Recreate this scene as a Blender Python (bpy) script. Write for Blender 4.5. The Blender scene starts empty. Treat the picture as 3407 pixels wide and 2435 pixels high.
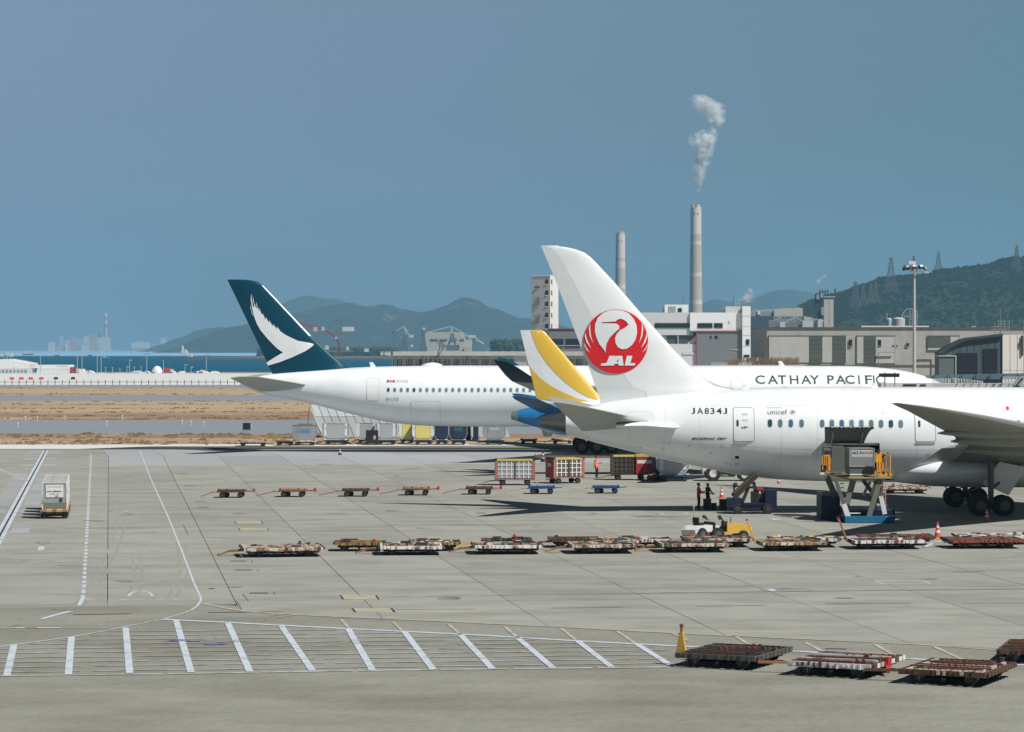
import bpy, bmesh, math, random
import numpy as np
from mathutils import Vector, Matrix
from mathutils.geometry import tessellate_polygon
random.seed(7)
sc = bpy.context.scene
col = sc.collection
# ---------------------------------------------------------------- camera, light, exposure
F, HZ, CX0, CY0, CAMH = 9300.0, 1156.0, 1703.5, 1217.5, 10.35
cd = bpy.data.cameras.new('camera'); cam = bpy.data.objects.new('camera', cd); col.objects.link(cam)
cd.sensor_width = 36.0; cd.lens = 36.0 * F / 3407.0; cd.clip_start = 1.0; cd.clip_end = 40000
cam.location = (0, 0, CAMH)
cam.rotation_euler = (math.radians(90) - math.atan((CY0 - HZ) / F), 0, 0)
sc.camera = cam
SUND = Vector((0.66, -0.52, 1.0)).normalized()          # towards the sun
sl = bpy.data.lights.new('sun', 'SUN'); sun = bpy.data.objects.new('sun', sl); col.objects.link(sun)
sl.energy = 5.0; sl.angle = math.radians(0.53); sl.color = (1.0, 0.965, 0.91)
sun.rotation_euler = SUND.to_track_quat('Z', 'Y').to_euler()
SEL = math.asin(SUND.z); SAZ = math.atan2(SUND.x, SUND.y)
world = bpy.data.worlds.new('World'); sc.world = world; world.use_nodes = True
nt = world.node_tree; N = nt.nodes; L = nt.links
bg = N['Background']
sky = N.new('ShaderNodeTexSky'); sky.sky_type = 'NISHITA'; sky.sun_disc = False
sky.sun_elevation = SEL; sky.sun_rotation = SAZ
sky.air_density = 0.22; sky.dust_density = 0.05; sky.ozone_density = 3.0; sky.altitude = 0
# a layer of blue-grey haze lies along the horizon all round and thins out above 35 degrees
tc = N.new('ShaderNodeTexCoord'); sp = N.new('ShaderNodeSeparateXYZ'); L.new(tc.outputs['Generated'], sp.inputs[0])
mr = N.new('ShaderNodeMapRange'); mr.inputs['From Min'].default_value = 0.13; mr.inputs['From Max'].default_value = 0.26
mr.interpolation_type = 'SMOOTHSTEP'; L.new(sp.outputs['Z'], mr.inputs['Value'])
SKYK = 0.05
mr2 = N.new('ShaderNodeMapRange'); mr2.inputs['From Min'].default_value = -0.25; mr2.inputs['From Max'].default_value = 0.25
L.new(sp.outputs['X'], mr2.inputs['Value'])
hz2 = N.new('ShaderNodeMix'); hz2.data_type = 'RGBA'; L.new(mr2.outputs['Result'], hz2.inputs[0])
hz2.inputs[6].default_value = (0.225 / SKYK, 0.300 / SKYK, 0.455 / SKYK, 1)
hz2.inputs[7].default_value = (0.108 / SKYK, 0.208 / SKYK, 0.275 / SKYK, 1)
mx = N.new('ShaderNodeMix'); mx.data_type = 'RGBA'; L.new(mr.outputs['Result'], mx.inputs[0])
L.new(hz2.outputs[2], mx.inputs[6]); L.new(sky.outputs['Color'], mx.inputs[7])
L.new(mx.outputs[2], bg.inputs['Color']); bg.inputs['Strength'].default_value = SKYK
sc.view_settings.view_transform = 'Standard'; sc.view_settings.look = 'None'
sc.view_settings.exposure = 0.12; sc.view_settings.gamma = 1.0; sc.view_settings.use_curve_mapping = False
sc.cycles.max_bounces = 9; sc.cycles.volume_bounces = 7; sc.cycles.use_denoising = True
sc.cycles.diffuse_bounces = 3; sc.cycles.glossy_bounces = 2; sc.cycles.transparent_max_bounces = 8
HAZE_DENSITY = 0.95e-4
HAZE_COLOR = (0.265, 0.50, 0.63)

# ---------------------------------------------------------------- coordinates: photograph pixel + distance -> place
def XZ(px, py, Y): return ((px - CX0) / F * Y, CAMH - (py - HZ) / F * Y)
def P(px, py, Y):
    x, z = XZ(px, py, Y); return Vector((x, Y, z))
def G(px, py, z=0.0):
    Y = (CAMH - z) * F / (py - HZ); return Vector(((px - CX0) / F * Y, Y, z))
def zm(ox, oy, s): return lambda x, y: (ox + x / s, oy + y / s)

# ---------------------------------------------------------------- materials
MATS = {}
def mat(name, c, rough=0.6, metal=0.0, var=0.0, scale=2.0, stretch=(1, 1, 1), c2=None, bump=0.0, bscale=20.0, rnd=0.0,
        coat=0.0, world=False, thr=(0.35, 0.65), spec=None, streak=0.0):
    if name in MATS: return MATS[name]
    m = bpy.data.materials.new(name); m.use_nodes = True; t = m.node_tree; n = t.nodes; l = t.links
    b = n['Principled BSDF']; b.inputs['Roughness'].default_value = rough; b.inputs['Metallic'].default_value = metal
    if spec is not None: b.inputs['Specular IOR Level'].default_value = spec
    if coat: b.inputs['Coat Weight'].default_value = coat; b.inputs['Coat Roughness'].default_value = 0.15
    out = None
    rgb = n.new('ShaderNodeRGB'); rgb.outputs[0].default_value = (*c, 1); out = rgb.outputs[0]
    def coords(sx):
        if world: g = n.new('ShaderNodeNewGeometry'); o = g.outputs['Position']
        else: g = n.new('ShaderNodeTexCoord'); o = g.outputs['Object']
        mp = n.new('ShaderNodeMapping'); mp.inputs['Scale'].default_value = sx; l.new(o, mp.inputs[0]); return mp.outputs[0]
    if c2 is not None:
        no = n.new('ShaderNodeTexNoise'); no.inputs['Scale'].default_value = scale; no.inputs['Detail'].default_value = 8; no.inputs['Roughness'].default_value = 0.62
        l.new(coords(stretch), no.inputs['Vector'])
        r = n.new('ShaderNodeMapRange'); r.inputs['From Min'].default_value = thr[0]; r.inputs['From Max'].default_value = thr[1]; l.new(no.outputs[0], r.inputs['Value'])
        mxx = n.new('ShaderNodeMix'); mxx.data_type = 'RGBA'; l.new(r.outputs[0], mxx.inputs[0]); l.new(out, mxx.inputs[6]); mxx.inputs[7].default_value = (*c2, 1); out = mxx.outputs[2]
    def mul(fac_out, lo, hi, src):
        r = n.new('ShaderNodeMapRange'); r.inputs['To Min'].default_value = lo; r.inputs['To Max'].default_value = hi; l.new(fac_out, r.inputs['Value'])
        v = n.new('ShaderNodeVectorMath'); v.operation = 'SCALE'; l.new(src, v.inputs[0]); l.new(r.outputs[0], v.inputs['Scale']); return v.outputs[0]
    if var:
        no = n.new('ShaderNodeTexNoise'); no.inputs['Scale'].default_value = scale * 2.7; no.inputs['Detail'].default_value = 7; no.inputs['Roughness'].default_value = 0.65
        l.new(coords(stretch), no.inputs['Vector']); out = mul(no.outputs[0], 1 - 2 * var, 1 + 2 * var, out)
    if streak:
        no = n.new('ShaderNodeTexNoise'); no.inputs['Scale'].default_value = 1.0; no.inputs['Detail'].default_value = 5
        l.new(coords((3.0, 3.0, 0.25)), no.inputs['Vector']); out = mul(no.outputs[0], 1 - 2 * streak, 1 + 1.2 * streak, out)
    if rnd:
        oi = n.new('ShaderNodeObjectInfo'); out = mul(oi.outputs['Random'], 1 - rnd, 1 + rnd, out)
    l.new(out, b.inputs['Base Color'])
    if bump:
        no = n.new('ShaderNodeTexNoise'); no.inputs['Scale'].default_value = bscale; no.inputs['Detail'].default_value = 6; l.new(coords((1, 1, 1)), no.inputs['Vector'])
        bp = n.new('ShaderNodeBump'); bp.inputs['Strength'].default_value = bump; bp.inputs['Distance'].default_value = 0.3; l.new(no.outputs[0], bp.inputs['Height']); l.new(bp.outputs[0], b.inputs['Normal'])
    MATS[name] = m; return m

# ---------------------------------------------------------------- mesh building
class MB:
    def __init__(s): s.v = []; s.f = []; s.m = []
    def add(s, vs, fs, mi=0):
        o = len(s.v); s.v += [tuple(v) for v in vs]; s.f += [tuple(i + o for i in f) for f in fs]; s.m += [mi] * len(fs); return s
    def box(s, a, b, mi=0, rz=0.0, piv=None):
        (x0, y0, z0), (x1, y1, z1) = a, b
        vs = [Vector(p) for p in ((x0, y0, z0), (x1, y0, z0), (x1, y1, z0), (x0, y1, z0), (x0, y0, z1), (x1, y0, z1), (x1, y1, z1), (x0, y1, z1))]
        if rz:
            pv = Vector(piv) if piv else (vs[0] + vs[6]) / 2; R = Matrix.Rotation(rz, 3, 'Z'); vs = [R @ (v - pv) + pv for v in vs]
        return s.add(vs, [(0, 3, 2, 1), (4, 5, 6, 7), (0, 1, 5, 4), (1, 2, 6, 5), (2, 3, 7, 6), (3, 0, 4, 7)], mi)
    def beam(s, p, q, w, h=None, mi=0, up=(0, 0, 1)):
        p, q = Vector(p), Vector(q); h = h or w; d = (q - p).normalized(); u = Vector(up)
        if abs(d.dot(u)) > 0.98: u = Vector((0, 1, 0))
        a = d.cross(u).normalized() * w / 2; b = a.cross(d).normalized() * h / 2
        vs = [p - a - b, p + a - b, p + a + b, p - a + b, q - a - b, q + a - b, q + a + b, q - a + b]
        return s.add(vs, [(0, 1, 2, 3), (7, 6, 5, 4), (4, 5, 1, 0), (5, 6, 2, 1), (6, 7, 3, 2), (7, 4, 0, 3)], mi)
    def tube(s, p, q, r0, r1=None, n=12, mi=0, cap=True):
        p, q = Vector(p), Vector(q); r1 = r0 if r1 is None else r1; d = (q - p).normalized()
        u = Vector((0, 0, 1)) if abs(d.z) < 0.95 else Vector((1, 0, 0)); a = d.cross(u).normalized(); b = d.cross(a)
        c = [(math.cos(2 * math.pi * i / n), math.sin(2 * math.pi * i / n)) for i in range(n)]
        vs = [p + (a * x + b * y) * r0 for x, y in c] + [q + (a * x + b * y) * r1 for x, y in c]
        fs = [(i, i + n, (i + 1) % n + n, (i + 1) % n) for i in range(n)]
        if cap: fs += [tuple(range(n)), tuple(range(2 * n - 1, n - 1, -1))]
        return s.add(vs, fs, mi)
    def loft(s, rings, cap=True, closed=True, mi=0):
        n = len(rings[0]); vs = [v for r in rings for v in r]; fs = []
        for k in range(len(rings) - 1):
            for i in range(n if closed else n - 1):
                j = (i + 1) % n; fs.append((k * n + i, k * n + j, (k + 1) * n + j, (k + 1) * n + i))
        if cap: fs += [tuple(range(n - 1, -1, -1)), tuple(range((len(rings) - 1) * n, len(rings) * n))]
        return s.add(vs, fs, mi)
    def prism(s, poly, y0, y1, mi=0):      # poly: (x, z) points, extruded from y0 (near) to y1 (far)
        n = len(poly); vs = [(x, y0, z) for x, z in poly] + [(x, y1, z) for x, z in poly]
        fs = [tuple(range(n)), tuple(range(2 * n - 1, n - 1, -1))] + [(i, i + n, (i + 1) % n + n, (i + 1) % n) for i in range(n)]
        return s.add(vs, fs, mi)
    def slab(s, poly, z0, z1, mi=0):       # poly: (x, y)
        n = len(poly); vs = [(x, y, z0) for x, y in poly] + [(x, y, z1) for x, y in poly]
        fs = [tuple(range(n - 1, -1, -1)), tuple(range(n, 2 * n))] + [(i, (i + 1) % n, (i + 1) % n + n, i + n) for i in range(n)]
        return s.add(vs, fs, mi)
    def ball(s, c, r, n=8, m=6, sc3=(1, 1, 1), mi=0, jit=0.0):
        c = Vector(c); rings = []
        for k in range(m + 1):
            t = math.pi * k / m; rr = max(math.sin(t), 0.02)
            rings.append([c + Vector((math.cos(2 * math.pi * i / n) * rr * sc3[0], math.sin(2 * math.pi * i / n) * rr * sc3[1], math.cos(t) * sc3[2])) * r * (1 + random.uniform(-jit, jit)) for i in range(n)])
        return s.loft(rings, mi=mi)
    def mesh(s, name, mats, smooth=None):
        me = bpy.data.meshes.new(name); me.from_pydata(s.v, [], s.f)
        for m in (mats if isinstance(mats, (list, tuple)) else [mats]): me.materials.append(m)
        if any(s.m): me.polygons.foreach_set('material_index', s.m)
        bm = bmesh.new(); bm.from_mesh(me); bmesh.ops.recalc_face_normals(bm, faces=bm.faces); bm.to_mesh(me); bm.free()
        if smooth:
            me.polygons.foreach_set('use_smooth', [True] * len(me.polygons)); me.set_sharp_from_angle(angle=math.radians(smooth))
        me.update(); return me
    def build(s, name, mats, parent=None, smooth=None, world=False, **kw):
        if world and parent is not None:
            o = world_loc(parent); s.v = [(x - o.x, y - o.y, z - o.z) for x, y, z in s.v]
        return link(name, s.mesh(name, mats, smooth), parent, **kw)
def world_loc(o):
    v = Vector(o.location)
    while o.parent is not None: o = o.parent; v += Vector(o.location)
    return v
def link(name, me, parent=None, label=None, cat=None, group=None, kind=None, loc=None, rz=0.0):
    o = bpy.data.objects.new(name, me); col.objects.link(o); o.parent = parent
    if loc is not None: o.location = loc
    if rz: o.rotation_euler = (0, 0, rz)
    if label: o['label'] = label
    if cat: o['category'] = cat
    if group: o['group'] = group
    if kind: o['kind'] = kind
    return o
def thing(name, label, cat, loc=(0, 0, 0), rz=0.0, group=None):
    return link(name, None, None, label, cat, group, None, loc, rz)
def copy_tree(o, parent=None, loc=None, rz=None, label=None, group=None, skip=()):
    c = o.copy(); col.objects.link(c); c.parent = parent
    if loc is not None: c.location = loc
    if rz is not None: c.rotation_euler = (0, 0, rz)
    if label: c['label'] = label
    if group: c['group'] = group
    for ch in list(o.children):
        if ch.name.split('.')[0] in skip: continue
        copy_tree(ch, c)
    return c
def swap(o, a, b):                     # give a copied thing's parts another material
    for ch in [o] + list(o.children_recursive):
        if ch.type == 'MESH' and any(m is a for m in ch.data.materials):
            ch.data = ch.data.copy()
            for i, m in enumerate(ch.data.materials):
                if m is a: ch.data.materials[i] = b
def interp(x, xs, ys):
    return float(np.interp(x, xs, ys))
def smoothcurve(xs, ys, x):            # monotone-ish cubic through traced points
    xs = np.array(xs, float); ys = np.array(ys, float)
    d = np.gradient(ys, xs); i = int(np.clip(np.searchsorted(xs, x) - 1, 0, len(xs) - 2)); h = xs[i + 1] - xs[i]; t = min(max((x - xs[i]) / h, 0), 1)
    return float((2 * t**3 - 3 * t**2 + 1) * ys[i] + (t**3 - 2 * t**2 + t) * h * d[i] + (-2 * t**3 + 3 * t**2) * ys[i + 1] + (t**3 - t**2) * h * d[i + 1])
# flat shapes (x, z) laid on a curved surface, eps proud of it
def drape(bm, surf, eps, name, m, parent, maxlen=0.35, flip=False):
    bmesh.ops.triangulate(bm, faces=bm.faces); flat = isinstance(getattr(surf, '__self__', None), Fin)
    for _ in range(6):
        es = [e for e in bm.edges if e.calc_length() > maxlen]
        if not es: break
        bmesh.ops.subdivide_edges(bm, edges=es, cuts=1); bmesh.ops.triangulate(bm, faces=[f for f in bm.faces if len(f.verts) > 3])
    o = world_loc(parent)
    for v in bm.verts:
        x, z = v.co.x, v.co.z; v.co = Vector((x, surf(x, z) - eps, z)) - o
    for f in bm.faces:
        f.normal_update()
        if f.normal.y > 0: f.normal_flip()
        f.smooth = not flat
    me = bpy.data.meshes.new(name); bm.to_mesh(me); bm.free(); me.materials.append(m)
    return link(name, me, parent)
def poly_decal(polys, surf, eps, name, m, parent, maxlen=0.35):
    bm = bmesh.new()
    for pl in polys:
        vs = [bm.verts.new((x, 0, z)) for x, z in pl]
        for tri_ in tessellate_polygon([[Vector((x, z, 0)) for x, z in pl]]):
            try: bm.faces.new([vs[i] for i in tri_])
            except ValueError: pass
    return drape(bm, surf, eps, name, m, parent, maxlen)
def text_mesh(txt, bold=0.0, shear=0.0, spacing=1.0):
    cu = bpy.data.curves.new('lettering', 'FONT'); cu.body = txt; cu.size = 1.0; cu.offset = bold; cu.shear = shear; cu.space_character = spacing; cu.resolution_u = 3; cu.fill_mode = 'FRONT'
    ob = bpy.data.objects.new('lettering', cu); col.objects.link(ob)
    me = bpy.data.meshes.new_from_object(ob.evaluated_get(bpy.context.evaluated_depsgraph_get()))
    bpy.data.objects.remove(ob); return me
def text_decal(txt, x0, x1, z0, z1, surf, eps, name, m, parent, bold=0.0, shear=0.0, spacing=1.0, maxlen=0.4, slant=0.0):
    me = text_mesh(txt, bold, shear, spacing); bm = bmesh.new(); bm.from_mesh(me)
    xs = [v.co.x for v in bm.verts]; ys = [v.co.y for v in bm.verts]; a, b, c, d = min(xs), max(xs), min(ys), max(ys)
    for v in bm.verts:
        fx = (v.co.x - a) / (b - a); v.co = Vector((x0 + fx * (x1 - x0), 0, z0 + (v.co.y - c) / (d - c) * (z1 - z0) + slant * fx))
    return drape(bm, surf, eps, name, m, parent, maxlen)
def rrect(x0, x1, z0, z1, r, n=4):
    pts = []
    for cx, cz, a0 in ((x1 - r, z1 - r, 0), (x0 + r, z1 - r, 90), (x0 + r, z0 + r, 180), (x1 - r, z0 + r, 270)):
        for k in range(n + 1):
            a = math.radians(a0 + 90 * k / n); pts.append((cx + r * math.cos(a), cz + r * math.sin(a)))
    return pts
# ---------------------------------------------------------------- aircraft building blocks
class Body:
    """A fuselage given by its traced top and bottom line at the distance of its centre plane."""
    def __init__(s, Y, st, wid=1.0):
        s.Y = Y; s.X = []; s.T = []; s.B = []
        for px, t, b in st:
            x, zt = XZ(px, t, Y); _, zb = XZ(px, b, Y); s.X.append(x); s.T.append(zt); s.B.append(zb)
        s.wid = wid
    def at(s, x):
        t = smoothcurve(s.X, s.T, x); b = smoothcurve(s.X, s.B, x); rz = max((t - b) / 2, 0.05); return (t + b) / 2, rz, rz * s.wid
    def front(s, x, z):
        zc, rz, ry = s.at(x); q = min(abs((z - zc) / rz), 0.995); return s.Y - ry * math.sqrt(1 - q * q)
    def rings(s, x0, x1, step=0.5, n=72, extra=()):
        k = max(2, int((x1 - x0) / step)); xs = sorted(set([x0 + (x1 - x0) * i / k for i in range(k + 1)] + list(extra))); out = []
        for x in xs:
            zc, rz, ry = s.at(x); out.append([Vector((x, s.Y + ry * math.sin(2 * math.pi * i / n), zc + rz * math.cos(2 * math.pi * i / n))) for i in range(n)])
        return xs, out
    def mesh(s, x0, x1, hole=None, **kw):
        ex = (hole[0], hole[1]) if hole else (); xs, rg = s.rings(x0, x1, extra=ex, **kw); mb = MB(); mb.loft(rg)
        if hole:
            keep = []
            for f in mb.f:
                if len(f) == 4:
                    c = sum((Vector(mb.v[i]) for i in f), Vector()) / 4
                    if hole[0] < c.x < hole[1] and hole[2] < c.z < hole[3] and c.y < s.Y: continue
                keep.append(f)
            mb.f = keep; mb.m = [0] * len(keep)
        return mb
AF_U = [1.0, 0.9, 0.8, 0.7, 0.6, 0.5, 0.4, 0.3, 0.2, 0.12, 0.06, 0.02, 0.0]
def af(u):      # half thickness of an aerofoil with unit chord and thickness, u = 0 at the nose
    u = min(max(u, 0), 1); return 5 * (0.2969 * math.sqrt(u) - 0.1260 * u - 0.3516 * u * u + 0.2843 * u**3 - 0.1015 * u**4) + 0.012 * u
def foil(secs, u0=0.0, u1=1.0, axis=(0, 1, 0), bend=0.0, proud=0.0):
    """secs: (LE, TE, thickness ratio); the stretch of chord u0..u1 becomes one closed piece. bend swings the tail away."""
    us = sorted(set([u0, u1] + [u for u in AF_U if u0 < u < u1])); ax = Vector(axis); rings = []
    for le, te, t in secs:
        le, te = Vector(le), Vector(te); c = (te - le).length
        up, dn = [], []
        for u in us:
            p = le.lerp(te, u); h = c * t * af(u) + proud; sh = ax * (bend * c * max(u - u0, 0))
            up.append(p + ax * h + sh); dn.append(p - ax * h + sh)
        rings.append(up + dn[::-1])
    return MB().loft(rings)
class Fin:
    """Vertical tail traced by height: le and te are lists of photograph points from top to bottom."""
    def __init__(s, Y, le, te, t=0.09):
        s.Y = Y; s.t = t
        s.le = sorted([XZ(px, py, Y) for px, py in le], key=lambda p: p[1]); s.te = sorted([XZ(px, py, Y) for px, py in te], key=lambda p: p[1])
        zs = set([p[1] for p in s.le] + [p[1] for p in s.te]); lo = min(p[1] for p in s.te); hi = max(p[1] for p in s.te)
        zs |= set(np.linspace(lo, hi, 14)); s.z = sorted(z for z in zs if lo - 1e-6 <= z <= hi + 1e-6)
    def chord(s, z):
        return interp(z, [p[1] for p in s.le], [p[0] for p in s.le]), interp(z, [p[1] for p in s.te], [p[0] for p in s.te])
    def secs(s):
        out = []
        for z in s.z:
            a, b = s.chord(z); a = max(a, b + 0.15); out.append(((a, s.Y, z), (b, s.Y, z), s.t))
        return out
    def front(s, x, z):
        a, b = s.chord(z); a = max(a, b + 0.15); c = a - b; u = (a - x) / c; return s.Y - c * s.t * af(u)
def wheels(mb_list, X, Y, r, w, parent, mt, mh, hub=0.5):
    tyre = MB(); n = 28
    prof = [(-w / 2, r * 0.55), (-w / 2, r * 0.86), (-w * 0.36, r * 0.97), (0, r), (w * 0.36, r * 0.97), (w / 2, r * 0.86), (w / 2, r * 0.55)]
    tyre.loft([[Vector((rr * math.cos(2 * math.pi * i / n), y, rr * math.sin(2 * math.pi * i / n))) for i in range(n)] for y, rr in prof])
    tm = tyre.mesh('tyre', mt, 40)
    h = MB(); h.loft([[Vector((rr * math.cos(2 * math.pi * i / n), y, rr * math.sin(2 * math.pi * i / n))) for i in range(n)] for y, rr in ((-w / 2 - 0.01, r * 0.5), (-w / 2 - 0.01, r * 0.42), (-w / 2 + 0.05, r * 0.38), (-w / 2 + 0.05, 0.03))])
    hm = h.mesh('hub', mh, 40)
    for x, y in mb_list:
        t = link('wheel', tm, parent, loc=(X + x - world_loc(parent).x, Y + y - world_loc(parent).y, r)); link('hub', hm, t)
white = mat('aircraft_white', (0.835, 0.875, 0.88), 0.28, coat=0.3, var=0.03, scale=0.25, c2=(0.76, 0.79, 0.78), thr=(0.5, 0.7), streak=0.012)
white2 = mat('aircraft_white_panel_shade', (0.76, 0.80, 0.81), 0.3, coat=0.2, var=0.03, scale=0.5)
wing_grey = mat('wing_grey', (0.40, 0.42, 0.40), 0.35, var=0.06, scale=0.7)
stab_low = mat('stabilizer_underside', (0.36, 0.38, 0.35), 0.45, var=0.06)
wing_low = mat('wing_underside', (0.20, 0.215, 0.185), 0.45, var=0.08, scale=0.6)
metal = mat('bare_metal', (0.55, 0.56, 0.55), 0.35, metal=0.6, var=0.04)
exhaust = mat('exhaust_metal', (0.20, 0.20, 0.19), 0.35, metal=0.8, var=0.1, scale=3)
line_g = mat('panel_line_grey', (0.33, 0.35, 0.35), 0.6)
line_l = mat('panel_line_light', (0.58, 0.61, 0.61), 0.6)
tyre_m = mat('tyre_rubber', (0.018, 0.018, 0.018), 0.85)
hub_m = mat('hub_shaded_grey', (0.09, 0.09, 0.09), 0.5)  # hub colour darkened to carry the shade under the aircraft
black = mat('black_paint', (0.012, 0.013, 0.014), 0.6)
dark_in = mat('dark_interior', (0.02, 0.022, 0.02), 0.9)
red_jal = mat('red_livery', (0.72, 0.012, 0.018), 0.32, coat=0.3, var=0.02, scale=0.4)
print_dk = mat('lettering_dark', (0.02, 0.022, 0.03), 0.5)
print_gy = mat('lettering_grey', (0.42, 0.44, 0.46), 0.5)
glass_dk = [mat('cabin_window_%s' % k, c, 0.12, coat=0.5) for k, c in (('green', (0.02, 0.09, 0.085)), ('blue', (0.06, 0.15, 0.30)), ('grey', (0.12, 0.19, 0.23)), ('slate', (0.15, 0.23, 0.32)))]
frame_w = mat('window_frame_grey', (0.55, 0.57, 0.58), 0.4)

def cabin_window(body, x, z, w, h, parent, gm, frame=0.035):
    o = poly_decal([rrect(x - w / 2 - frame, x + w / 2 + frame, z - h / 2 - frame, z + h / 2 + frame, (w / 2 + frame) * 0.98)], body.front, 0.016, 'window', frame_w, parent, 0.3)
    poly_decal([rrect(x - w / 2, x + w / 2, z - h / 2, z + h / 2, w / 2 * 0.98)], body.front, 0.028, 'pane', gm, o, 0.25)
    return o
def cabin_door(body, x0, x1, z0, z1, parent, r=0.14, lm=None, sill=True):
    o = poly_decal([rrect(x0 - 0.05, x1 + 0.05, z0 - 0.05, z1 + 0.05, r + 0.05)], body.front, 0.006, 'door', lm or line_g, parent, 0.3)
    poly_decal([rrect(x0, x1, z0, z1, r)], body.front, 0.022, 'door_skin', white, o, 0.3)
    if sill:
        s = MB(); s.box((x0, body.front((x0 + x1) / 2, z0 - 0.1) - 0.05, z0 - 0.12), (x1, body.front((x0 + x1) / 2, z0 - 0.1) + 0.2, z0 - 0.05)); s.build('sill', line_g, o, world=True)
    return o

# ================================================================ near aircraft (white, red crane emblem)
YJ = 177.0
z3 = zm(1600, 700, 2.165); zB = zm(1600, 1350, 2.0655); z4 = zm(2500, 1300, 2.505); z4u = zm(2400, 800, 2.256); z7 = zm(2650, 1400, 4.06)
jb = Body(YJ, [(1796, 1389, 1417), (1830, 1380, 1426), (1882, 1369, 1440), (1963, 1351, 1467), (2084, 1329, 1498), (2205, 1314, 1527), (2302, 1303, 1548), (2423, 1294, 1573),
               (2520, 1290, 1588), (2700, 1287, 1600), (2900, 1287, 1603), (3100, 1287, 1604), (3407, 1288, 1604), (4300, 1288, 1604), (4700, 1292, 1602), (4900, 1325, 1590), (5020, 1380, 1550), (5085, 1450, 1500)], 0.97)
jal = thing('passenger_airplane', 'large white airliner with red crane emblem on its tail fin, nearest of the three aircraft', 'airplane', (30, YJ, 0))
xo0, xo1 = XZ(2748, 0, YJ)[0], XZ(2905, 0, YJ)[0]
fz = jb.mesh(XZ(1882, 0, YJ)[0], jb.X[-1], hole=(xo0, xo1, 2.75, 4.35), n=96, step=0.6)
fz.build('fuselage', white, jal, smooth=50, world=True)
jb.mesh(jb.X[0], XZ(1882, 0, YJ)[0] - 0.02, n=40, step=0.3).build('tail_cone', exhaust, jal, smooth=50, world=True)
h = MB(); y0 = YJ - 1.0      # hold seen through the open cargo doorway
h.add([(xo0, y0 - 2.2, 2.7), (xo1, y0 - 2.2, 2.7), (xo1, y0, 2.7), (xo0, y0, 2.7), (xo0, y0 - 2.2, 4.4), (xo1, y0 - 2.2, 4.4), (xo1, y0, 4.4), (xo0, y0, 4.4)], [(0, 1, 2, 3), (4, 5, 6, 7), (2, 3, 7, 6), (0, 3, 7, 4), (1, 2, 6, 5)])
h.build('cargo_hold', dark_in, jal, world=True)
# cargo door: curved panel hinged above the doorway, swung out and up
cdo = MB(); rings = []
xa, xb = XZ(2744, 0, 172)[0], XZ(2908, 0, 172)[0]
for k in range(9):
    u = k / 8; yy = jb.front(xa, 4.4) - 0.02 - 2.05 * u; zz = 4.38 + 0.95 * math.sin(u * math.pi / 2) ** 0.9
    rings.append([Vector((xa + 0.25 * (1 - u), yy, zz)), Vector((xb - 0.35 * (1 - u), yy, zz)), Vector((xb - 0.35 * (1 - u), yy + 0.06, zz + 0.12)), Vector((xa + 0.25 * (1 - u), yy + 0.06, zz + 0.12))])
cdo.loft(rings)
cdoor = cdo.build('cargo_door', mat('door_lining', (0.16, 0.20, 0.16), 0.6, var=0.12, scale=2), jal, smooth=30, world=True)
rb = MB(); e = rings[-1]
rb.beam(e[0] + Vector((0, -0.03, 0.08)), e[1] + Vector((0, -0.03, 0.08)), 0.06, 0.1); rb.build('edge_seal', black, cdoor, world=True)
for k in range(9):
    t = MB(); x = xa + 0.4 + k * (xb - xa - 0.8) / 8; t.box((x, e[0].y - 0.1, e[0].z + 0.08), (x + 0.16, e[0].y - 0.03, e[0].z + 0.17)); t.build('latch', mat('latch_metal', (0.6, 0.6, 0.58), 0.4, metal=0.5), cdoor, world=True)
for fx in (0.2, 0.8):
    t = MB(); x = xa + fx * (xb - xa); t.tube((x, jb.front(x, 4.0), 4.0), (x, e[0].y + 0.5, 5.1), 0.04); t.build('strut', metal, cdoor, world=True)
# vertical tail
le = [z3(620, 265), z3(690, 280), z3(750, 305), z3(800, 345), z3(880, 430), z3(960, 515), z3(1150, 735), z3(1400, 1012), z3(1550, 1162), z3(1640, 1228), z3(1720, 1264), z3(1850, 1285), z3(1990, 1300)]
te = [z3(432, 252), z3(540, 510), z3(760, 1085), z3(858, 1360), z3(862, 1400)]
le = [z3(560, 258)] + le
jf = Fin(YJ, le, te, 0.095)
S = jf.secs()
foil(S, 0.06, 0.70).build('fin', white, jal, smooth=40, world=True)
foil(S, 0.702, 1.0, bend=0.035).build('rudder', white2, jal, smooth=40, world=True)  # duller white and a slight swing put shade on the rudder
foil(S, 0.0, 0.06).build('fin_leading_edge', mat('pale_metal', (0.60, 0.60, 0.56), 0.35, metal=0.35, var=0.03), jal, smooth=40, world=True)
hg = MB()
for (a, b) in (((560, 300), (1128, 1308)),):
    (x1, z1), (x2, z2) = XZ(*z3(*a), YJ), XZ(*z3(*b), YJ)
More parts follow.
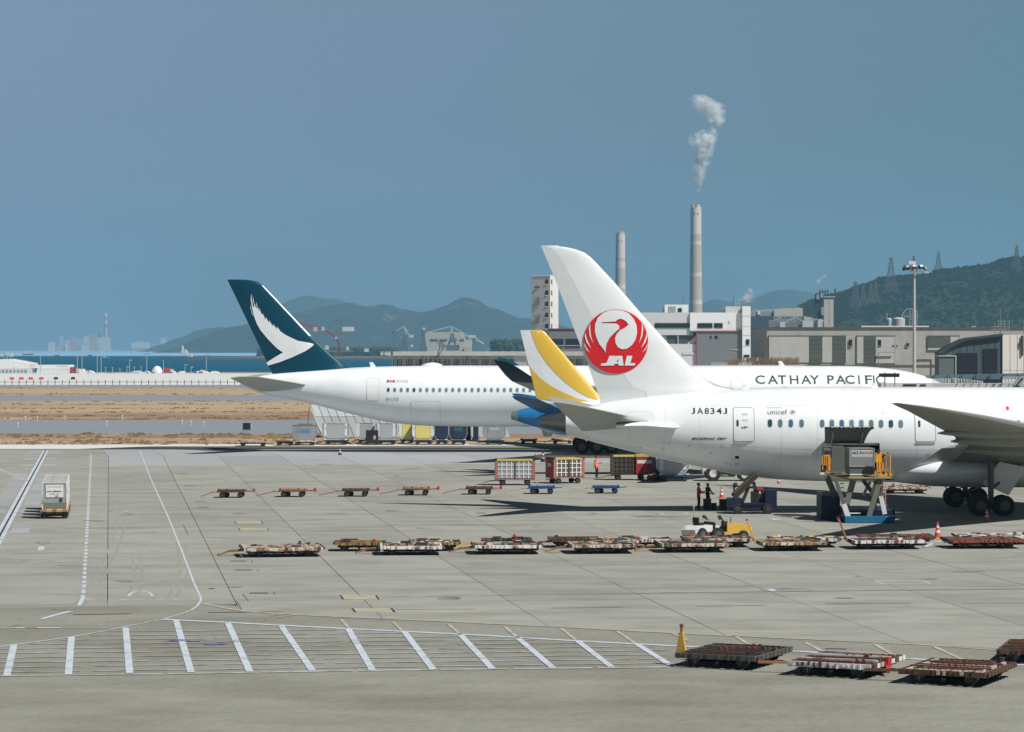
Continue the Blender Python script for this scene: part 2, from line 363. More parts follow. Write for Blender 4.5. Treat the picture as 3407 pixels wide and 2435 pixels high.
# crane emblem, in layers one proud of the other
em = jf.front
def q3(*pts): return [XZ(*z3(x, y), YJ) for x, y in pts]
circ = q3(*[(972 + 231 * math.cos(2 * math.pi * k / 72), 944 - 231 * math.sin(2 * math.pi * k / 72)) for k in range(72)])
emb = poly_decal([circ], em, 0.03, 'emblem', red_jal, jal, 0.4)
inner = q3((972, 716), (1020, 722), (1065, 742), (1100, 782), (1120, 830), (1124, 880), (1112, 930), (1085, 972), (1050, 996), (1015, 1000), (985, 985), (968, 955), (965, 920), (977, 890), (1002, 862), (1035, 846), (1063, 823), (1042, 796), (1010, 780), (985, 785), (966, 800), (868, 806), (872, 812), (975, 815), (995, 830), (996, 850), (960, 882), (925, 918), (905, 958), (897, 1000), (900, 1027), (885, 1003), (852, 962), (830, 912), (820, 870), (822, 820), (842, 772), (880, 738), (925, 720))
poly_decal([inner], em, 0.06, 'emblem_white_field', white, emb, 0.4)
sl_ = []
for mir in (0, 1):
    for s_ in (((787, 812), (776, 850), (783, 905), (808, 958), (793, 905), (787, 858)), ((752, 880), (748, 905), (759, 948), (794, 994), (771, 945), (757, 905)), ((741, 950), (746, 975), (760, 1003), (786, 1024), (765, 998), (750, 970))):
        sl_.append(q3(*[((1944 - x) if mir else x, y) for x, y in s_]))
[poly_decal([p_], em, 0.06, 'emblem_feather', white, emb, 0.4) for p_ in sl_]
poly_decal([q3((925, 1047), (970, 1047), (951, 1097), (936, 1113), (908, 1118), (862, 1118), (869, 1101), (893, 1101), (907, 1093)),
            q3((922, 1117), (975, 1047), (1017, 1047), (1027, 1117), (992, 1117), (990, 1104), (965, 1104), (955, 1117)),
            q3((1050, 1047), (1090, 1047), (1075, 1099), (1112, 1099), (1106, 1117), (1034, 1117))], em, 0.06, 'lettering', white, emb, 0.4)
poly_decal([q3((974, 1091), (990, 1066), (990, 1091))], em, 0.06, 'lettering_counter', red_jal, emb, 0.4)
# horizontal tail, near and far side
def wingset(secs, name, m, parent, Yc, far=True, u0=0, u1=1, smooth=40):
    foil(secs, u0, u1, axis=(0, 0, 1)).build(name, m, parent, smooth=smooth, world=True)
    if far:
        foil([((a[0], 2 * Yc - a[1], a[2]), (b[0], 2 * Yc - b[1], b[2]), t) for a, b, t in secs], u0, u1, axis=(0, 0, 1)).build(name, m, parent, smooth=smooth, world=True)
def pt(px, py, Y): return tuple(P(px, py, Y))
js = [(pt(1856, 1339, 167.3), pt(1840, 1339, 167.3), 0.1), (pt(1888, 1343, 167.8), pt(1842, 1342, 167.8), 0.1), (pt(1930, 1350, 169), pt(1852, 1352, 169), 0.1), (pt(2060, 1378, 172.5), pt(1893, 1392, 172.5), 0.1), (pt(2190, 1408, 176.2), pt(1938, 1434, 176.2), 0.1), (pt(2200, 1412, 177), pt(1944, 1437, 177), 0.1)]
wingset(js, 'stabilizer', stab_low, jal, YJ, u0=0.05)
wingset(js, 'stabilizer_leading_edge', metal, jal, YJ, u1=0.049)
rf = MB(); a = P(2262, 1421, 174.3); b = P(2185, 1410, 174.6)    # root fairing
rf.loft([[Vector((x, 174.6 + ry * math.cos(t), zc + rz * math.sin(t))) for t in [2 * math.pi * i / 16 for i in range(16)]] for x, zc, ry, rz in ((a.x, a.z, 0.05, 0.05), (a.x - 0.3, a.z, 0.5, 0.17), (a.x - 0.9, a.z + 0.02, 0.8, 0.24), (a.x - 2.2, a.z + 0.12, 0.9, 0.22), (a.x - 4, a.z + 0.1, 0.8, 0.15))])
rf.build('stabilizer_fairing', white, jal, smooth=50, world=True)
# main wing
def wx(d, lx, lz, tx, tz, t): return ((lx, 147 + d, lz), (tx, 147 + d, tz), t)
jw = [wx(0, 20.35, 7.43, 19.95, 7.42, 0.08), wx(1.2, 21.7, 7.25, 20.45, 7.22, 0.08), wx(3.2, 23.5, 6.98, 21.3, 6.93, 0.09), wx(7, 26.3, 6.5, 22.6, 6.43, 0.1), wx(12, 29.6, 5.88, 24.3, 5.78, 0.1), wx(16, 32.4, 5.35, 25.8, 5.2, 0.11), wx(20, 35.2, 4.8, 26.7, 4.55, 0.11), wx(26.5, 40.2, 3.9, 27.0, 3.45, 0.12), wx(30, 42.8, 3.5, 27.0, 3.1, 0.12)]
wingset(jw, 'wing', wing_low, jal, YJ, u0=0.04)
wingset(jw, 'wing_leading_edge', metal, jal, YJ, u1=0.039)
def pod(mb, tip, d, L_, w, h, rise=0.0):
    tip = Vector(tip); rg = []
    for k in range(11):
        u = k / 10; r = math.sin(math.pi * min(u * 0.62 + 0.02, 1)) ** 0.8; x = tip.x + u * L_; zc = tip.z + rise * u
        rg.append([Vector((x, tip.y + w / 2 * r * math.cos(2 * math.pi * i / 14), zc + h / 2 * r * math.sin(2 * math.pi * i / 14))) for i in range(14)])
    mb.loft(rg)
for (px, py, Y, L_, w, hh, ri) in ((3119, 1441, 160, 5.0, 0.8, 0.8, 0.15), (3163, 1468, 164, 6.0, 0.9, 1.0, 0.2), (3198, 1500, 168.5, 6.5, 1.0, 1.2, 0.25), (3140, 1420, 163, 3.0, 0.5, 0.3, 0.1)):
    t = MB(); pod(t, P(px, py, Y), 0, L_, w, hh, ri); t.build('flap_fairing', wing_low, jal, smooth=50, world=True)
fl = MB()                                   # inboard flaps hanging below the trailing edge
foil([((27.2, 166.5, 4.6), (25.6, 166.5, 4.35), 0.1), ((29.0, 173.5, 3.8), (25.4, 173.5, 3.2), 0.1)], axis=(0, 0, 1)).build('flap', wing_grey, jal, smooth=40, world=True)
bf = MB()                                   # belly fairing
bf.loft([[Vector((x, YJ + ry * math.cos(t), 2.9 + (zc - 2.9) + rz * math.sin(t))) for t in [2 * math.pi * i / 40 for i in range(40)]] for x, zc, ry, rz in ((23.0, 2.6, 0.3, 0.2), (24.5, 2.55, 2.0, 0.75), (26.5, 2.6, 3.0, 1.02), (29, 2.65, 3.3, 1.15), (33, 2.7, 3.4, 1.2), (42, 2.7, 3.2, 1.2), (46, 2.7, 2.0, 0.8), (48, 2.7, 0.4, 0.2))])
bf.build('belly_fairing', white, jal, smooth=50, world=True)
# doors, windows, markings
def q(body, px, py): return XZ(px, py, body.Y - body.at(XZ(px, 0, body.Y)[0])[2])
YS = YJ - 2.9
def sx(px): return XZ(px, 0, YS)[0]
def sz(py): return XZ(0, py, YS)[1]
(ax, ay), (bx, by) = z4u(97, 1258), z4u(247, 1508)
dr = cabin_door(jb, sx(ax), sx(bx), sz(by), sz(ay), jal)
cabin_window(jb, sx(z4u(125, 0)[0]), sz(z4u(0, 1372)[1]), 0.15, 0.42, dr, glass_dk[0], 0.02)
mk = MB(); hx, hz_ = sx(z4u(182, 0)[0]), sz(z4u(0, 1400)[1]); mk.box((hx - 0.2, jb.front(hx, hz_) - 0.06, hz_ - 0.02), (hx + 0.2, jb.front(hx, hz_), hz_ + 0.02)); mk.tube((hx, jb.front(hx, hz_) - 0.06, hz_), (hx, jb.front(hx, hz_), hz_), 0.07)
mk.build('door_handle', line_g, dr, world=True)
for dz in (0.38, 0.75): poly_decal([rrect(hx - 0.17, hx + 0.17, hz_ + dz, hz_ + dz + 0.10, 0.03)], jb.front, 0.04, 'placard', line_l, dr, 0.3)
(ax, ay), (bx, by) = z4u(1458, 1290), z4u(1605, 1508)
ax += 0
dr2 = cabin_door(jb, sx(ax), sx(bx), sz(by), sz(z4u(0, 1262)[1]), jal)
cabin_window(jb, sx(z4u(1487, 0)[0]), sz(z4u(0, 1376)[1]), 0.15, 0.42, dr2, glass_dk[0], 0.02)
gl = [0, 2, 1, 2, 2, 2, 1, 3, 3, 2, 2, 0, 3]
for k, xx in enumerate([368, 445, 524, 605, 759, 832, 906, 980, 1053, 1127, 1201, 1275, 1349, 2130 + 30, 2232, 2300, 2374, 2448]):
    cabin_window(jb, sx(z4u(xx, 0)[0]), sz(z4u(0, 1369 + 0.005 * xx)[1] + 0), 0.25, 0.46, jal, glass_dk[gl[k % 13]])
for ch, a_, b_ in zip('JA834J', (1522, 1564, 1618, 1660, 1702, 1752), (1550, 1608, 1650, 1690, 1742, 1780)): text_decal(ch, sx(z3(a_, 0)[0]), sx(z3(b_, 0)[0]), sz(z3(0, 1468)[1]), sz(z3(0, 1424)[1]), jb.front, 0.012, 'registration', print_dk, jal, bold=0.012)
text_decal('BOEING 787', sx(zB(1452, 0)[0]), sx(zB(1695, 0)[0]), sz(zB(0, 237)[1]), sz(zB(0, 220)[1]), jb.front, 0.012, 'type_lettering', print_dk, jal, bold=0.03, shear=0.4)
text_decal('unicef', sx(z4u(352, 0)[0]), sx(z4u(500, 0)[0]), sz(z4u(0, 1306)[1]), sz(z4u(0, 1270)[1]), jb.front, 0.012, 'sponsor_lettering', mat('lettering_slate', (0.05, 0.06, 0.08), 0.5), jal)
for wd, a_, b_ in (('We', 350, 372), ('support', 380, 458)): text_decal(wd, sx(z4u(a_, 0)[0]), sx(z4u(b_, 0)[0]), sz(z4u(0, 1262)[1]), sz(z4u(0, 1250)[1]), jb.front, 0.012, 'sponsor_lettering', print_gy, jal)
cxm, czm = sx(z4u(540, 0)[0]), sz(z4u(0, 1288)[1])
g_ = poly_decal([[(cxm + 0.2 * math.cos(a), czm + 0.17 * math.sin(a)) for a in [2 * math.pi * k / 24 for k in range(24)]]], jb.front, 0.012, 'sponsor_globe', line_l, jal)
poly_decal([[(cxm - 0.1, czm - 0.06), (cxm - 0.04, czm + 0.08), (cxm + 0.02, czm + 0.02), (cxm - 0.02, czm - 0.1)]], jb.front, 0.02, 'sponsor_globe_figure', print_dk, g_); poly_decal([[(cxm + 0.03, czm + 0.08), (cxm + 0.11, czm + 0.05), (cxm + 0.10, czm - 0.07), (cxm + 0.05, czm - 0.02)]], jb.front, 0.02, 'sponsor_globe_figure', print_dk, g_)
fx0, fx1, fz0, fz1 = sx(z4u(2122, 0)[0]), sx(z4u(2195, 0)[0]), sz(z4u(0, 1278)[1]), sz(z4u(0, 1240)[1])
fg = poly_decal([[(fx0, fz0), (fx1, fz0), (fx1, fz1), (fx0, fz1)]], jb.front, 0.012, 'flag', line_l, jal)
poly_decal([[(fx0 + 0.02, fz0 + 0.02), (fx1 - 0.02, fz0 + 0.02), (fx1 - 0.02, fz1 - 0.02), (fx0 + 0.02, fz1 - 0.02)]], jb.front, 0.018, 'flag_field', white, fg)
poly_decal([[((fx0 + fx1) / 2 + 0.11 * math.cos(a), (fz0 + fz1) / 2 + 0.11 * math.sin(a)) for a in [2 * math.pi * k / 20 for k in range(20)]]], jb.front, 0.026, 'flag_disc', red_jal, fg)
# thin skin joints and small ports
for px in (2095, 2215, 2330, 2440, 2600, 2720, 2840, 3052, 3180, 3300):
    x = sx(px); zc, rz, ry = jb.at(x); poly_decal([[(x, zc - rz * 0.93), (x + 0.018, zc - rz * 0.93), (x + 0.018, zc + rz * 0.93), (x, zc + rz * 0.93)]], jb.front, 0.005, 'skin_joint', line_l, jal, 0.3)
seam = mat('lap_seam', (0.66, 0.69, 0.69), 0.45)
for zf, xa_s, xb_s in ((0.62, 2300, 3407), (-0.30, 2380, 3407), (-0.66, 2450, 3100)):
    for k in range(int((xb_s - xa_s) / 110)):
        a_, b_ = sx(xa_s + 110 * k), sx(xa_s + 110 * k + 108); za_ = [jb.at(v)[0] + jb.at(v)[1] * zf for v in (a_, b_)]
        poly_decal([[(a_, za_[0]), (b_, za_[1]), (b_, za_[1] + .022), (a_, za_[0] + .022)]], jb.front, 0.006, 'skin_joint', seam, jal, 0.3)
rh = random.Random(4)
for _ in range(26):
    a_, f_ = sx(rh.uniform(2120, 3380)), rh.choice([-.8, -.72, -.6, -.5, -.4, .45, .75]); z_ = jb.at(a_)[0] + jb.at(a_)[1] * f_; w_ = rh.uniform(.08, .3)
    if 22 < a_ < 23.2 and f_ < 0: continue
    poly_decal([rrect(a_, a_ + w_, z_, z_ + w_ * rh.uniform(.5, 1), .03)], jb.front, 0.010, 'access_hatch', rh.choice([seam, line_l, seam]), jal, 0.3)
x, z = sx(zB(1768, 0)[0]), sz(zB(0, 357)[1]); poly_decal([rrect(x - 0.13, x + 0.12, z - 0.1, z + 0.09, 0.04)], jb.front, 0.012, 'outflow_port', black, jal)
poly_decal([rrect(sx(z3(1045, 0)[0]), sx(z3(1255, 0)[0]), sz(z3(0, 1545)[1]), sz(z3(0, 1452)[1]), 0.5, 6)], jb.front, 0.008, 'tail_access_panel', line_l, jal)
poly_decal([rrect(sx(z3(1045, 0)[0]) + 0.03, sx(z3(1255, 0)[0]) - 0.03, sz(z3(0, 1545)[1]) + 0.03, sz(z3(0, 1452)[1]) - 0.03, 0.48, 6)], jb.front, 0.014, 'tail_access_skin', white2, jal)
at = MB()
for px in (2950, 3050):
    pass
for x in (sx(2495), sx(2930)):
    a_ = MB(); zt = jb.at(x)[0] + jb.at(x)[1]; a_.loft([[Vector((x + dx * s, YJ + dy * s, zt + zz)) for dx, dy in ((0.25, 0), (0, 0.03), (-0.25, 0), (0, -0.03))] for s, zz in ((1, -0.05), (0.6, 0.25))]); a_.build('antenna', white, jal, world=True)
# landing gear
for sy, nm in ((-1, 0), (1, 1)):
    g = MB(); gy = YJ + sy * 4.9
    g.tube((29.5, gy, 0.65), (29.5, gy - sy * 0.1, 3.3), 0.17, 0.2); g.beam((28.7, gy, 0.65), (30.3, gy, 0.65), 0.2, 0.22); g.tube((29.5, gy, 1.6), (31.6, gy - sy * 1.0, 3.2), 0.09)
    for xx in (28.77, 30.23): g.tube((xx, gy - 0.75, 0.64), (xx, gy + 0.75, 0.64), 0.09)
    for a, b in (((29.5, 1.3), (28.4, 0.95)), ((28.4, 0.95), (28.1, 1.5)), ((28.1, 1.5), (28.9, 1.75))): g.tube((a[0], gy, a[1]), (b[0], gy, b[1]), 0.04)
    go = g.build('landing_gear', mat('gear_shaded_grey', (0.10, 0.105, 0.105), 0.5), jal, smooth=40, world=True)  # gear colour darkened to deepen the shade under the belly
    wheels([(x, y) for x in (28.77, 30.23) for y in (-0.55, 0.55)], 0, gy, 0.64, 0.5, go, tyre_m, hub_m)
gd = MB(); gd.prism([XZ(*z4(2065, 590), 172.5), XZ(*z4(1925, 775), 172.5), XZ(*z4(2140, 870), 172.5), XZ(*z4(2290, 640), 172.5)], 172.3, 172.38); gd.build('gear_door', mat('gear_door_white', (0.62, 0.64, 0.62), 0.4), jal, world=True)
ng = MB(); ng.tube((60, YJ, 0.5), (60, YJ, 2.5), 0.14); ngo = ng.build('landing_gear', hub_m, jal, world=True); wheels([(60, -0.35), (60, 0.35)], 0, YJ, 0.5, 0.35, ngo, tyre_m, hub_m)
for sy in (-1, 1):
    e_ = MB(); ex, ey, ez = 41.5, YJ + sy * 9.8, 2.75
    e_.loft([[Vector((ex + x, ey + r * math.cos(2 * math.pi * i / 32), ez + r * math.sin(2 * math.pi * i / 32))) for i in range(32)] for x, r in ((-2.2, 0.9), (-1, 1.25), (1, 1.6), (3, 1.65), (3.6, 1.5), (3.5, 1.35), (2.6, 1.3))]); e_.build('engine', white, jal, smooth=50, world=True)

# ================================================================ teal tailed aircraft behind
YC = 277.0
z2 = zm(700, 850, 1.910); z1 = zm(0, 900, 2.0); zq = zm(2707, 780, 3.007)
cb = Body(YC, [(800, 1268, 1284), (830, 1258, 1296), (873, 1249, 1310), (977, 1238, 1329), (1066, 1231, 1351), (1171, 1223, 1378), (1276, 1219, 1401), (1380, 1217, 1414), (1485, 1216, 1418), (1700, 1216, 1419), (2300, 1216, 1420),
               (2707, 1217, 1420), (2906, 1221, 1419), (2973, 1228, 1417), (3040, 1240, 1412), (3100, 1259, 1402), (3150, 1285, 1385), (3190, 1325, 1350)], 0.98)
cx = thing('passenger_airplane', 'long white airliner with dark teal tail fin and white brush stroke wing emblem', 'airplane', (0, YC, 0))
cb.mesh(cb.X[0], cb.X[-1], n=80, step=0.8).build('fuselage', white, cx, smooth=50, world=True)
teal = mat('teal_livery', (0.0, 0.052, 0.090), 0.42, spec=0.3, var=0.05, scale=0.3)
cle = [z2(150, 151), z2(232, 153), z2(300, 163), z2(335, 190), z2(400, 258), z2(520, 384), z2(640, 510), z2(760, 622), z2(840, 692), z2(885, 712), z2(960, 722)]
cte = [z2(107, 152), z2(392, 745), z2(400, 765)]
cf = Fin(YC, cle, cte, 0.09); S = cf.secs()
foil(S, 0.035, 0.68).build('fin', teal, cx, smooth=40, world=True)
foil(S, 0.682, 1.0, bend=0.01).build('rudder', teal, cx, smooth=40, world=True)
zlo, zhi = XZ(*z2(640, 510), YC)[1], XZ(*z2(335, 190), YC)[1]
foil([s_ for s_ in S if zlo - 0.2 <= s_[0][2] <= zhi + 0.05], 0, 0.035, proud=0.012).build('fin_leading_edge', white, cx, smooth=40, world=True)
foil([s_ for s_ in S if s_[0][2] <= zlo + 0.2], 0, 0.034).build('fin_leading_edge', teal, cx, smooth=40, world=True)
foil([s_ for s_ in S if s_[0][2] >= zhi - 0.05], 0, 0.034).build('fin_leading_edge', teal, cx, smooth=40, world=True)
def q1(*pts): return [XZ(*z1(x, y), YC) for x, y in pts]
wing_e = q1((1676, 235), (1690, 300), (1708, 350), (1735, 398), (1785, 458), (1845, 518), (1884, 545), (1832, 575), (1774, 612), (1784, 632), (1860, 610), (1950, 575), (2035, 535), (2082, 502), (2090, 489), (2070, 482), (1985, 468), (1905, 430), (1868, 405), (1845, 372), (1846, 392), (1818, 355), (1819, 375), (1793, 330), (1792, 350), (1770, 308), (1768, 330), (1750, 285), (1744, 300), (1732, 262), (1724, 272), (1714, 240), (1706, 255), (1697, 222), (1692, 245))
ew = poly_decal([wing_e], cf.front, 0.03, 'emblem', white, cx, 0.6)
for s_ in (((1673, 150), (1678, 200), (1686, 240), (1680, 240), (1670, 200)), ((1684, 165), (1692, 215), (1704, 250), (1697, 240), (1686, 205)), ((1706, 205), (1716, 250), (1730, 280), (1722, 270), (1708, 235)), ((1668, 222), (1674, 262), (1686, 305), (1678, 290), (1669, 252)), ((1722, 245), (1738, 280), (1750, 305), (1740, 295), (1724, 262))):
    poly_decal([q1(*s_)], cf.front, 0.03, 'emblem_streak', white, ew, 0.6)
cs = [(pt(800, 1253, 267.7), pt(765, 1257, 267.7), 0.1), (pt(850, 1252, 268.5), pt(770, 1260, 268.5), 0.1), (pt(940, 1267, 272.5), pt(815, 1282, 272.5), 0.1), (pt(1030, 1282, 276), pt(865, 1302, 276), 0.1)]
wingset(cs, 'stabilizer', stab_low, cx, YC)
# main wing with upswept tip
def cw(d, lx, lz, tx, tz, t=0.1): return ((lx, 245.5 + d, lz), (tx, 245.5 + d, tz), t)
def pz(px, py, Y): v = XZ(px, py, Y); return v
rows = []
for (Y, l, t_, tt) in ((245.3, (1668, 1200), (1642, 1198), 0.08), (245.5, (1690, 1205), (1651, 1209), 0.08), (245.9, (1722, 1222), (1665, 1228), 0.08), (246.6, (1760, 1247), (1683, 1250), 0.08), (247.8, (1800, 1270), (1703, 1268), 0.09), (249.5, (1845, 1284), (1722, 1277), 0.09)):
    a, b = XZ(*l, Y), XZ(*t_, Y); rows.append(((a[0], Y, a[1]), (b[0], Y, b[1]), tt))
winglet = rows
foil(winglet[:5], 0, 1, axis=(0, 0.75, 0.66)).build('winglet', mat('winglet_navy', (0.0, 0.022, 0.045), 0.5, spec=0.3), cx, smooth=40, world=True)
foil([((a[0], 2 * YC - a[1], a[2]), (b[0], 2 * YC - b[1], b[2]), t) for a, b, t in winglet[:5]], axis=(0, -0.75, 0.66)).build('winglet', teal, cx, smooth=40, world=True)
a, b, t = winglet[4]
cwg = [(a, b, 0.09), ((winglet[5][0]), winglet[5][1], 0.1), ((8.5, 256, 6.6), (2.2, 256, 6.3), 0.1), ((14, 265, 5.1), (5.2, 265, 4.9), 0.11), ((20.5, 274, 3.9), (6.5, 274, 3.5), 0.12), ((22, 277, 3.6), (6.5, 277, 3.2), 0.12)]
wingset(cwg, 'wing', wing_low, cx, YC)
# radome on the crown
rd = MB(); (x0, _), (x1, _) = XZ(*z2(1335, 0), YC), XZ(*z2(1480, 0), YC); zt = XZ(0, 1216, YC)[1]
rd.loft([[Vector((x0 + (x1 - x0) * u, YC + 0.7 * r * math.cos(2 * math.pi * i / 16), zt - 0.1 + 0.42 * r * math.sin(2 * math.pi * i / 16))) for i in range(16)] for u, r in ((0, 0.02), (0.08, 0.45), (0.25, 0.8), (0.5, 1), (0.75, 0.85), (0.93, 0.5), (1, 0.02))])
rd.build('radome', white, cx, smooth=50, world=True)
for px in (z2(1035, 0)[0], 2040 + 0, 2602):
    x = XZ(px, 0, YC)[0]; zt = cb.at(x)[0] + cb.at(x)[1]; a_ = MB(); a_.loft([[Vector((x - 0.5 * zz + dx * s, YC + dy * s, zt + zz)) for dx, dy in ((0.3, 0), (0, 0.04), (-0.3, 0), (0, -0.04))] for s, zz in ((1, -0.1), (0.6, 0.45))]); a_.build('antenna', white, cx, world=True)
YQ = YC - 2.95
def cxx(px): return XZ(px, 0, YQ)[0]
def czz(py): return XZ(0, py, YQ)[1]
for k in range(40):
    xx = 1130 + 41 * k; px = z2(xx, 0)[0]
    if px > 2060: break
    cabin_window(cb, cxx(px), czz(1297), 0.24, 0.38, cx, glass_dk[(0, 2, 3, 2)[k % 4] if k < 5 else 3], 0.05)
cabin_door(cb, cxx(z2(993, 0)[0]), cxx(z2(1068, 0)[0]), czz(z2(0, 922)[1]), czz(z2(0, 784)[1]), cx, lm=line_l, sill=False)
cabin_door(cb, cxx(z2(1275, 0)[0]), cxx(z2(1458, 0)[0]), czz(z2(0, 1062)[1]), czz(z2(0, 928)[1]), cx, lm=line_l, sill=False, r=0.05)
z4v = z4u
cabin_door(cb, cxx(z4u(75, 0)[0]), cxx(z4u(158, 0)[0]), czz(1310), czz(z4u(0, 1040)[1]), cx, lm=line_l, sill=False)
tealp = mat('lettering_teal', (0.0, 0.045, 0.055), 0.5)
# CATHAY PACIFIC: letter by letter, wide spaced
z0_, z1_ = czz(z4u(0, 1076)[1]), czz(z4u(0, 1012)[1])
for word, sp_ in (('CATHAY', [(258, 330), (352, 428), (428, 492), (518, 582), (602, 678), (668, 740)]), ('PACIFIC', [(800, 850), (862, 940), (935, 1005), (1033, 1044), (1085, 1098 + 40), (1145, 1157), (1165, 1230)])):
    for ch, (a_, b_) in zip(word, sp_):
        text_decal(ch, cxx(z4u(a_, 0)[0]), cxx(z4u(b_, 0)[0]), z0_, z1_, cb.front, 0.02, 'lettering', tealp, cx, bold=0.012)
text_decal('SWIRE', cxx(z2(1180, 0)[0]), cxx(z2(1256, 0)[0]), czz(z2(0, 808)[1]), czz(z2(0, 790)[1]), cb.front, 0.02, 'lettering', print_gy, cx)
fx0, fx1, fz0, fz1 = cxx(z2(1120, 0)[0]), cxx(z2(1170, 0)[0]), czz(z2(0, 810)[1]), czz(z2(0, 787)[1]); mx_ = (fx0 + fx1) / 2; mz_ = (fz0 + fz1) / 2
poly_decal([[(fx0, fz0), (mx_ - 0.03, mz_), (fx0, fz1)], [(fx1, fz0), (mx_ + 0.03, mz_), (fx1, fz1)], [(mx_ - 0.05, fz0 + 0.05), (mx_ + 0.05, fz0 + 0.05), (mx_ + 0.05, fz1 - 0.05), (mx_ - 0.05, fz1 - 0.05)]], cb.front, 0.02, 'house_flag', mat('flag_red', (0.45, 0.05, 0.06), 0.5), cx)
text_decal('B-LXE', cxx(z2(1117, 0)[0]), cxx(z2(1196, 0)[0]), czz(z2(0, 922)[1]), czz(z2(0, 902)[1]), cb.front, 0.02, 'registration', print_gy, cx, bold=0.01)
cbf = MB(); cbf.loft([[Vector((x, YC + ry * math.cos(t), zc + rz * math.sin(t))) for t in [2 * math.pi * i / 32 for i in range(32)]] for x, zc, ry, rz in ((2.0, 2.9, 0.2, 0.2), (3.5, 2.75, 1.8, 0.85), (6, 2.7, 3.1, 1.15), (10, 2.7, 3.4, 1.2), (20, 2.7, 3.2, 1.1), (24, 2.8, 1.0, 0.5), (25, 2.8, 0.1, 0.1))])
cbf.build('belly_fairing', white, cx, smooth=50, world=True)
for sy in (-1, 1):
    g = MB(); gy = YC + sy * 5.0; gx = XZ(1985, 0, 272)[0]
    g.tube((gx, gy, 0.7), (gx, gy, 3.4), 0.2, 0.25); g.beam((gx - 1.5, gy, 0.7), (gx + 1.5, gy, 0.7), 0.22, 0.24); g.tube((gx, gy, 1.8), (gx + 2.4, gy, 3.2), 0.1)
    go = g.build('landing_gear', mat('gear_shaded_grey', (0.2, 0.2, 0.2)), cx, smooth=40, world=True)
    wheels([(gx + x, y) for x in (-1.45, 0, 1.45) for y in (-0.65, 0.65)], 0, gy, 0.7, 0.5, go, tyre_m, mat('hub_dim', (0.12, 0.13, 0.13), 0.5))
    e_ = MB(); ex, ey, ez = 21.5, YC + sy * 10.5, 2.7
    e_.loft([[Vector((ex + x, ey + r * math.cos(2 * math.pi * i / 32), ez + r * math.sin(2 * math.pi * i / 32))) for i in range(32)] for x, r in ((-2.5, 0.9), (-1, 1.35), (1, 1.7), (3, 1.75), (3.6, 1.6), (3.4, 1.4), (2.6, 1.3))]); e_.build('engine', white, cx, smooth=50, world=True)
ng = MB(); ng.tube((39, YC, 0.5), (39, YC, 2.6), 0.14); ngo = ng.build('landing_gear', hub_m, cx, world=True); wheels([(39, -0.35), (39, 0.35)], 0, YC, 0.5, 0.35, ngo, tyre_m, hub_m)

# ================================================================ yellow and white tailed aircraft in between
YB = 228.0
eb = Body(YB, [(1700, 1373, 1394), (1750, 1358, 1411), (1808, 1347, 1428), (1890, 1338, 1449), (2000, 1333, 1473), (2100, 1332, 1490), (2250, 1331, 1500), (2500, 1331, 1502), (3000, 1331, 1502), (3100, 1345, 1495), (3180, 1390, 1460), (3210, 1415, 1440)], 0.96)
ceb = thing('passenger_airplane', 'small airliner with yellow and white tail fin and blue tail cone', 'airplane', (15, YB, 0))
xs_ = XZ(1885, 0, YB)[0]
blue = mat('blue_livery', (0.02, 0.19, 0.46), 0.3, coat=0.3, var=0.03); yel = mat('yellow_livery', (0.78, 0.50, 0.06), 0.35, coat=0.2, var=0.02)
eb.mesh(eb.X[0] + 0.5, xs_, n=48, step=0.5).build('tail_cone', blue, ceb, smooth=50, world=True)
eb.mesh(eb.X[0], eb.X[0] + 0.48, n=32, step=0.2).build('exhaust', mat('exhaust_rim', (0.25, 0.32, 0.30), 0.4, metal=0.5), ceb, smooth=50, world=True)
eb.mesh(xs_ + 0.02, eb.X[-1], n=48, step=1.0).build('fuselage', white, ceb, smooth=50, world=True)
ele = [z3(355, 861), z3(432, 862), z3(462, 876), z3(650, 1094), z3(852, 1330), z3(895, 1368), z3(960, 1390)]
ete = [z3(283, 862), z3(398, 1345), z3(405, 1390)]
ef = Fin(YB, ele, ete, 0.1); S = ef.secs()
foil(S, 0.07, 0.7).build('fin', white, ceb, smooth=40, world=True); foil(S, 0.0, 0.0695).build('fin_leading_edge', yel, ceb, smooth=40, world=True); foil(S, 0.702, 1.0).build('rudder', white, ceb, smooth=40, world=True)
def qe(*pts):
    out = []
    for x, y in pts:
        a, z = XZ(*z3(x, y), YB); l_, t_ = ef.chord(z); out.append((min(a, max(l_, t_ + .2) - 0.075 * (l_ - t_)), z))
    return out
poly_decal([qe((357, 864), (430, 864), (460, 878), (555, 985), (650, 1096), (750, 1212), (850, 1330), (845, 1366), (770, 1345), (690, 1300), (610, 1240), (540, 1175), (470, 1095), (415, 1010), (380, 935))], ef.front, 0.02, 'tail_stripe', yel, ceb, 0.5)
poly_decal([qe((341, 1100), (365, 1140), (420, 1200), (500, 1262), (590, 1310), (690, 1352), (800, 1380), (790, 1400), (700, 1392), (560, 1378), (405, 1352), (370, 1215))], ef.front, 0.02, 'tail_stripe', yel, ceb, 0.5)
es = [(pt(1735, 1319, 221.8), pt(1703, 1318, 221.8), 0.1), (pt(1790, 1328, 222.5), pt(1712, 1328, 222.5), 0.1), (pt(1890, 1372, 227), pt(1798, 1374, 227), 0.1)]
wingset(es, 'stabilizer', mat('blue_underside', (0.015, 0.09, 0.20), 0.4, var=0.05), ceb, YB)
ewg = [((14, 211, 4.6), (12.4, 211, 4.5), 0.1), ((19.5, 225, 3.0), (13.5, 225, 2.8), 0.12)]
wingset(ewg, 'wing', wing_low, ceb, YB)
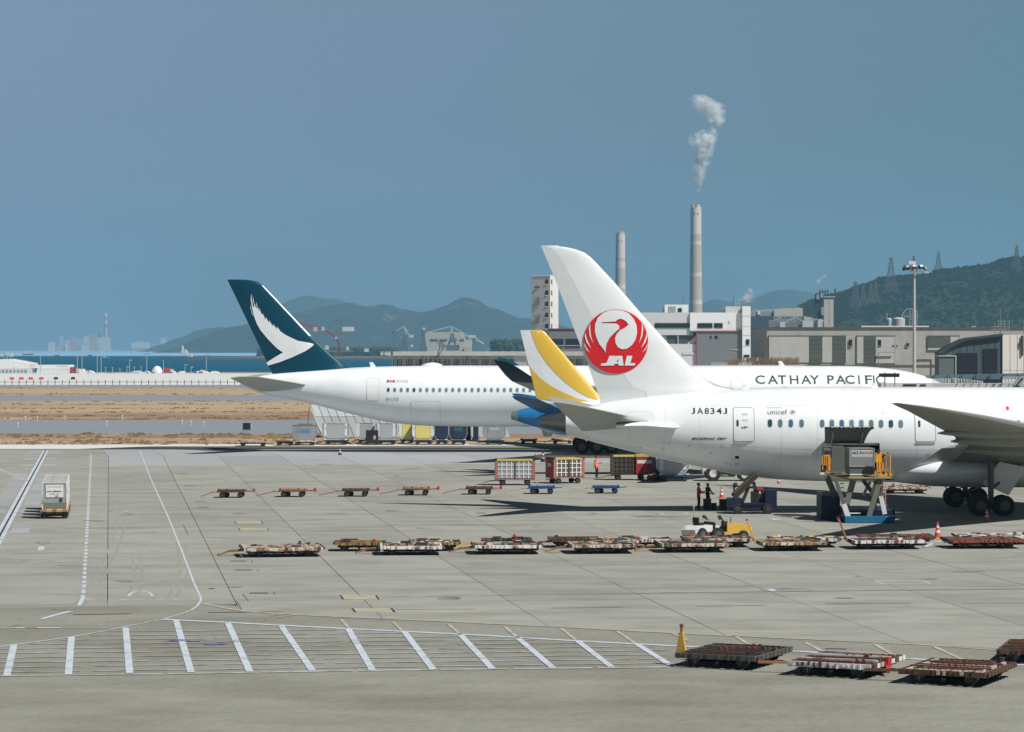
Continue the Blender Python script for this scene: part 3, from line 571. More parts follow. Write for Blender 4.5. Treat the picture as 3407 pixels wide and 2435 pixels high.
for sy in (-1, 1):
    g = MB(); g.tube((17.6, YB + sy * 3.8, 0.5), (17.6, YB + sy * 3.8, 2.6), 0.14); go = g.build('landing_gear', hub_m, ceb, world=True); wheels([(17.6, -0.4), (17.6, 0.4)], 0, YB + sy * 3.8, 0.55, 0.4, go, tyre_m, hub_m)
# ================================================================ setting
from mathutils import noise as mnoise
def fbm(x, y, z=0.0, o=5): return mnoise.fractal(Vector((x, y, z)), 1.0, 2.0, o)
concrete = mat('apron_concrete', (0.312, 0.315, 0.280), 0.85, var=0.08, scale=0.30, stretch=(0.6, 1.3, 1), c2=(0.235, 0.236, 0.205), thr=(0.42, 0.66), rnd=0.075, world=True, bump=0.05, bscale=3)
concrete_fg = mat('foreground_pavement', (0.262, 0.262, 0.225), 0.85, var=0.10, scale=0.16, stretch=(0.7, 1.2, 1), c2=(0.188, 0.182, 0.142), thr=(0.40, 0.68), world=True, bump=0.25, bscale=2.5)
concrete_bl = mat('newer_concrete', (0.35, 0.365, 0.37), 0.85, var=0.05, scale=0.35, stretch=(0.4, 2.0, 1), c2=(0.29, 0.305, 0.315), rnd=0.10, world=True)
joint = mat('joint_filler', (0.035, 0.035, 0.03), 0.9)
paint = mat('road_paint_white', (0.52, 0.58, 0.65), 0.7, var=0.1, scale=1.2, c2=(0.33, 0.35, 0.35), thr=(0.50, 0.70), world=True)
paint_thin = mat('worn_paint_white', (0.46, 0.49, 0.52), 0.7, var=0.1, scale=1.0, c2=(0.28, 0.28, 0.25), thr=(0.42, 0.60), world=True)
paint_cream = mat('worn_paint_cream', (0.48, 0.45, 0.36), 0.7, var=0.1, scale=1.0, c2=(0.34, 0.33, 0.29), thr=(0.40, 0.60), world=True)
paint_yel = mat('old_yellow_paint', (0.46, 0.43, 0.27), 0.7, c2=(0.33, 0.32, 0.26), thr=(0.4, 0.6), scale=1.5, world=True)
paint_red = mat('worn_paint_red', (0.30, 0.11, 0.09), 0.7, c2=(0.30, 0.26, 0.22), thr=(0.4, 0.65), scale=2.0, world=True)
stain_m = mat('oil_stain', (0.085, 0.075, 0.5), 0.8, c2=(0.28, 0.265, 0.24), thr=(0.40, 0.56), scale=1.1, stretch=(0.8, 2.0, 1), world=True)
asph = mat('taxiway_asphalt', (0.215, 0.245, 0.275), 0.85, var=0.05, scale=0.05, stretch=(0.2, 2, 1), world=True)
pale_c = mat('pale_shoulder_concrete', (0.62, 0.63, 0.62), 0.85, var=0.04, scale=0.1, stretch=(0.3, 2, 1), world=True)
dry = mat('dry_grass', (0.40, 0.295, 0.18), 0.95, var=0.12, scale=0.03, stretch=(1, 2.0, 1), c2=(0.28, 0.185, 0.11), thr=(0.50, 0.72), world=True)
dry2 = mat('bare_brown_soil', (0.265, 0.165, 0.105), 0.95, var=0.14, scale=0.03, stretch=(1, 2.0, 1), c2=(0.40, 0.295, 0.19), thr=(0.50, 0.66), world=True)
seam = mat('sea_water', (0.0, 0.075, 0.15), 0.6, var=0.08, scale=0.004, stretch=(1, 4, 1), world=True, bump=0.15, bscale=0.02, spec=0.03)
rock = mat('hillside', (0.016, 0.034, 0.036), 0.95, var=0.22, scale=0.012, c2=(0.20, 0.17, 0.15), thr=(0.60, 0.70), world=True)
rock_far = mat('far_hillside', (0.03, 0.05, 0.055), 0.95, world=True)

sea = MB(); sea.add([(-4500, 1200, -5.7), (4500, 1200, -5.7), (4500, 13500, -5.7), (-4500, 13500, -5.7)], [(0, 1, 2, 3)]); sea.build('sea', seam, kind='structure')
gd_ = MB(); gd_.box((-1600, -60, -6.4), (1600, 1190, -0.06)); gd_.build('ground', concrete_fg, kind='structure')
def band(name, m, ya, yb, z, x0=-900, x1=900, ends=None, **kw):
    """ground strip between two photograph heights; ends = (ya, yb) at the right edge when it is not level"""
    ea, eb = ends or (ya, yb); mb = MB(); n = 60; vs = []; 
    for k in range(n + 1):
        x = x0 + (x1 - x0) * k / n
        vs += [(x, G(0, ya).y, z), (x, G(0, yb).y, z)]
    mb.add(vs, [(2 * k, 2 * k + 2, 2 * k + 3, 2 * k + 1) for k in range(n)]); return mb.build(name, m, kind='structure', **kw)
band('sea_front_road', pale_c, 1280.3, 1241.5, -0.02)
band('perimeter_road', asph, 1290, 1280.3, -0.015)
band('grass_verge', dry, 1314, 1290, -0.01)
band('runway', asph, 1334, 1314, -0.015)
band('grass_verge', dry, 1371, 1334, -0.01)
band('soil_verge', dry2, 1396.5, 1371, -0.005)
band('taxiway', asph, 1442, 1396.5, -0.015)
band('grass_verge', dry, 1481, 1458, -0.01); band('soil_verge', dry2, 1458, 1442, -0.005)
# pale edge of the apron, wide on the left and narrow to the right
e_ = MB(); pts = [(G(-900, 1478).x, G(0, 1481).y), (G(700, 1477).x, G(0, 1478).y), (G(3800, 1474).x, G(0, 1474).y), (G(3800, 1478).x, G(0, 1478).y), (G(500, 1484).x, G(0, 1484).y), (G(250, 1493).x, G(0, 1493).y), (G(-900, 1493).x, G(0, 1493).y)]
e_.slab(pts, -0.03, -0.002); e_.build('apron_edge_strip', pale_c, kind='structure')

# tufts along the verges
tf = MB()
for _ in range(1100):
    yy = random.choice([1292, 1312, 1312, 1336, 1345, 1360, 1372, 1385, 1394, 1396, 1446, 1452, 1458, 1465, 1472, 1478]) + random.uniform(-2, 2)
    if 1442.5 > yy > 1396: continue
    px = random.uniform(-150, 1400); g = G(px, yy); s = random.uniform(0.06, 0.22) * (1.6 if random.random() < 0.08 else 1); w = s * random.uniform(1.5, 5)
    for k in range(3):
        dx, dy = random.uniform(-w, w), random.uniform(-w, w); tf.add([(g.x + dx - w * .5, g.y + dy, -0.02), (g.x + dx + w * .5, g.y + dy + .1, -0.02), (g.x + dx + random.uniform(-.2, .2), g.y + dy + 0.1, s)], [(0, 1, 2)])
tf.build('dry_tufts', mat('tuft_brown', (0.17, 0.125, 0.06), 0.9, var=0.2, scale=0.1, world=True), label='brown tufts of dry grass along the edges of the verges', kind='stuff')

# ---------------------------------------------------------------- apron: base, slabs with open joints, markings
AA = math.radians(8.2); ca, sa = math.cos(AA), math.sin(AA)
apron = MB(); apron.add([(-130, 60, -0.045), (150, 60, -0.045), (150, 284, -0.045), (-130, 296, -0.045)], [(0, 1, 2, 3)])
apron = apron.build('apron', joint, kind='structure')
def uv(x, y): return x * ca + y * sa, -x * sa + y * ca
def xy(u, v): return u * ca - v * sa, u * sa + v * ca
joints = [-62, -56, -50, -44, -38, -32, -26.0, -20.07, -14.86, -9.54, -3.69, 2.18, 8.03, 13.98] + [13.98 + 5.88 * k for k in range(1, 14)]
us = [uv(x, 138.7)[0] for x in joints]
vs_ = [70, 113.0, 138.5, 161, 189, 215.5, 231, 246, 268, 291]
def clip(poly, a, b):      # keep the side left of a->b
    out = []; n = len(poly); s = lambda p: (b[0] - a[0]) * (p[1] - a[1]) - (b[1] - a[1]) * (p[0] - a[0])
    for i in range(n):
        p, q_ = poly[i], poly[(i + 1) % n]; sp_, sq = s(p), s(q_)
        if sp_ >= 0: out.append(p)
        if sp_ * sq < 0: t = sp_ / (sp_ - sq); out.append((p[0] + (q_[0] - p[0]) * t, p[1] + (q_[1] - p[1]) * t))
    return out
gA, gB = G(1281, 2059), G(3082, 2146); gC, gD = G(0, 2023), G(358, 2003); gE = G(700, 2010)
far0, far1 = G(250, 1493), G(3800, 1478)
cell = 0
for i in range(len(us) - 1):
    for j in range(len(vs_) - 1):
        gap = 0.02 if j else 0.02
        poly = [xy(us[i] + 0.017, vs_[j] + 0.012), xy(us[i + 1] - 0.017, vs_[j] + 0.012), xy(us[i + 1] - 0.017, vs_[j + 1] - 0.012), xy(us[i] + 0.017, vs_[j + 1] - 0.012)]
        cxm = sum(p[0] for p in poly) / 4; cym = sum(p[1] for p in poly) / 4
        if joints[i] < -14.9: poly = clip(poly, (gC.x, gC.y), (gE.x, gE.y))
        else: poly = clip(poly, (gA.x, gA.y), (gB.x, gB.y))
        if len(poly) < 3: continue
        if min(abs(p[0]) - 0.1832 * p[1] for p in poly) > 14: continue
        if min(p[1] for p in poly) > 284: continue
        poly = [(x, min(y, 283.8)) for x, y in poly]
        blu = (vs_[j] > 240) 
        mb = MB(); mb.slab(poly, -0.04, random.uniform(0.0, 0.005)); mb.build('slab', concrete_bl if blu and joints[i] > -22 else concrete, apron)
# foreground pavement, a single smooth sheet in front of the slab field
fg = MB(); fgp = [(-90, 30), (90, 30), (90, gB.y + (90 - gB.x) * (gB.y - gA.y) / (gB.x - gA.x)), (gB.x, gB.y), (gA.x, gA.y), (G(700, 2010).x, gA.y + (G(700, 2010).x - gA.x) * (gB.y - gA.y) / (gB.x - gA.x)), (gE.x, gE.y), (gC.x, gC.y), (-90, gC.y + (-90 - gC.x) * (gE.y - gC.y) / (gE.x - gC.x))]
fgp = [(x, y + (2.5 if y > 50 else 0)) for x, y in fgp]; fg.slab(fgp, -0.04, -0.008); fg.build('foreground_pavement', concrete_fg, apron)

def stripe(pts, w, m, name='painted_line', z=0.008, dash=None, wh=None):
    """flat painted line along photograph points; w in metres"""
    gp = [G(*p) for p in pts]; mb = MB(); wh = w if wh is None else wh
    segs = []
    if dash:
        on, off = dash; acc = 0.0; pen = True; left = on; cur = []
        for a, b in zip(gp, gp[1:]):
            L_ = (b - a).length; t = 0.0
            while t < L_ - 1e-6:
                st = min(left, L_ - t); p, q_ = a.lerp(b, t / L_), a.lerp(b, (t + st) / L_)
                if pen: segs.append((p, q_))
                t += st; left -= st
                if left < 1e-6: pen = not pen; left = (on if pen else off) * random.uniform(0.85, 1.15)
        for p, q_ in segs:
            d = (q_ - p).normalized(); n = Vector((-d.y, d.x, 0)) * (w + (wh - w) * abs(d.x)) / 2; mb.add([p - n + Vector((0, 0, z)), q_ - n + Vector((0, 0, z)), q_ + n + Vector((0, 0, z)), p + n + Vector((0, 0, z))], [(0, 1, 2, 3)])
    else:
        vs = []
        for k, p in enumerate(gp):
            a = gp[max(k - 1, 0)]; b = gp[min(k + 1, len(gp) - 1)]; d = (b - a).normalized(); n = Vector((-d.y, d.x, 0)) * (w + (wh - w) * abs(d.x) ** 3) / 2; vs += [p - n + Vector((0, 0, z)), p + n + Vector((0, 0, z))]
        mb.add(vs, [(2 * k, 2 * k + 2, 2 * k + 3, 2 * k + 1) for k in range(len(gp) - 1)])
    return mb.build(name, m, apron)
def patch(pts, m, name, z=0.010):
    mb = MB(); mb.add([G(*p) + Vector((0, 0, z)) for p in pts], [tuple(range(len(pts)))]); return mb.build(name, m, apron)
BL = zm(0, 1450, 1.649); BM = zm(1136, 1850, 2.0); BR = zm(2200, 1850, 1.882)
def mp(f, *pts): return [f(*p) for p in pts]
stripe([(303, 1512), (296, 1640), (287, 1800), (276, 1988)], 0.17, paint, 'dashed_line', dash=(1.6, 0.9))
stripe([(276, 1988), (262, 2015)], 0.16, paint)
stripe([(466, 1501), (500, 1590), (560, 1722), (607, 1840), (645, 1940), (668, 1990), (667, 2000), (655, 2017), (637, 2030), (606, 2042), (575, 2051), (546, 2060), (485, 2072), (424, 2084), (330, 2103), (242, 2119), (120, 2136), (0, 2152), (-120, 2166)], 0.09, paint, wh=0.36)
stripe(mp(BL, (1110, 922), (1230, 945), (1340, 962), (1500, 976), (1873, 995)) + mp(BM, (290, 418), (1390, 470), (2272, 517)) + mp(BR, (900, 521), (1660, 558), (2100, 590), (2500, 612)), 0.22, paint_cream)
stripe(mp(BL, (900, 1008), (1250, 1025), (1873, 1058)) + mp(BM, (870, 525), (1550, 565), (2272, 602)) + mp(BR, (900, 600), (1500, 640), (1930, 667), (2400, 690)), 0.34, paint)
stripe([(-60, 2251)] + mp(BL, (0, 1318), (900, 1308), (1873, 1291)) + mp(BM, (1100, 752), (2200, 740)) + [(2300, 2219)], 0.30, paint_thin, dash=(2.6, 0.18))
for a, b in (((75, 1147), (35, 1318)), ((390, 1105), (373, 1312)), ((688, 1054), (710, 1304)), ((965, 1014), (1047, 1300)), ((1250, 1030), (1370, 1296)), ((1543, 1045), (1713, 1290))):
    stripe(mp(BL, a, b), 0.235, paint, 'hatch_bar', z=0.012)
for a, b in (((45, 487), (205, 760)), ((420, 506), (610, 757)), ((795, 528), (1005, 752)), ((1175, 547), (1408, 746)), ((1572, 566), (1798, 740)), ((1965, 586), (2205, 737))):
    stripe(mp(BM, a, b), 0.235, paint, 'hatch_bar', z=0.012)
stripe(mp(BR, (230, 568), (330, 612)), 0.22, paint, 'hatch_bar', z=0.012); stripe(mp(BR, (610, 582), (700, 612)), 0.22, paint, 'hatch_bar', z=0.012)
for a, b in (((70, 484), (175, 533)), ((445, 492), (550, 553)), ((905, 542), (1010, 597)), ((1335, 552), (1460, 622)), ((1710, 568), (1900, 655))): stripe(mp(BR, a, b), 0.16, paint_cream, 'faded_bar')
for a, b in (((0, 424), (50, 482)), ((345, 440), (405, 500)), ((705, 450), (790, 522)), ((1085, 470), (1175, 545)), ((1460, 480), (1560, 560)), ((1835, 500), (1955, 582))): stripe(mp(BM, a, b), 0.14, paint_cream, 'faded_bar')
# thin lines across the hatched area
top = [(-100, 2164), (0, 2152), (242, 2119), (424, 2084), (546, 2060), (576, 2062), (1136, 2093), (1571, 2112), (1911, 2132), (2272, 2151)]
for k in range(10):
    yL = 2104 + 13.2 * k + 0.18 * k * k
    def yl(x): return yL - (x * 0.0125) * (0.55 + 0.06 * k)
    x = -80.0; run = []
    xs = [x for x in range(-80, 2240, 20)]
    run = [x for x in xs if yl(x) > interp(x, [p[0] for p in top], [p[1] for p in top]) + 4 and yl(x) < 2243 - x * 0.0125]
    if len(run) > 3: stripe([(x, yl(x)) for x in run], 0.17, paint_thin, 'thin_line', z=0.010, dash=(random.uniform(2.5, 6), 0.35))
# double line at far left and its pale strip of small slabs
def along(t, off): g0, g1 = G(152, 1499), G(-30, 1836); p = g0.lerp(g1, t); d = (g1 - g0).normalized(); n = Vector((-d.y, d.x, 0)); return p + n * off
for o in (-0.17, 0.17):
    mb = MB(); vs = []
    for k in range(2): p, q_ = along(k, o - 0.11), along(k, o + 0.11); vs += [p + Vector((0, 0, .008)), q_ + Vector((0, 0, .008))]
    mb.add(vs, [(0, 2, 3, 1)]); mb.build('painted_line', paint, apron)
mb = MB(); vs = []
for k in range(2): p, q_ = along(k, -0.06), along(k, 0.06); vs += [p + Vector((0, 0, .010)), q_ + Vector((0, 0, .010))]
mb.add(vs, [(0, 2, 3, 1)]); mb.build('drain_slot', joint, apron)
for k in range(30):
    if random.random() < 0.55:
        for o in ((-1.5, -0.45), (0.45, 1.5)):
            t0, t1 = k / 30, (k + 0.93) / 30; mb = MB(); mb.add([along(t, x) + Vector((0, 0, 0.006)) for t, x in ((t0, o[0]), (t1, o[0]), (t1, o[1]), (t0, o[1]))], [(0, 1, 2, 3)]); mb.build('strip_panel', concrete_bl, apron)
stripe([(-30, 1549), (0, 1562), (85, 1599)], 0.4, paint_thin); stripe([(70, 1517), (125, 1503)], 0.12, paint_thin)
stripe([(136, 2061), (185, 2046), (234, 2034)], 0.25, paint); stripe([(-20, 2091), (66, 2078)], 0.2, paint_thin)
for y, x0, x1 in ((1574, 150, 180), (1574, 225, 260), (1601, 232, 300), (1656, 380, 440), (1722, 310, 545), (1795, 0, 290), (1835, 318, 600), (1869, 0, 280), (1996, 280, 650), (2090, 0, 230), (1517, 402, 470), (1560, 840, 960)):
    stripe([(x0, y), (x1, y - (x1 - x0) * 0.004)], 0.42, paint_thin, 'stop_line', dash=(0.9, 0.5))
for pts in ([(1565, 560), (1685, 559)], [(1100, 568), (1160, 568)]): stripe(mp(BL, *pts), 0.5, paint_thin)
# symbols
patch(mp(BL, (315, 206), (378, 206), (345, 217)), paint_thin, 'give_way_mark')
patch(mp(BL, (672, 420), (694, 404), (712, 420), (700, 421), (694, 414), (686, 421)), paint_thin, 'arrow_mark')
patch(mp(BL, (205, 628), (212, 608), (228, 606), (245, 612), (240, 628)), paint, 'arrow_mark')
def tri(a, b, c, f=0.22):
    ctr = ((a[0] + b[0] + c[0]) / 3, (a[1] + b[1] + c[1]) / 3)
    ins = [(p[0] + (ctr[0] - p[0]) * f, p[1] + (ctr[1] - p[1]) * f) for p in (a, b, c)]; o = [a, b, c]
    for i in range(3): patch([o[i], o[(i + 1) % 3], ins[(i + 1) % 3], ins[i]], paint_red, 'triangle_mark')
tri(*mp(BL, (650, 436), (738, 434), (692, 422))); tri(*mp(BL, (188, 584), (276, 583), (232, 600)))
arc = [BL(770 + 64 * math.cos(math.radians(a)), 880 - 28 * math.sin(math.radians(a))) for a in range(0, 181, 20)]; stripe(arc, 0.12, paint, 'arc_mark', wh=0.4)
# drains, joints marks and boxed pits
for x0, x1, y in ((1262, 1350, 688), (1290, 1382, 737), (1368, 1470, 864), (968, 1022, 208), (1008, 1072, 275), (1063, 1125, 361), (1082, 1145, 392), (1145, 1175, 839)):
    a, b = BL(x0, y), BL(x1, y); stripe([a, b], 0.42, joint, 'drain_slot')
for a, b in (((1378, 685), (1384, 698)), ((1412, 732), (1418, 743)), ((1498, 858), (1510, 872)), ((1300, 910), (1327, 960)), ((1330, 868), (1362, 908)), ((1005, 488), (1030, 543)), ((1138, 970), (1545, 966)), ((400, 982), (720, 976))):
    stripe(mp(BL, a, b), 0.035, joint, 'joint_crack', z=0.006, wh=0.14)
for a, b in (((360, 358), (895, 354)), ((1390, 348), (1870, 341)), ((250, 274), (2272, 246))): stripe(mp(BM, a, b), 0.03, joint, 'joint_crack', z=0.006, wh=0.12)
for a, b in (((215, 315), (660, 310)), ((1030, 300), (1560, 298)), ((1890, 296), (2300, 294)), ((0, 232), (2300, 208)), ((700, 565), (830, 570)), ((1030, 580), (1160, 583))): stripe(mp(BR, a, b), 0.035, joint, 'joint_crack', z=0.006, wh=0.14)
for f, x0, x1, y0, y1, sk in ((BM, 0, 240, 262, 290, 18), (BM, 78, 345, 348, 376, 22), (BL, 1290, 1438, 469, 482, 8), (BL, 1312, 1470, 506, 519, 8), (BL, 1115, 1232, 249, 254, 3)):
    patch([f(x0, y0), f(x1 - sk, y0), f(x1, y1), f(x0 + sk, y1)], paint_yel, 'service_pit_mark'); patch([f(x1 - sk, y0), f(x1 - sk * .3, y0), f(x1 + sk * .8, y1), f(x1, y1)], joint, 'pit_edge'); patch([f(x0 - sk * .6, y0), f(x0, y0), f(x0 + sk, y1), f(x0 + sk * .3, y1)], joint, 'pit_edge')
patch(mp(BR, (660, 208), (705, 208), (724, 220), (680, 220)), paint, 'white_plate')
o_ = mp(BR, (1340, 158), (1640, 157), (1688, 174), (1395, 176)); stripe(o_ + [o_[0]], 0.07, paint, 'boxed_mark', wh=0.28)
for pts in (mp(z4, (165, 1068), (235, 1066), (248, 1076), (180, 1078)),): patch(pts, paint, 'white_plate')
for a, b in (((1230, 738), (1262, 748)), ((1395, 735), (1425, 745)), ((1310, 740), (1345, 741))): stripe(mp(zB, a, b), 0.14, paint, 'stop_line')
seamd = mat('shade_and_dirt_seam', (0.17, 0.17, 0.15), 0.9, c2=(0.30, 0.295, 0.265), thr=(0.40, 0.62), scale=0.12, stretch=(1, 1, 1), world=True)
for pts, w in (([(480, 1601), (1136, 1604), (1600, 1598), (2000, 1597)], 0.7), ([(0, 1758), (560, 1756), (1200, 1737), (2200, 1730)], 0.35), ([(0, 2022), (350, 2003), (640, 1998), (1261, 1986), (2272, 1973), (3450, 1957)], 0.14), ([(2200, 1950), (2560, 1951), (3450, 1948)], 0.20), ([(0, 2090), (230, 2092), (400, 2093)], 0.1), ([(1400, 1746), (2100, 1742)], 0.3)):
    stripe(pts, w, seamd, 'shade_and_dirt_seam', z=0.004)  # stripe colour holds the shade in the drain channels, along with grime
# stains
stain_g = mat('old_oil_stain', (0.11, 0.12, 0.10), 0.8, c2=(0.30, 0.295, 0.265), thr=(0.38, 0.60), scale=0.5, stretch=(0.8, 1.6, 1), world=True)
def blot(f, x, y, rx, ry, m, z=0.005, n=22):
    patch([f(x + rx * math.cos(2 * math.pi * k / n) * random.uniform(0.75, 1.1), y + ry * math.sin(2 * math.pi * k / n) * random.uniform(0.7, 1.1)) for k in range(n)], m, 'oil_stain', z)
blot(BM, 710, 283, 95, 17, stain_g); blot(BL, 1030, 1122, 110, 4, stain_m, 0.014); blot(BL, 1190, 1133, 110, 4, stain_m, 0.014); blot(BL, 1175, 1144, 70, 4.5, stain_m, 0.016); blot(BL, 1120, 1128, 240, 3, stain_g, 0.013); blot(BR, 800, 212, 190, 11, stain_g); blot(BR, 1140, 300, 60, 4, stain_g); blot(BR, 1140, 265, 70, 4, stain_g); blot(zB, 1250, 760, 260, 8, stain_g)

# tyre tracks, repairs and drips
rt = random.Random(11); trk = mat('tyre_track', (0.265, 0.265, 0.235), 0.85, c2=(0.30, 0.302, 0.270), thr=(0.44, 0.58), scale=0.6, world=True)
for pts in ([(560, 1985), (600, 1900), (590, 1800)], [(250, 2010), (330, 1900), (380, 1780), (400, 1660)], [(900, 2050), (1300, 1990), (1900, 1960), (2600, 1945)], [(1200, 1900), (1500, 1890), (2100, 1870), (2900, 1862)], [(420, 1990), (450, 1930), (440, 1850)]):
    for o_ in (0, 1): stripe([(x + o_ * 26, y + o_ * 5) for x, y in pts], 0.12, trk, 'tyre_track', z=0.0075, wh=0.35)
for _ in range(46):
    x, y = rt.uniform(0, 3400), rt.choice([rt.uniform(1530, 1640), rt.uniform(1860, 2050), rt.uniform(1700, 1800)]); k_ = (y - 1156) / 700
    blot(lambda a, b: (a, b), x, y, rt.uniform(14, 70) * k_, rt.uniform(1.2, 4.0) * k_, stain_g if rt.random() < .6 else seamd, 0.0065, 14)

# ================================================================ land, hills and haze
def hill(name, prof, Y, m, front, back, base=-6.2, nx=160, nv=26, amp=3.0, kx=None):
    xs = [XZ(p[0], 0, Y)[0] for p in prof]; zs = [XZ(0, p[1], Y)[1] for p in prof]; mb = MB(); vs = []
    for i in range(nx + 1):
        x = xs[0] + (xs[-1] - xs[0]) * i / nx; H = max(interp(x, xs, zs), base)
        for j in range(nv + 1):
            t = -1 + 2 * j / nv; w = math.cos(abs(t) * math.pi / 2) ** 0.8 if abs(t) < 1 else 0
            dy = t * (front if t < 0 else back); edge = min(1, (1 - abs(t)) * 3)
            n = fbm(x / (amp * 14), (Y + dy) / (amp * 14), 3.1)
            z = base + (H - base) * w + n * amp * edge * (1 if abs(t) > 1e-6 else 0.35) * min(1, (H - base) / 20)
            gully = 1 + 0.16 * fbm(x / (amp * 22), dy / (amp * 60), 9.2) * min(1, abs(t) * 4)
            vs.append((x, Y + dy, base + (z - base) * gully))
    fs = [(i * (nv + 1) + j, (i + 1) * (nv + 1) + j, (i + 1) * (nv + 1) + j + 1, i * (nv + 1) + j + 1) for i in range(nx) for j in range(nv)]
    mb.add(vs, fs); return mb.build(name, m, smooth=80, kind='structure')
hill('hill', [(420, 1174), (560, 1173), (610, 1171), (650, 1158), (690, 1130), (750, 1106), (800, 1092), (880, 1070), (987, 1043), (1043, 1030), (1081, 1019), (1137, 1013), (1174, 1014), (1223, 1024), (1279, 1014), (1294, 1013), (1316, 1026), (1339, 1028), (1406, 1040), (1474, 1021), (1530, 1006), (1552, 1002), (1586, 1010), (1623, 1027), (1680, 1046), (1728, 1062), (1765, 1059), (1850, 1080), (1950, 1110), (2100, 1135), (2300, 1165), (2500, 1174)], 9000, rock, 1000, 1300, amp=11)
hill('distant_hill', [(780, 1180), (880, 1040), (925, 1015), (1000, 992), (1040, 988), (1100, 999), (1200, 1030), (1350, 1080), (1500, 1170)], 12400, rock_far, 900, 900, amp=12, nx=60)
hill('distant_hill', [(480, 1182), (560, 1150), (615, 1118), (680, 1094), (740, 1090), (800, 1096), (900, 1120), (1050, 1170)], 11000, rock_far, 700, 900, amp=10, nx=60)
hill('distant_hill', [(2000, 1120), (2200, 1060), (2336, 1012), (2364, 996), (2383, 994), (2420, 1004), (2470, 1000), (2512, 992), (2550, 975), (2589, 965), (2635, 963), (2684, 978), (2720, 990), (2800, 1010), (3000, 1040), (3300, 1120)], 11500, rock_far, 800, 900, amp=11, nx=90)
rp = [(2480, 1130), (2560, 1080), (2600, 1058), (2640, 1035), (2666, 1021), (2710, 999), (2783, 980), (2833, 968), (2857, 958), (2893, 941), (2940, 931), (2993, 920), (3040, 916), (3073, 918), (3119, 902), (3206, 899), (3239, 895), (3272, 890), (3322, 876), (3359, 867), (3407, 872), (3500, 880), (3700, 900), (4200, 960)]
YR = 4600
hill('wooded_hill', rp, YR, mat('hill_undergrowth', (0.006, 0.022, 0.015), 0.95, var=0.2, scale=0.013, c2=(0.17, 0.15, 0.12), thr=(0.69, 0.76), world=True), 640, 700, amp=7.5, nx=140)
fol = mat('hill_trees', (0.004, 0.020, 0.016), 0.95, spec=0.0, var=0.2, scale=0.03, world=True)
tw = MB(); xs = [XZ(p[0], 0, YR)[0] for p in rp]; zs = [XZ(0, p[1], YR)[1] for p in rp]
for _ in range(6200):
    px = random.uniform(2500, 3650); x = XZ(px, 0, YR)[0]; t = -random.random() ** 1.2; H = interp(x, xs, zs); w = math.cos(abs(t) * math.pi / 2) ** 0.8
    if t > -0.02: t = 0
    if t < -.35 and fbm(x / 60, t * 9, 7.7) > 0.5: continue
    n = fbm(x / 105, (YR + t * 640) / 105, 3.1); z = -6.2 + (H + 6.2) * w + n * 7.5 * min(1, (1 - abs(t)) * 3) * (1 if t < 0 else .35); z = -6.2 + (z + 6.2) * (1 + 0.16 * fbm(x / 165, t * 640 / 450, 9.2) * min(1, abs(t) * 4))
    r = random.uniform(2.0, 4.6); tw.ball((x, YR + t * 640 + random.uniform(-3, 3), z + r * 0.2), r, 6, 3, (1, 1, random.uniform(0.7, 1.1)), jit=0.28)
tw.build('hillside_woodland', fol, label='dense dark green trees covering the hill on the right', kind='stuff')
# trees by the shore below the left hill
tw = MB()
for _ in range(900):
    px = random.choice([random.uniform(1640, 1790), random.uniform(1080, 1320), random.uniform(860, 1100)]); Y = 3600 if px > 1600 else 4700; x, z = XZ(px, random.uniform(1140, 1168) if px > 1600 else random.uniform(1163, 1178), Y)
    r = random.uniform(2.5, 5.5); tw.ball((x, Y + random.uniform(-15, 15), z), r, 6, 3, jit=0.3)
    if random.random() < .5: tw.ball((x, Y, z - r * 1.2), r, 6, 3, jit=0.3)
tw.build('shore_trees', mat('shore_tree_green', (0.02, 0.045, 0.03), 0.95), label='dark trees along the far shore below the hill', kind='stuff')
sh = MB(); sh.box((XZ(860, 0, 4600)[0], 3550, -6.5), (380, 4600, -3.5)); sh.build('far_shore', mat('shore_ground', (0.10, 0.10, 0.09), 0.9), kind='structure')
sh = MB(); sh.box((-2400, 5250, -6.5), (2400, 13400, -4.9)); sh.build('far_shore', mat('hazy_shore', (0.26, 0.50, 0.74), 0.9), kind='structure')  # land tinted close to the sky, haze put into its colour
sh = MB(); sh.box((-60, 1850, -6.5), (900, 3400, -0.5)); sh.build('far_shore', MATS['shore_ground'], kind='structure')

hzb = MB(); hzb.box((-5200, -150, -8.5), (5200, 14500, 475))
hm_ = bpy.data.materials.new('haze_air'); hm_.use_nodes = True; t_ = hm_.node_tree; t_.nodes.remove(t_.nodes['Principled BSDF'])
pv = t_.nodes.new('ShaderNodeVolumePrincipled'); pv.inputs['Density'].default_value = HAZE_DENSITY; pv.inputs['Color'].default_value = (*HAZE_COLOR, 1); pv.inputs['Anisotropy'].default_value = 0.0
t_.links.new(pv.outputs[0], t_.nodes['Material Output'].inputs['Volume'])
hz = hzb.build('haze', hm_, label='thin bluish haze over the whole airfield and bay', kind='stuff')

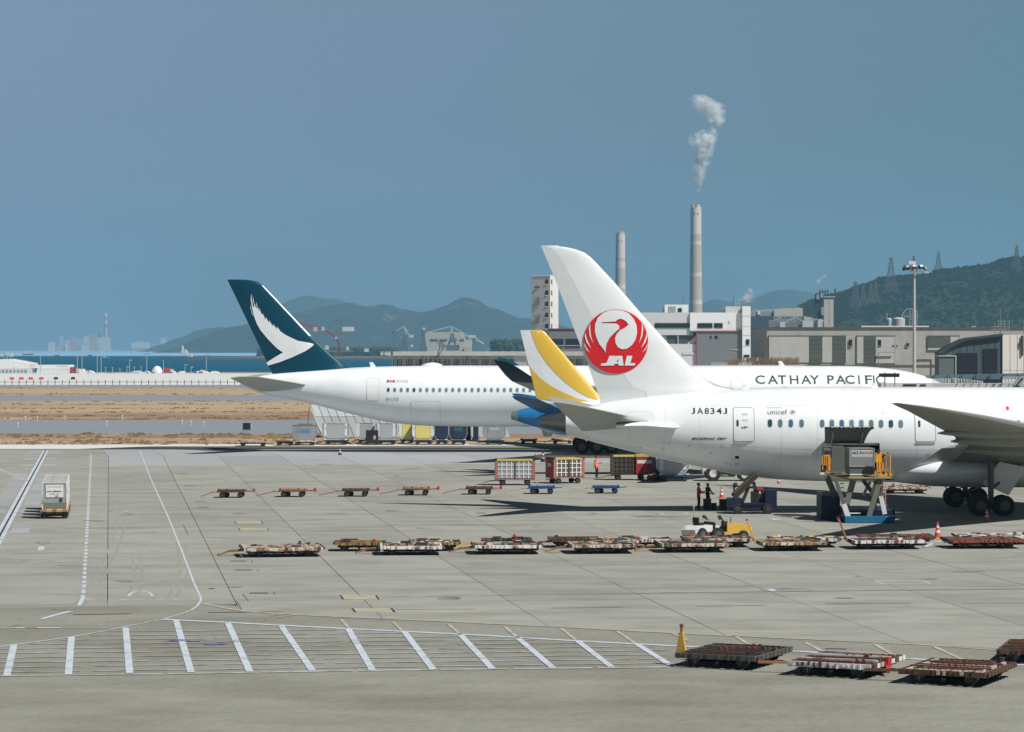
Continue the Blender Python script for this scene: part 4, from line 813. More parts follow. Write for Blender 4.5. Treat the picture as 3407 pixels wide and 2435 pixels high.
def smoke(pts, Y, label, dens, name='smoke_plume'):
    th = thing(name, label, 'smoke', tuple(P(pts[0][0], pts[0][1], Y))); th['kind'] = 'stuff'
    k = Y / F; n = 18; rs = random.Random(5)
    jit = [[rs.uniform(.75, 1.25) for _ in range(n)] for _ in pts]
    for li, (f_, d_) in enumerate(((1.35, 0.10), (0.95, 0.45), (0.6, 1.0))):
        m = bpy.data.materials.new('smoke_volume'); m.use_nodes = True; t = m.node_tree; t.nodes.remove(t.nodes['Principled BSDF'])
        pv = t.nodes.new('ShaderNodeVolumePrincipled'); pv.inputs['Color'].default_value = (0.995, 0.995, 0.995, 1); pv.inputs['Anisotropy'].default_value = 0.0
        g = t.nodes.new('ShaderNodeNewGeometry'); no = t.nodes.new('ShaderNodeTexNoise'); no.inputs['Scale'].default_value = 0.085 * 5000 / Y; no.inputs['Detail'].default_value = 6; no.inputs['Roughness'].default_value = 0.7
        t.links.new(g.outputs['Position'], no.inputs['Vector']); r = t.nodes.new('ShaderNodeMapRange'); r.inputs['From Min'].default_value = 0.46; r.inputs['From Max'].default_value = 0.62; r.inputs['To Max'].default_value = dens * d_
        t.links.new(no.outputs[0], r.inputs['Value']); t.links.new(r.outputs[0], pv.inputs['Density']); t.links.new(pv.outputs[0], t.nodes['Material Output'].inputs['Volume'])
        mb = MB(); ip = []; mid = len(pts) / 2
        for q_i, (x, y, rx) in enumerate(pts):
            yy = pts[len(pts) // 2][1] + (y - pts[len(pts) // 2][1]) * (1 + (f_ - 1) * .25); c = P(x, yy, Y + li * 0.7)
            ip.append([c + Vector((rx * k * f_ * math.cos(2 * math.pi * i / n) * jit[q_i][i], rx * k * f_ * math.sin(2 * math.pi * i / n) * jit[q_i][i], rs.uniform(-.15, .15) * rx * k)) for i in range(n)])
        mb.loft(ip); mb.build('smoke', m, th, world=True, smooth=80)
smoke([(2323, 632, 3), (2322, 612, 10), (2322, 590, 16), (2327, 560, 20), (2334, 530, 22), (2338, 500, 28), (2336, 475, 34), (2345, 455, 30), (2356, 440, 18)], 4800, 'lower white puff of smoke rising from the tall chimney', 0.7)
smoke([(2372, 440, 8), (2378, 420, 18), (2374, 400, 30), (2364, 380, 36), (2352, 355, 40), (2335, 335, 30), (2322, 320, 12)], 4830, 'upper white puff of smoke high above the tall chimney', 0.7)
smoke([(2452, 1016, 8), (2462, 1008, 20), (2476, 1000, 26), (2488, 985, 16), (2496, 972, 10), (2492, 955, 5)], 4700, 'small white steam cloud behind the white industrial building', 0.3)
smoke([(2718, 950, 5), (2724, 935, 9), (2734, 925, 13), (2748, 917, 12), (2764, 912, 5)], 4700, 'thin wisp of steam above the plant tower', 0.2)
# ================================================================ buildings and far structures
glass_b = mat('dark_glazing', (0.012, 0.02, 0.025), 0.25)
def fbox(mb, x0, y0, x1, y1, Y, depth, mi=0):
    """box whose front face fills the photograph rectangle (x0,y0)-(x1,y1) at distance Y; y1 None: down to the ground"""
    a = XZ(x0, y0, Y); b = XZ(x1, y1 if y1 is not None else y0, Y); zb = b[1] if y1 is not None else 0.0
    mb.box((a[0], Y, zb), (b[0], Y + depth, a[1]), mi); return mb
def fb(name, m, parent, x0, y0, x1, y1, Y, depth, **kw):
    return fbox(MB(), x0, y0, x1, y1, Y, depth).build(name, m, parent, world=parent is not None, **kw)
# ---- chimneys
ch_w = mat('chimney_white', (0.74, 0.66, 0.58), 0.8, var=0.05, scale=0.05); ch_g = mat('chimney_grey', (0.58, 0.49, 0.41), 0.8, streak=0.08); ch_d = mat('chimney_dark', (0.05, 0.05, 0.05), 0.8)
def chimney(label, Y, xc, w0, w1, ytop, ybot, bands, n_fl):
    th = thing('chimney', label, 'chimney', (XZ(xc, 0, Y)[0], Y, 0)); k = Y / F; X = XZ(xc, 0, Y)[0]
    def rad(y): return (w1 + (w0 - w1) * max(0, (y - ytop) / (ybot - ytop)) ** 1.4) / 2 * k
    for y0, y1, m in bands:
        mb = MB(); z1, z0 = XZ(0, y0, Y)[1], XZ(0, y1, Y)[1]; mb.tube((X, Y, z0), (X, Y, z1), rad(y1), rad(y0), 32); mb.build('shaft_section', m, th, smooth=40, world=True)
    for i in range(n_fl):
        a = 2 * math.pi * i / n_fl + 0.4; r = rad(ytop) * 0.52; z = XZ(0, ytop, Y)[1]; mb = MB(); mb.tube((X + r * math.cos(a), Y + r * math.sin(a), z - 1), (X + r * math.cos(a), Y + r * math.sin(a), z + 5), rad(ytop) * 0.36, n=12); mb.build('flue', ch_g, th, smooth=40, world=True)
    for dx in (-0.35, 0.3):
        z = XZ(0, ytop + 22, Y)[1]; mb = MB(); x = X + dx * rad(ytop); y = Y - math.sqrt(rad(ytop + 22)**2 - (dx * rad(ytop))**2); mb.box((x - 0.8, y - 0.3, z - 1.4), (x + 0.8, y + 1, z + 1.4)); mb.build('port', ch_d, th, world=True)
z3f = z3
chimney('tall grey and white chimney with smoke above it', 4800, 2315, 48, 36, 690, 1190, [(690, 779, ch_w), (779, 802, ch_g), (802, 814, ch_w), (814, 907, ch_g), (907, 920, ch_w), (920, 998, ch_g), (998, 1012, ch_w), (1012, 1190, ch_g)], 4)
chimney('shorter grey and white chimney behind the top of the crane emblem fin', 5000, 2064, 42, 31, 780, 1190, [(780, 858, ch_w), (858, 868, ch_g), (868, 892, ch_w), (892, 945, ch_g), (945, 960, ch_w), (960, 1190, ch_g)], 3)
rw = thing('chimney', 'very faint red and white striped chimney far across the bay', 'chimney', (XZ(352, 0, 12000)[0], 12000, 0))
for i in range(7):
    mb = MB(); y0 = 1042 + 12 * i; z1, z0 = XZ(0, y0, 12000)[1], XZ(0, y0 + 12, 12000)[1]; X = XZ(352, 0, 12000)[0]; mb.tube((X, 12000, z0), (X, 12000, z1), 6.0, n=12); mb.build('shaft_section', ch_w if i in (0, 2) else (mat('chimney_red', (0.5, 0.1, 0.08), 0.8) if i in (1, 3) else ch_g), rw, world=True)
# ---- white tower with lift windows (left of the crane fin)
zR = zm(2050, 850, 3.246)
wt = mat('tower_white', (0.66, 0.66, 0.63), 0.8, streak=0.04); wt2 = mat('tower_grey', (0.43, 0.44, 0.44), 0.8, streak=0.05)
Y = 950; tw_ = thing('tower_building', 'tall white concrete tower block with one column of windows', 'building', (XZ(1815, 0, Y)[0], Y, 0))
a, b, c = z3(366, 474), z3(497, 470), z3(558, 472); ZT = XZ(0, a[1], Y)[1]
xa_, xb_, xc_ = XZ(a[0], 0, Y)[0], XZ(b[0], 0, Y)[0], XZ(c[0], 0, Y)[0]
mb = MB(); mb.slab([(xa_, Y), (xb_, Y - 3.0), (xc_, Y + 1.0), (xc_, Y + 14), (xa_, Y + 16)], 0, ZT); mb.build('wall', wt2, tw_, world=True)
mb = MB(); mb.slab([(xa_ - .15, Y - .15), (xb_, Y - 3.2), (xc_ + .15, Y + .85), (xc_ + .15, Y + 14.1), (xa_ - .15, Y + 16.1)], ZT, ZT + 0.35); mb.build('parapet', wt, tw_, world=True)
mb = MB(); mb.slab([(xb_ + 0.02, Y - 3.04), (xc_ + 0.02, Y + .9), (xc_ + 0.02, Y + 1.2), (xb_ + 0.02, Y - 2.7)], 0, ZT - 0.01); mb.build('side_wall', wt, tw_, world=True)
for yy in (498, 578, 658, 738, 818):
    for x0, x1, fr in ((463, 484, 0), (506, 514, 1)):
        (sx0, sy0), (sx1, sy1) = z3(x0, yy), z3(x1, yy + 33); ux = (XZ(sx0, 0, Y)[0], XZ(sx1, 0, Y)[0])
        def yf(x): return (Y - 3.0 * (x - xa_) / (xb_ - xa_)) if not fr else (Y - 3 + 4.0 * (x - xb_) / (xc_ - xb_))
        mb = MB(); za, zb = XZ(0, sy0, Y)[1], XZ(0, sy1, Y)[1]
        p, q_ = (ux[0], yf(ux[0]) - 0.12), (ux[1], yf(ux[1]) - 0.12); mb.slab([p, q_, (q_[0], q_[1] + 0.1), (p[0], p[1] + 0.1)], zb, za); w_ = mb.build('window', glass_b, tw_, world=True)
        mb = MB(); mb.slab([(p[0] - 0.2, p[1] - 0.05), (q_[0] + 0.2, q_[1] - 0.05), (q_[0] + 0.2, q_[1] + 0.1), (p[0] - 0.2, p[1] + 0.1)], zb - 0.25, zb - 0.02); mb.build('sill', wt, w_, world=True)
for (x0, y0, x1, y1) in ((383, 548, 425, 556),): 
    s0, s1 = z3(x0, y0), z3(x1, y1); fb('louvre', glass_b, tw_, s0[0], s0[1], s1[0], s1[1], Y - 1.4, 0.5)
for yb in (625, 752):
    for k in range(5): s0, s1 = z3(378, yb + k * 9), z3(424, yb + k * 9 + 3); fb('balcony_rail', mat('rail_dark', (0.10, 0.11, 0.12), 0.6), tw_, s0[0], s0[1], s1[0], s1[1], Y - 1.45, 0.12)
    s0, s1 = z3(366, yb + 52), z3(420, yb + 60); fb('balcony_slab', MATS['rail_dark'], tw_, s0[0], s0[1], s1[0], s1[1], Y - 1.45, 0.12)
# ---- dark grey low block beside it
Y = 930; gb = thing('warehouse', 'dark grey block with two wide windows between the tower and the crane fin', 'building', (XZ(1890, 0, Y)[0], Y, 0))
gm_ = mat('grey_cladding', (0.17, 0.18, 0.20), 0.8, streak=0.05); (ax, ay), (bx, by) = z3(490, 856), z3(900, 1120)
fb('wall', gm_, gb, ax, ay, bx, None, Y, 40); fb('roof_edge', mat('maroon_trim', (0.22, 0.05, 0.06), 0.7), gb, ax - 1, ay - 3, bx + 1, ay - 0.3, Y - 0.4, 41)
for x0, x1 in ((515, 594), (611, 716)): s0, s1 = z3(x0, 925), z3(x1, 970); w_ = fb('window', glass_b, gb, s0[0], s0[1], s1[0], s1[1], Y - 0.15, 0.14); fb('sill', wt2, w_, s0[0] - 1, s1[1] + 0.2, s1[0] + 1, s1[1] + 2, Y - 0.5, 0.45)
# ---- white industrial complex
Y = 900; wc = thing('industrial_building', 'white multi storey plant building with long black strip windows and grey shutter wall', 'building', (XZ(2330, 0, Y)[0], Y, 0))
wh = mat('building_white', (0.70, 0.71, 0.69), 0.8, streak=0.03); wg = mat('building_pale_grey', (0.52, 0.53, 0.54), 0.8, streak=0.03); wgl = mat('lower_wall_grey', (0.56, 0.57, 0.58), 0.8, streak=0.04)
def R(name, m, par, x0, y0, x1, y1, yo=0.0, depth=30):
    s0 = zR(x0, y0); s1 = zR(x1, y1) if y1 is not None else (zR(x1, 0)[0], None); return fb(name, m, par, s0[0], s0[1], s1[0], s1[1], Y + yo, depth)
R('wall', wh, wc, 798, 616, 1358, 812, 0, 30); R('recessed_wall', wg, wc, 250, 616, 797, 858, 0.8, 29)
R('plant_room', wg, wc, 1183, 549, 1361, 615.5, 1, 20); R('stair_tower', wh, wc, 1363, 547, 1452, None, -1.5, 24)
R('plant_room', wh, wc, 524, 530, 780, 615.5, 3, 14)
for x, y0, y1 in ((1267, 435, 547), (722, 430, 530), (1100, 600, 616)): R('aerial', mat('aerial_dark', (0.05, 0.06, 0.06)), wc, x - 2, y0, x + 2, y1, 4, 0.3)
for k in range(8): R('louvre', wgl, wc, 572 + 10 * k, 545, 576 + 10 * k, 606, 2.7, 0.25)
R('opening', glass_b, wc, 668, 568, 710, 610, 2.8, 0.15)
for x0, x1 in ((418, 848), (880, 1041), (1058, 1151)):
    w_ = R('window', glass_b, wc, x0, 730, x1, 781, -0.2 if x0 > 800 else 0.55, 0.19)
    n_ = max(1, int((x1 - x0) / 42))
    for k in range(1, n_): xx = x0 + (x1 - x0) * k / n_; R('mullion', mat('mullion_dark', (0.05, 0.06, 0.065)), w_, xx - 1.5, 730, xx + 1.5, 781, -0.3 if x0 > 800 else 0.45, 0.09)
R('shutter_wall', mat('shutter_grey', (0.16, 0.17, 0.18), 0.85, streak=0.08, var=0.06, scale=0.1), wc, 872, 822, 1357, None, -0.3, 20)
R('red_trim', mat('red_trim', (0.30, 0.03, 0.05), 0.7), wc, 866, 812.5, 1359, 821.5, -0.7, 1.5); R('red_trim', MATS['red_trim'], wc, 864, 822, 871.5, 1195, -0.7, 1.5)
for x0, x1, y0, y1 in ((1016, 1032, 868, 893), (1068, 1098, 866, 893), (1252, 1352, 1014, 1020)): R('vent', glass_b if y0 < 900 else wg, wc, x0, y0, x1, y1, -0.5, 0.15)
R('lower_block', wgl, wc, 560, 955, 863, None, 0.2, 12); R('ledge', wg, wc, 720, 1045, 862, 1068, -0.1, 0.25)
mb = MB(); mb.prism([XZ(*zR(540, 862), Y + 2), XZ(*zR(865, 862), Y + 2), XZ(*zR(865, 870), Y + 2), XZ(*zR(765, 953), Y + 2), XZ(*zR(560, 953), Y + 2)], Y + 1.5, Y + 2.2); mb.build('undercroft', mat('undercroft_dark', (0.05, 0.065, 0.065)), wc, world=True)
mb = MB(); mb.prism([XZ(*zR(865, 862), Y + 1), XZ(*zR(865, 953), Y + 1), XZ(*zR(765, 953), Y + 1)], Y + 0.9, Y + 1.3); mb.build('brace_wall', wg, wc, world=True)
R('column', wg, wc, 664, 862, 672, 953, 0.9, 0.5)
R('hatch', glass_b, wc, 1403, 905, 1440, 966, -1.7, 0.15); R('hatch', glass_b, wc, 1378, 1072, 1440, 1100, -1.7, 0.15); R('vent', wg, wc, 1216, 705, 1234, 728, -0.2, 0.15)
for yy in (650, 760, 860, 975): R('panel_joint', wg, wc, 1363.5, yy, 1451.5, yy + 2.5, -1.6, 0.09)
# ---- concrete building
Y = 690; z3R = z4u
cbd = thing('concrete_building', 'long raw concrete building with tall dark louvred openings', 'building', (XZ(2980, 0, Y)[0], Y, 0))
raw = mat('raw_concrete', (0.40, 0.43, 0.42), 0.9, var=0.09, scale=0.16, c2=(0.32, 0.345, 0.34), streak=0.09); raw2 = mat('raw_concrete_panel', (0.43, 0.46, 0.45), 0.9, var=0.07, scale=0.2, streak=0.07)
def K(name, m, par, x0, y0, x1, y1, yo=0.0, depth=40, **kw):
    s0 = z3R(x0, y0); s1 = z3R(x1, y1) if y1 is not None else (z3R(x1, 0)[0], None); return fb(name, m, par, s0[0], s0[1], s1[0], s1[1], Y + yo, depth, **kw)
K('wall', raw, cbd, 341, 655, 2500, None, 0, 45); K('roof_edge', mat('flashing_dark', (0.10, 0.10, 0.10)), cbd, 339, 650, 2502, 654.5, -0.4, 46)
K('roof_plant', wh, cbd, 1050, 640, 1558, 649.5, 3, 12); K('roof_plant', raw2, cbd, 1875, 715 - 72, 1912, 650, 4, 4)
def bay(x0, y0, x1, y1, shutters, smalls):
    b_ = K('bay_panel', raw2, cbd, x0, y0, x1, y1, -0.2, 0.19)
    K('bay_head', MATS['flashing_dark'], b_, x0 - 3, y0 - 4, x1 + 3, y0 - 0.5, -0.3, 0.29); K('bay_jamb', MATS['flashing_dark'], b_, x0 - 3, y0, x0 - 0.3, y1, -0.3, 0.29)
    K('bay_jamb', wg, b_, x1 + 0.3, y0, x1 + 3, y1, -0.3, 0.29)
    if y1 < 900: K('bay_sill', MATS['flashing_dark'], b_, x0 - 3, y1 + 0.3, x1 + 3, y1 + 3, -0.3, 0.29)
    for sx0, sx1, sy0, sy1, n_ in shutters:
        for k in range(n_):
            h_ = (sy1 - sy0) / n_; K('louvre_panel', mat('louvre_olive', (0.075, 0.095, 0.09), 0.7, rnd=0.12), b_, sx0, sy0 + k * h_ + 0.9, sx1, sy0 + (k + 1) * h_ - 0.9, -0.35 - 0.02 * (k % 2), 0.14)
bay(358, 717, 936, 915, [(664, 758, 717, 915, 6), (838, 936, 717, 915, 6)], []); bay(1018, 717, 1305, 921, [(1073, 1160, 717, 915, 6)], []); bay(1549, 717, 1787, 822, [(1554, 1720, 719, 800, 1)], [])
for x0, x1, y0, y1 in ((956, 982, 743, 799), (1175, 1200, 745, 799), (1385, 1410, 771, 799), (1284, 1297, 784, 797), (1312, 1325, 784, 797)):
    w_ = K('window', glass_b, cbd, x0, y0, x1, y1, -0.27, 0.06); K('window_lining', mat('lining_brown', (0.16, 0.12, 0.08)), w_, x0, y1 - 12, x1 - 4, y1, -0.32, 0.04)
K('string_course', MATS['flashing_dark'], cbd, 341, 934, 1632, 938, -0.3, 0.4)
for x0, y0, x1, y1 in ((1178, 838, 1182, 945), (1182, 838, 1300, 842), (1500, 850, 1608, 853), (1607, 850, 1611, 1005)): K('pipe', mat('pipe_grey', (0.2, 0.21, 0.21)), cbd, x0, y0, x1, y1, -1.0, 0.3)
# rooftop scaffold and masts
sc_ = thing('rooftop_scaffold', 'small scaffold with a thin mast on the roof above the hangar', 'scaffold', (XZ(3335, 0, 640)[0], 640, 12.8)); Y = 640
for x in (2030, 2055, 2080, 2098, 2125, 2160):
    K('pole', metal, sc_, x, 600 if x > 2070 else 612 + 50, x + 3, 705, 0, 0.2)
for y in (605, 625, 645, 668, 690): K('rail', metal, sc_, 2030 if y > 640 else 2080, y, 2164, y + 2.5, -0.1, 0.08)
K('mast', MATS['pipe_grey'], sc_, 2093, 510, 2098, 705, 0.3, 0.25); K('mast', MATS['pipe_grey'], sc_, 2052, 612, 2056, 705, 0.3, 0.25); K('mast', MATS['pipe_grey'], sc_, 2268, 600, 2271, 705, 0.3, 0.25)
# ---- hangar
Y = 470; hg = thing('hangar', 'dark slate gabled hangar with two black doors and a white side wall', 'building', (XZ(3200, 0, Y)[0], Y, 0))
sl_m = mat('slate_cladding', (0.055, 0.095, 0.115), 0.6, streak=0.03); sl_d = mat('slate_edge', (0.03, 0.055, 0.07), 0.6); nav = mat('hangar_opening', (0.004, 0.010, 0.025), 0.8)
gab = [zq(1257, 1200), zq(1360, 1132), zq(1500, 1068), zq(1565, 1052), zq(1700, 1038), zq(1889, 1015)]
gz = [XZ(*p, Y) for p in gab]; mb = MB(); mb.prism([(gz[0][0], 0)] + gz + [(gz[-1][0], 0)], Y, Y + 5); mb.build('wall', sl_m, hg, world=True)
mb = MB(); up = [XZ(x, y - 7, Y) for x, y in gab]
for k in range(len(gz) - 1): mb.prism([gz[k], gz[k + 1], up[k + 1], up[k]], Y - 0.6, Y + 5.2)
mb.build('roof', sl_d, hg, world=True)
def Hh(name, m, x0, y0, x1, y1, yo=0.0, depth=1.0, par=None):
    s0 = zq(x0, y0); s1 = zq(x1, y1) if y1 is not None else (zq(x1, 0)[0], None); return fb(name, m, par or hg, s0[0], s0[1], s1[0], s1[1], Y + yo, depth)
Hh('door', nav, 1426, 1187, 1641, None, -0.15, 0.14); Hh('door', nav, 1700, 1144, 1841, None, -0.15, 0.14)
Hh('annex', mat('annex_slate', (0.10, 0.145, 0.16), 0.6), 1255, 1218, 1424, None, -5, 4.8); Hh('annex_trim', wh, 1254, 1212, 1428, 1218, -5.2, 5.2); Hh('annex_trim', wh, 1421, 1218, 1427, None, -5.2, 0.19)
for k in range(1, 9): Hh('cladding_seam', sl_d, 1257 + k * 70, 1200 - min(k, 4) * 35 + 20, 1259 + k * 70, 1390, -0.06, 0.05)
Hh('side_wall', wh, 1891, 1003, 2300, None, -0.3, 8)
for x in (1968, 2040, 2105): Hh('panel_joint', wg, x, 1004, x + 2, 1390, -0.36, 0.05)
Hh('wall_fittings', mat('pipe_dark', (0.04, 0.05, 0.05)), 2080, 1010, 2098, 1210, -0.6, 0.28); Hh('wall_fittings', MATS['pipe_dark'], 2060, 1070, 2080, 1120, -0.6, 0.28)
Hh('rail', sl_d, 1255, 1358, 2200, 1361, -0.9, 0.1)
# ---- mast light
Y = 480; X = XZ(3042, 0, Y)[0]; ml = thing('floodlight_mast', 'tall pale floodlight mast standing in front of the concrete building', 'light mast', (X, Y, 0)); zt = XZ(0, 893, Y)[1]
mb = MB(); mb.tube((X, Y, 0), (X, Y, zt), 0.36, 0.17, 20); mb.build('pole', mat('mast_grey', (0.52, 0.53, 0.52), 0.5, streak=0.03), ml, smooth=40, world=True)
mb = MB(); n = 24; mb.loft([[Vector((X + r * math.cos(2 * math.pi * i / n), Y + r * math.sin(2 * math.pi * i / n), zt + z)) for i in range(n)] for r, z in ((1.3, 0), (1.6, 0), (1.6, 0.12), (1.3, 0.12), (1.3, 0))], cap=False)
for i in range(4): a = math.pi * i / 4; mb.beam((X - 1.5 * math.cos(a), Y - 1.5 * math.sin(a), zt + .06), (X + 1.5 * math.cos(a), Y + 1.5 * math.sin(a), zt + .06), 0.09)
mb.build('head_ring', MATS['pipe_dark'], ml, world=True)
lp = MB(); lp.box((-0.34, -0.28, -0.24), (0.34, 0.1, 0.24)); lpm = lp.mesh('lamp', MATS['pipe_dark']); lg_ = MB(); lg_.box((-0.3, -0.31, -0.2), (0.3, -0.285, 0.2)); lgm = lg_.mesh('lens', mat('lamp_lens', (0.75, 0.77, 0.76), 0.2))
for i in range(10):
    a = 2 * math.pi * (i + 0.3) / 10; o = link('lamp', lpm, ml, loc=(1.75 * math.cos(a), 1.75 * math.sin(a), zt + random.uniform(-0.15, 0.35))); o.rotation_euler = (-0.6, 0, a + math.pi / 2); g_ = link('lens', lgm, o)
mb = MB(); mb.box((X - 1.0, Y - 0.4, zt + 0.7), (X + 0.2, Y + 0.3, zt + 1.25)); mb.box((X - 0.1, Y - 0.1, zt + 0.1), (X + 0.1, Y + 0.1, zt + 0.7)); mb.build('top_box', wh, ml, world=True)
mb = MB(); mb.beam((X + 1.6, Y - 0.2, zt - 0.55), (X + 2.4, Y - 0.4, zt - 0.75), 0.35, 0.25); mb.beam((X + 1.2, Y, zt), (X + 1.7, Y - 0.2, zt - .5), 0.08); mb.build('camera_box', wh, ml, world=True)
# ---- docking sign on two posts
Y = 225; X = XZ(2958, 0, Y)[0]; ds = thing('docking_display', 'black display board on two thin posts in front of the lettering', 'display board', (X, Y, 0))
for x0, x1 in ((2926, 2947), (2949, 2993)): fb('screen', black, ds, x0, 1242, x1, 1254 + (0 if x0 < 2940 else .6), Y, 0.4)
for px in (2947, 2980):
    a = XZ(px, 0, Y)[0]; mb = MB(); mb.tube((a, Y + 0.5, 0), (a, Y + 0.5, XZ(0, 1238, Y)[1]), 0.05); mb.build('post', metal, ds, world=True)
# ---- boarding bridge beyond the near aircraft
Y = 262; br = thing('boarding_bridge', 'grey boarding bridge with white picket railings at the nose of the teal tailed airliner', 'boarding bridge', (XZ(3260, 0, Y)[0], Y, 0))
def Q(name, m, x0, y0, x1, y1, yo=0.0, depth=1.0):
    s0, s1 = zq(x0, y0), zq(x1, y1); return fb(name, m, br, s0[0], s0[1], s1[0], s1[1], Y + yo, depth)
bg_ = mat('bridge_slate', (0.10, 0.16, 0.19), 0.5); pk = mat('railing_white', (0.66, 0.68, 0.67), 0.5)
mb = MB(); p_ = [XZ(*zq(x, y), Y + 8) for x, y in ((1150, 1412), (1700, 1400), (2400, 1385), (2400, 1440), (1700, 1450), (1180, 1442))]; mb.prism(p_, Y + 8, Y + 11); mb.build('roof', bg_, br, world=True)
for x in (1205, 1345, 1482, 1622, 1762, 1900, 2040): Q('roof_rib', mat('bridge_dark', (0.03, 0.05, 0.06)), x, 1398, x + 5, 1462, 7.7, 0.2)
Q('cabin', mat('bridge_body', (0.42, 0.44, 0.44), 0.6, var=0.05), 1190, 1490, 2500, 1760, 6, 4); Q('opening', nav, 1600, 1455, 1890, 1478, 7, 0.5); Q('cabin', wgl, 676, 1488, 1190, 1760, 1, 5)
for k in range(58):
    x = 1185 + k * 16.2
    if 1375 < x < 1385 or 1700 < x < 1885: continue
    y0 = 1440 if x < 1375 else (1432 + (x - 1380) * 0.10 if x < 1700 else 1420)
    Q('picket', pk, x, y0, x + 6.5, 1488 + (x > 1500) * 8, 4.0 + (k % 2) * .1, 0.08)
Q('rail', pk, 1180, 1487, 2200, 1491, 3.9, 0.08); Q('rail', pk, 1380, 1512, 2200, 1516, 3.9, 0.08)
for x0, x1, y0, y1 in ((900, 1030, 1498, 1515), (1070, 1125, 1500, 1515), (1790, 1815, 1500, 1512), (1855, 1888, 1500, 1512)): Q('window', nav, x0, y0, x1, y1, 0.85 if x0 < 1200 else 5.8, 0.14)
for k in range(9): x = 1440 + k * 75; mb = MB(); a, b = XZ(*zq(x, 1490), Y + 3.7), XZ(*zq(x - 25, 1530), Y + 3.7); mb.beam((a[0], Y + 3.7, a[1]), (b[0], Y + 3.7, b[1]), 0.07); mb.build('brace', MATS['bridge_dark'], br, world=True)
mb = MB()
for a, b in (((2000, 1520), (2080, 1430)), ((2030, 1525), (2100, 1440)), ((1990, 1530), (2110, 1530))):
    p, q_ = XZ(*zq(*a), Y + 2), XZ(*zq(*b), Y + 2); mb.beam((p[0], Y + 2, p[1]), (q_[0], Y + 2, q_[1]), 0.35)
mb.build('stair', mat('stair_grey', (0.3, 0.33, 0.33)), br, world=True)
for px in (3000, 3200, 3380): mb = MB(); a = XZ(px, 0, Y)[0]; mb.tube((a, Y + 8, 0), (a, Y + 8, 3.2), 0.35); mb.build('column', wgl, br, world=True)
# ---- pale railings on the ramp behind the teal tailed aircraft
Y = 400; rl = thing('ramp_railing', 'short run of white picket railing showing over the long airliner roof', 'railing', (XZ(2430, 0, Y)[0], Y, 0))
for x0, x1, y0 in ((1030, 1210, 1158), (1325, 1480, 1158)):
    for k in range(int((x1 - x0) / 16)):
        s0 = zR(x0 + 16 * k, y0 + (4 if k > 6 else 0)); fb('picket', pk, rl, s0[0], s0[1], s0[0] + 2, 1222, Y, 0.06)
    s0, s1 = zR(x0, y0), zR(x1, y0 + 3); fb('rail', pk, rl, s0[0], s0[1] - 1.0, s1[0], s0[1] - .05, Y - .05, 0.1)
dk = fb('deck', wgl, rl, 2360, 1219, 2520, None, Y + 0.3, 4)
# ---- unfinished deck with reinforcement rods
Y = 640; rbm = mat('rusty_rods', (0.22, 0.14, 0.09), 0.9); rd_ = thing('construction_deck', 'unfinished deck bristling with brown reinforcement rods above the airliner roof', 'construction site', (XZ(2530, 0, Y)[0], Y, 0))
fb('deck', raw, rd_, 2405, 1214, 2680, None, Y, 12)
mb = MB()
for _ in range(420):
    px = random.uniform(2410, 2660); u = (px - 2410) / 250; y0 = 1205 - 14 * math.sin(min(1, u * 1.6) * math.pi / 1.5) - random.uniform(-3, 6); yy = Y + random.uniform(0.5, 11); a = XZ(px, y0, yy); mb.beam((a[0], yy, XZ(0, 1216, Y)[1] - 0.3), (a[0] + random.uniform(-.15, .15), yy, a[1]), 0.07)
for _ in range(40):
    px = random.uniform(2410, 2620); yy = Y + random.uniform(0.5, 11); y0 = random.uniform(1198, 1212); a = XZ(px, y0, yy); mb.beam((a[0], yy, a[1]), (a[0] + random.uniform(1, 4), yy, a[1]), 0.07)
mb.build('rods', rbm, rd_, world=True, kind='stuff')
# ---- elevated deck under construction, left of the yellow tail
Y = 880; pl_ = thing('elevated_deck', 'long pale concrete deck on columns wrapped in thin scaffolding', 'construction site', (XZ(1550, 0, Y)[0], Y, 0))
zH = zm(950, 1000, 2.673)
def H2(name, m, x0, y0, x1, y1, yo=0.0, depth=1.0, par=None, **kw): s0 = zH(x0, y0); s1 = zH(x1, y1) if y1 is not None else (zH(x1, 0)[0], None); return fb(name, m, par or pl_, s0[0], s0[1], s1[0], s1[1], Y + yo, depth, **kw)
dcm = mat('deck_concrete', (0.42, 0.42, 0.39), 0.9, var=0.12, scale=0.12, streak=0.1)
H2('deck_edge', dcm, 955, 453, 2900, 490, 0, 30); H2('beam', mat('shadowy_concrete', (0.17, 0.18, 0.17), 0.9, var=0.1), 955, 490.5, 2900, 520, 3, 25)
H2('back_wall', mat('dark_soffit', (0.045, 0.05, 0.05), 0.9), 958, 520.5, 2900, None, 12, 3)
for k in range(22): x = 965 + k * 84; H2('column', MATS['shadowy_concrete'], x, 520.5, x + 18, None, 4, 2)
H2('pier', raw, 2030, 490.5, 2150, None, 1, 2)
mb = MB()
for k in range(110):
    x = 950 + k * 17 + random.uniform(-3, 3); s0 = zH(x, 455 + random.uniform(-8, 60)); s1 = zH(x, 640); a, b = XZ(*s0, Y - 1), XZ(*s1, Y - 1); yy = Y - random.uniform(0.6, 2.2); mb.beam((a[0], yy, 0), (a[0], yy, a[1]), 0.07)
for y in (500, 515, 530, 545, 560):
    for k in range(14):
        x = 955 + k * 135 + random.uniform(0, 60); a, b = XZ(*zH(x, y), Y - 1), XZ(*zH(x + random.uniform(60, 150), y), Y - 1); mb.beam((a[0], Y - 1.2, a[1]), (b[0], Y - 1.2, b[1]), 0.06)
mb.build('scaffold_poles', mat('scaffold_grey', (0.34, 0.34, 0.31), 0.7), pl_, world=True, kind='stuff')
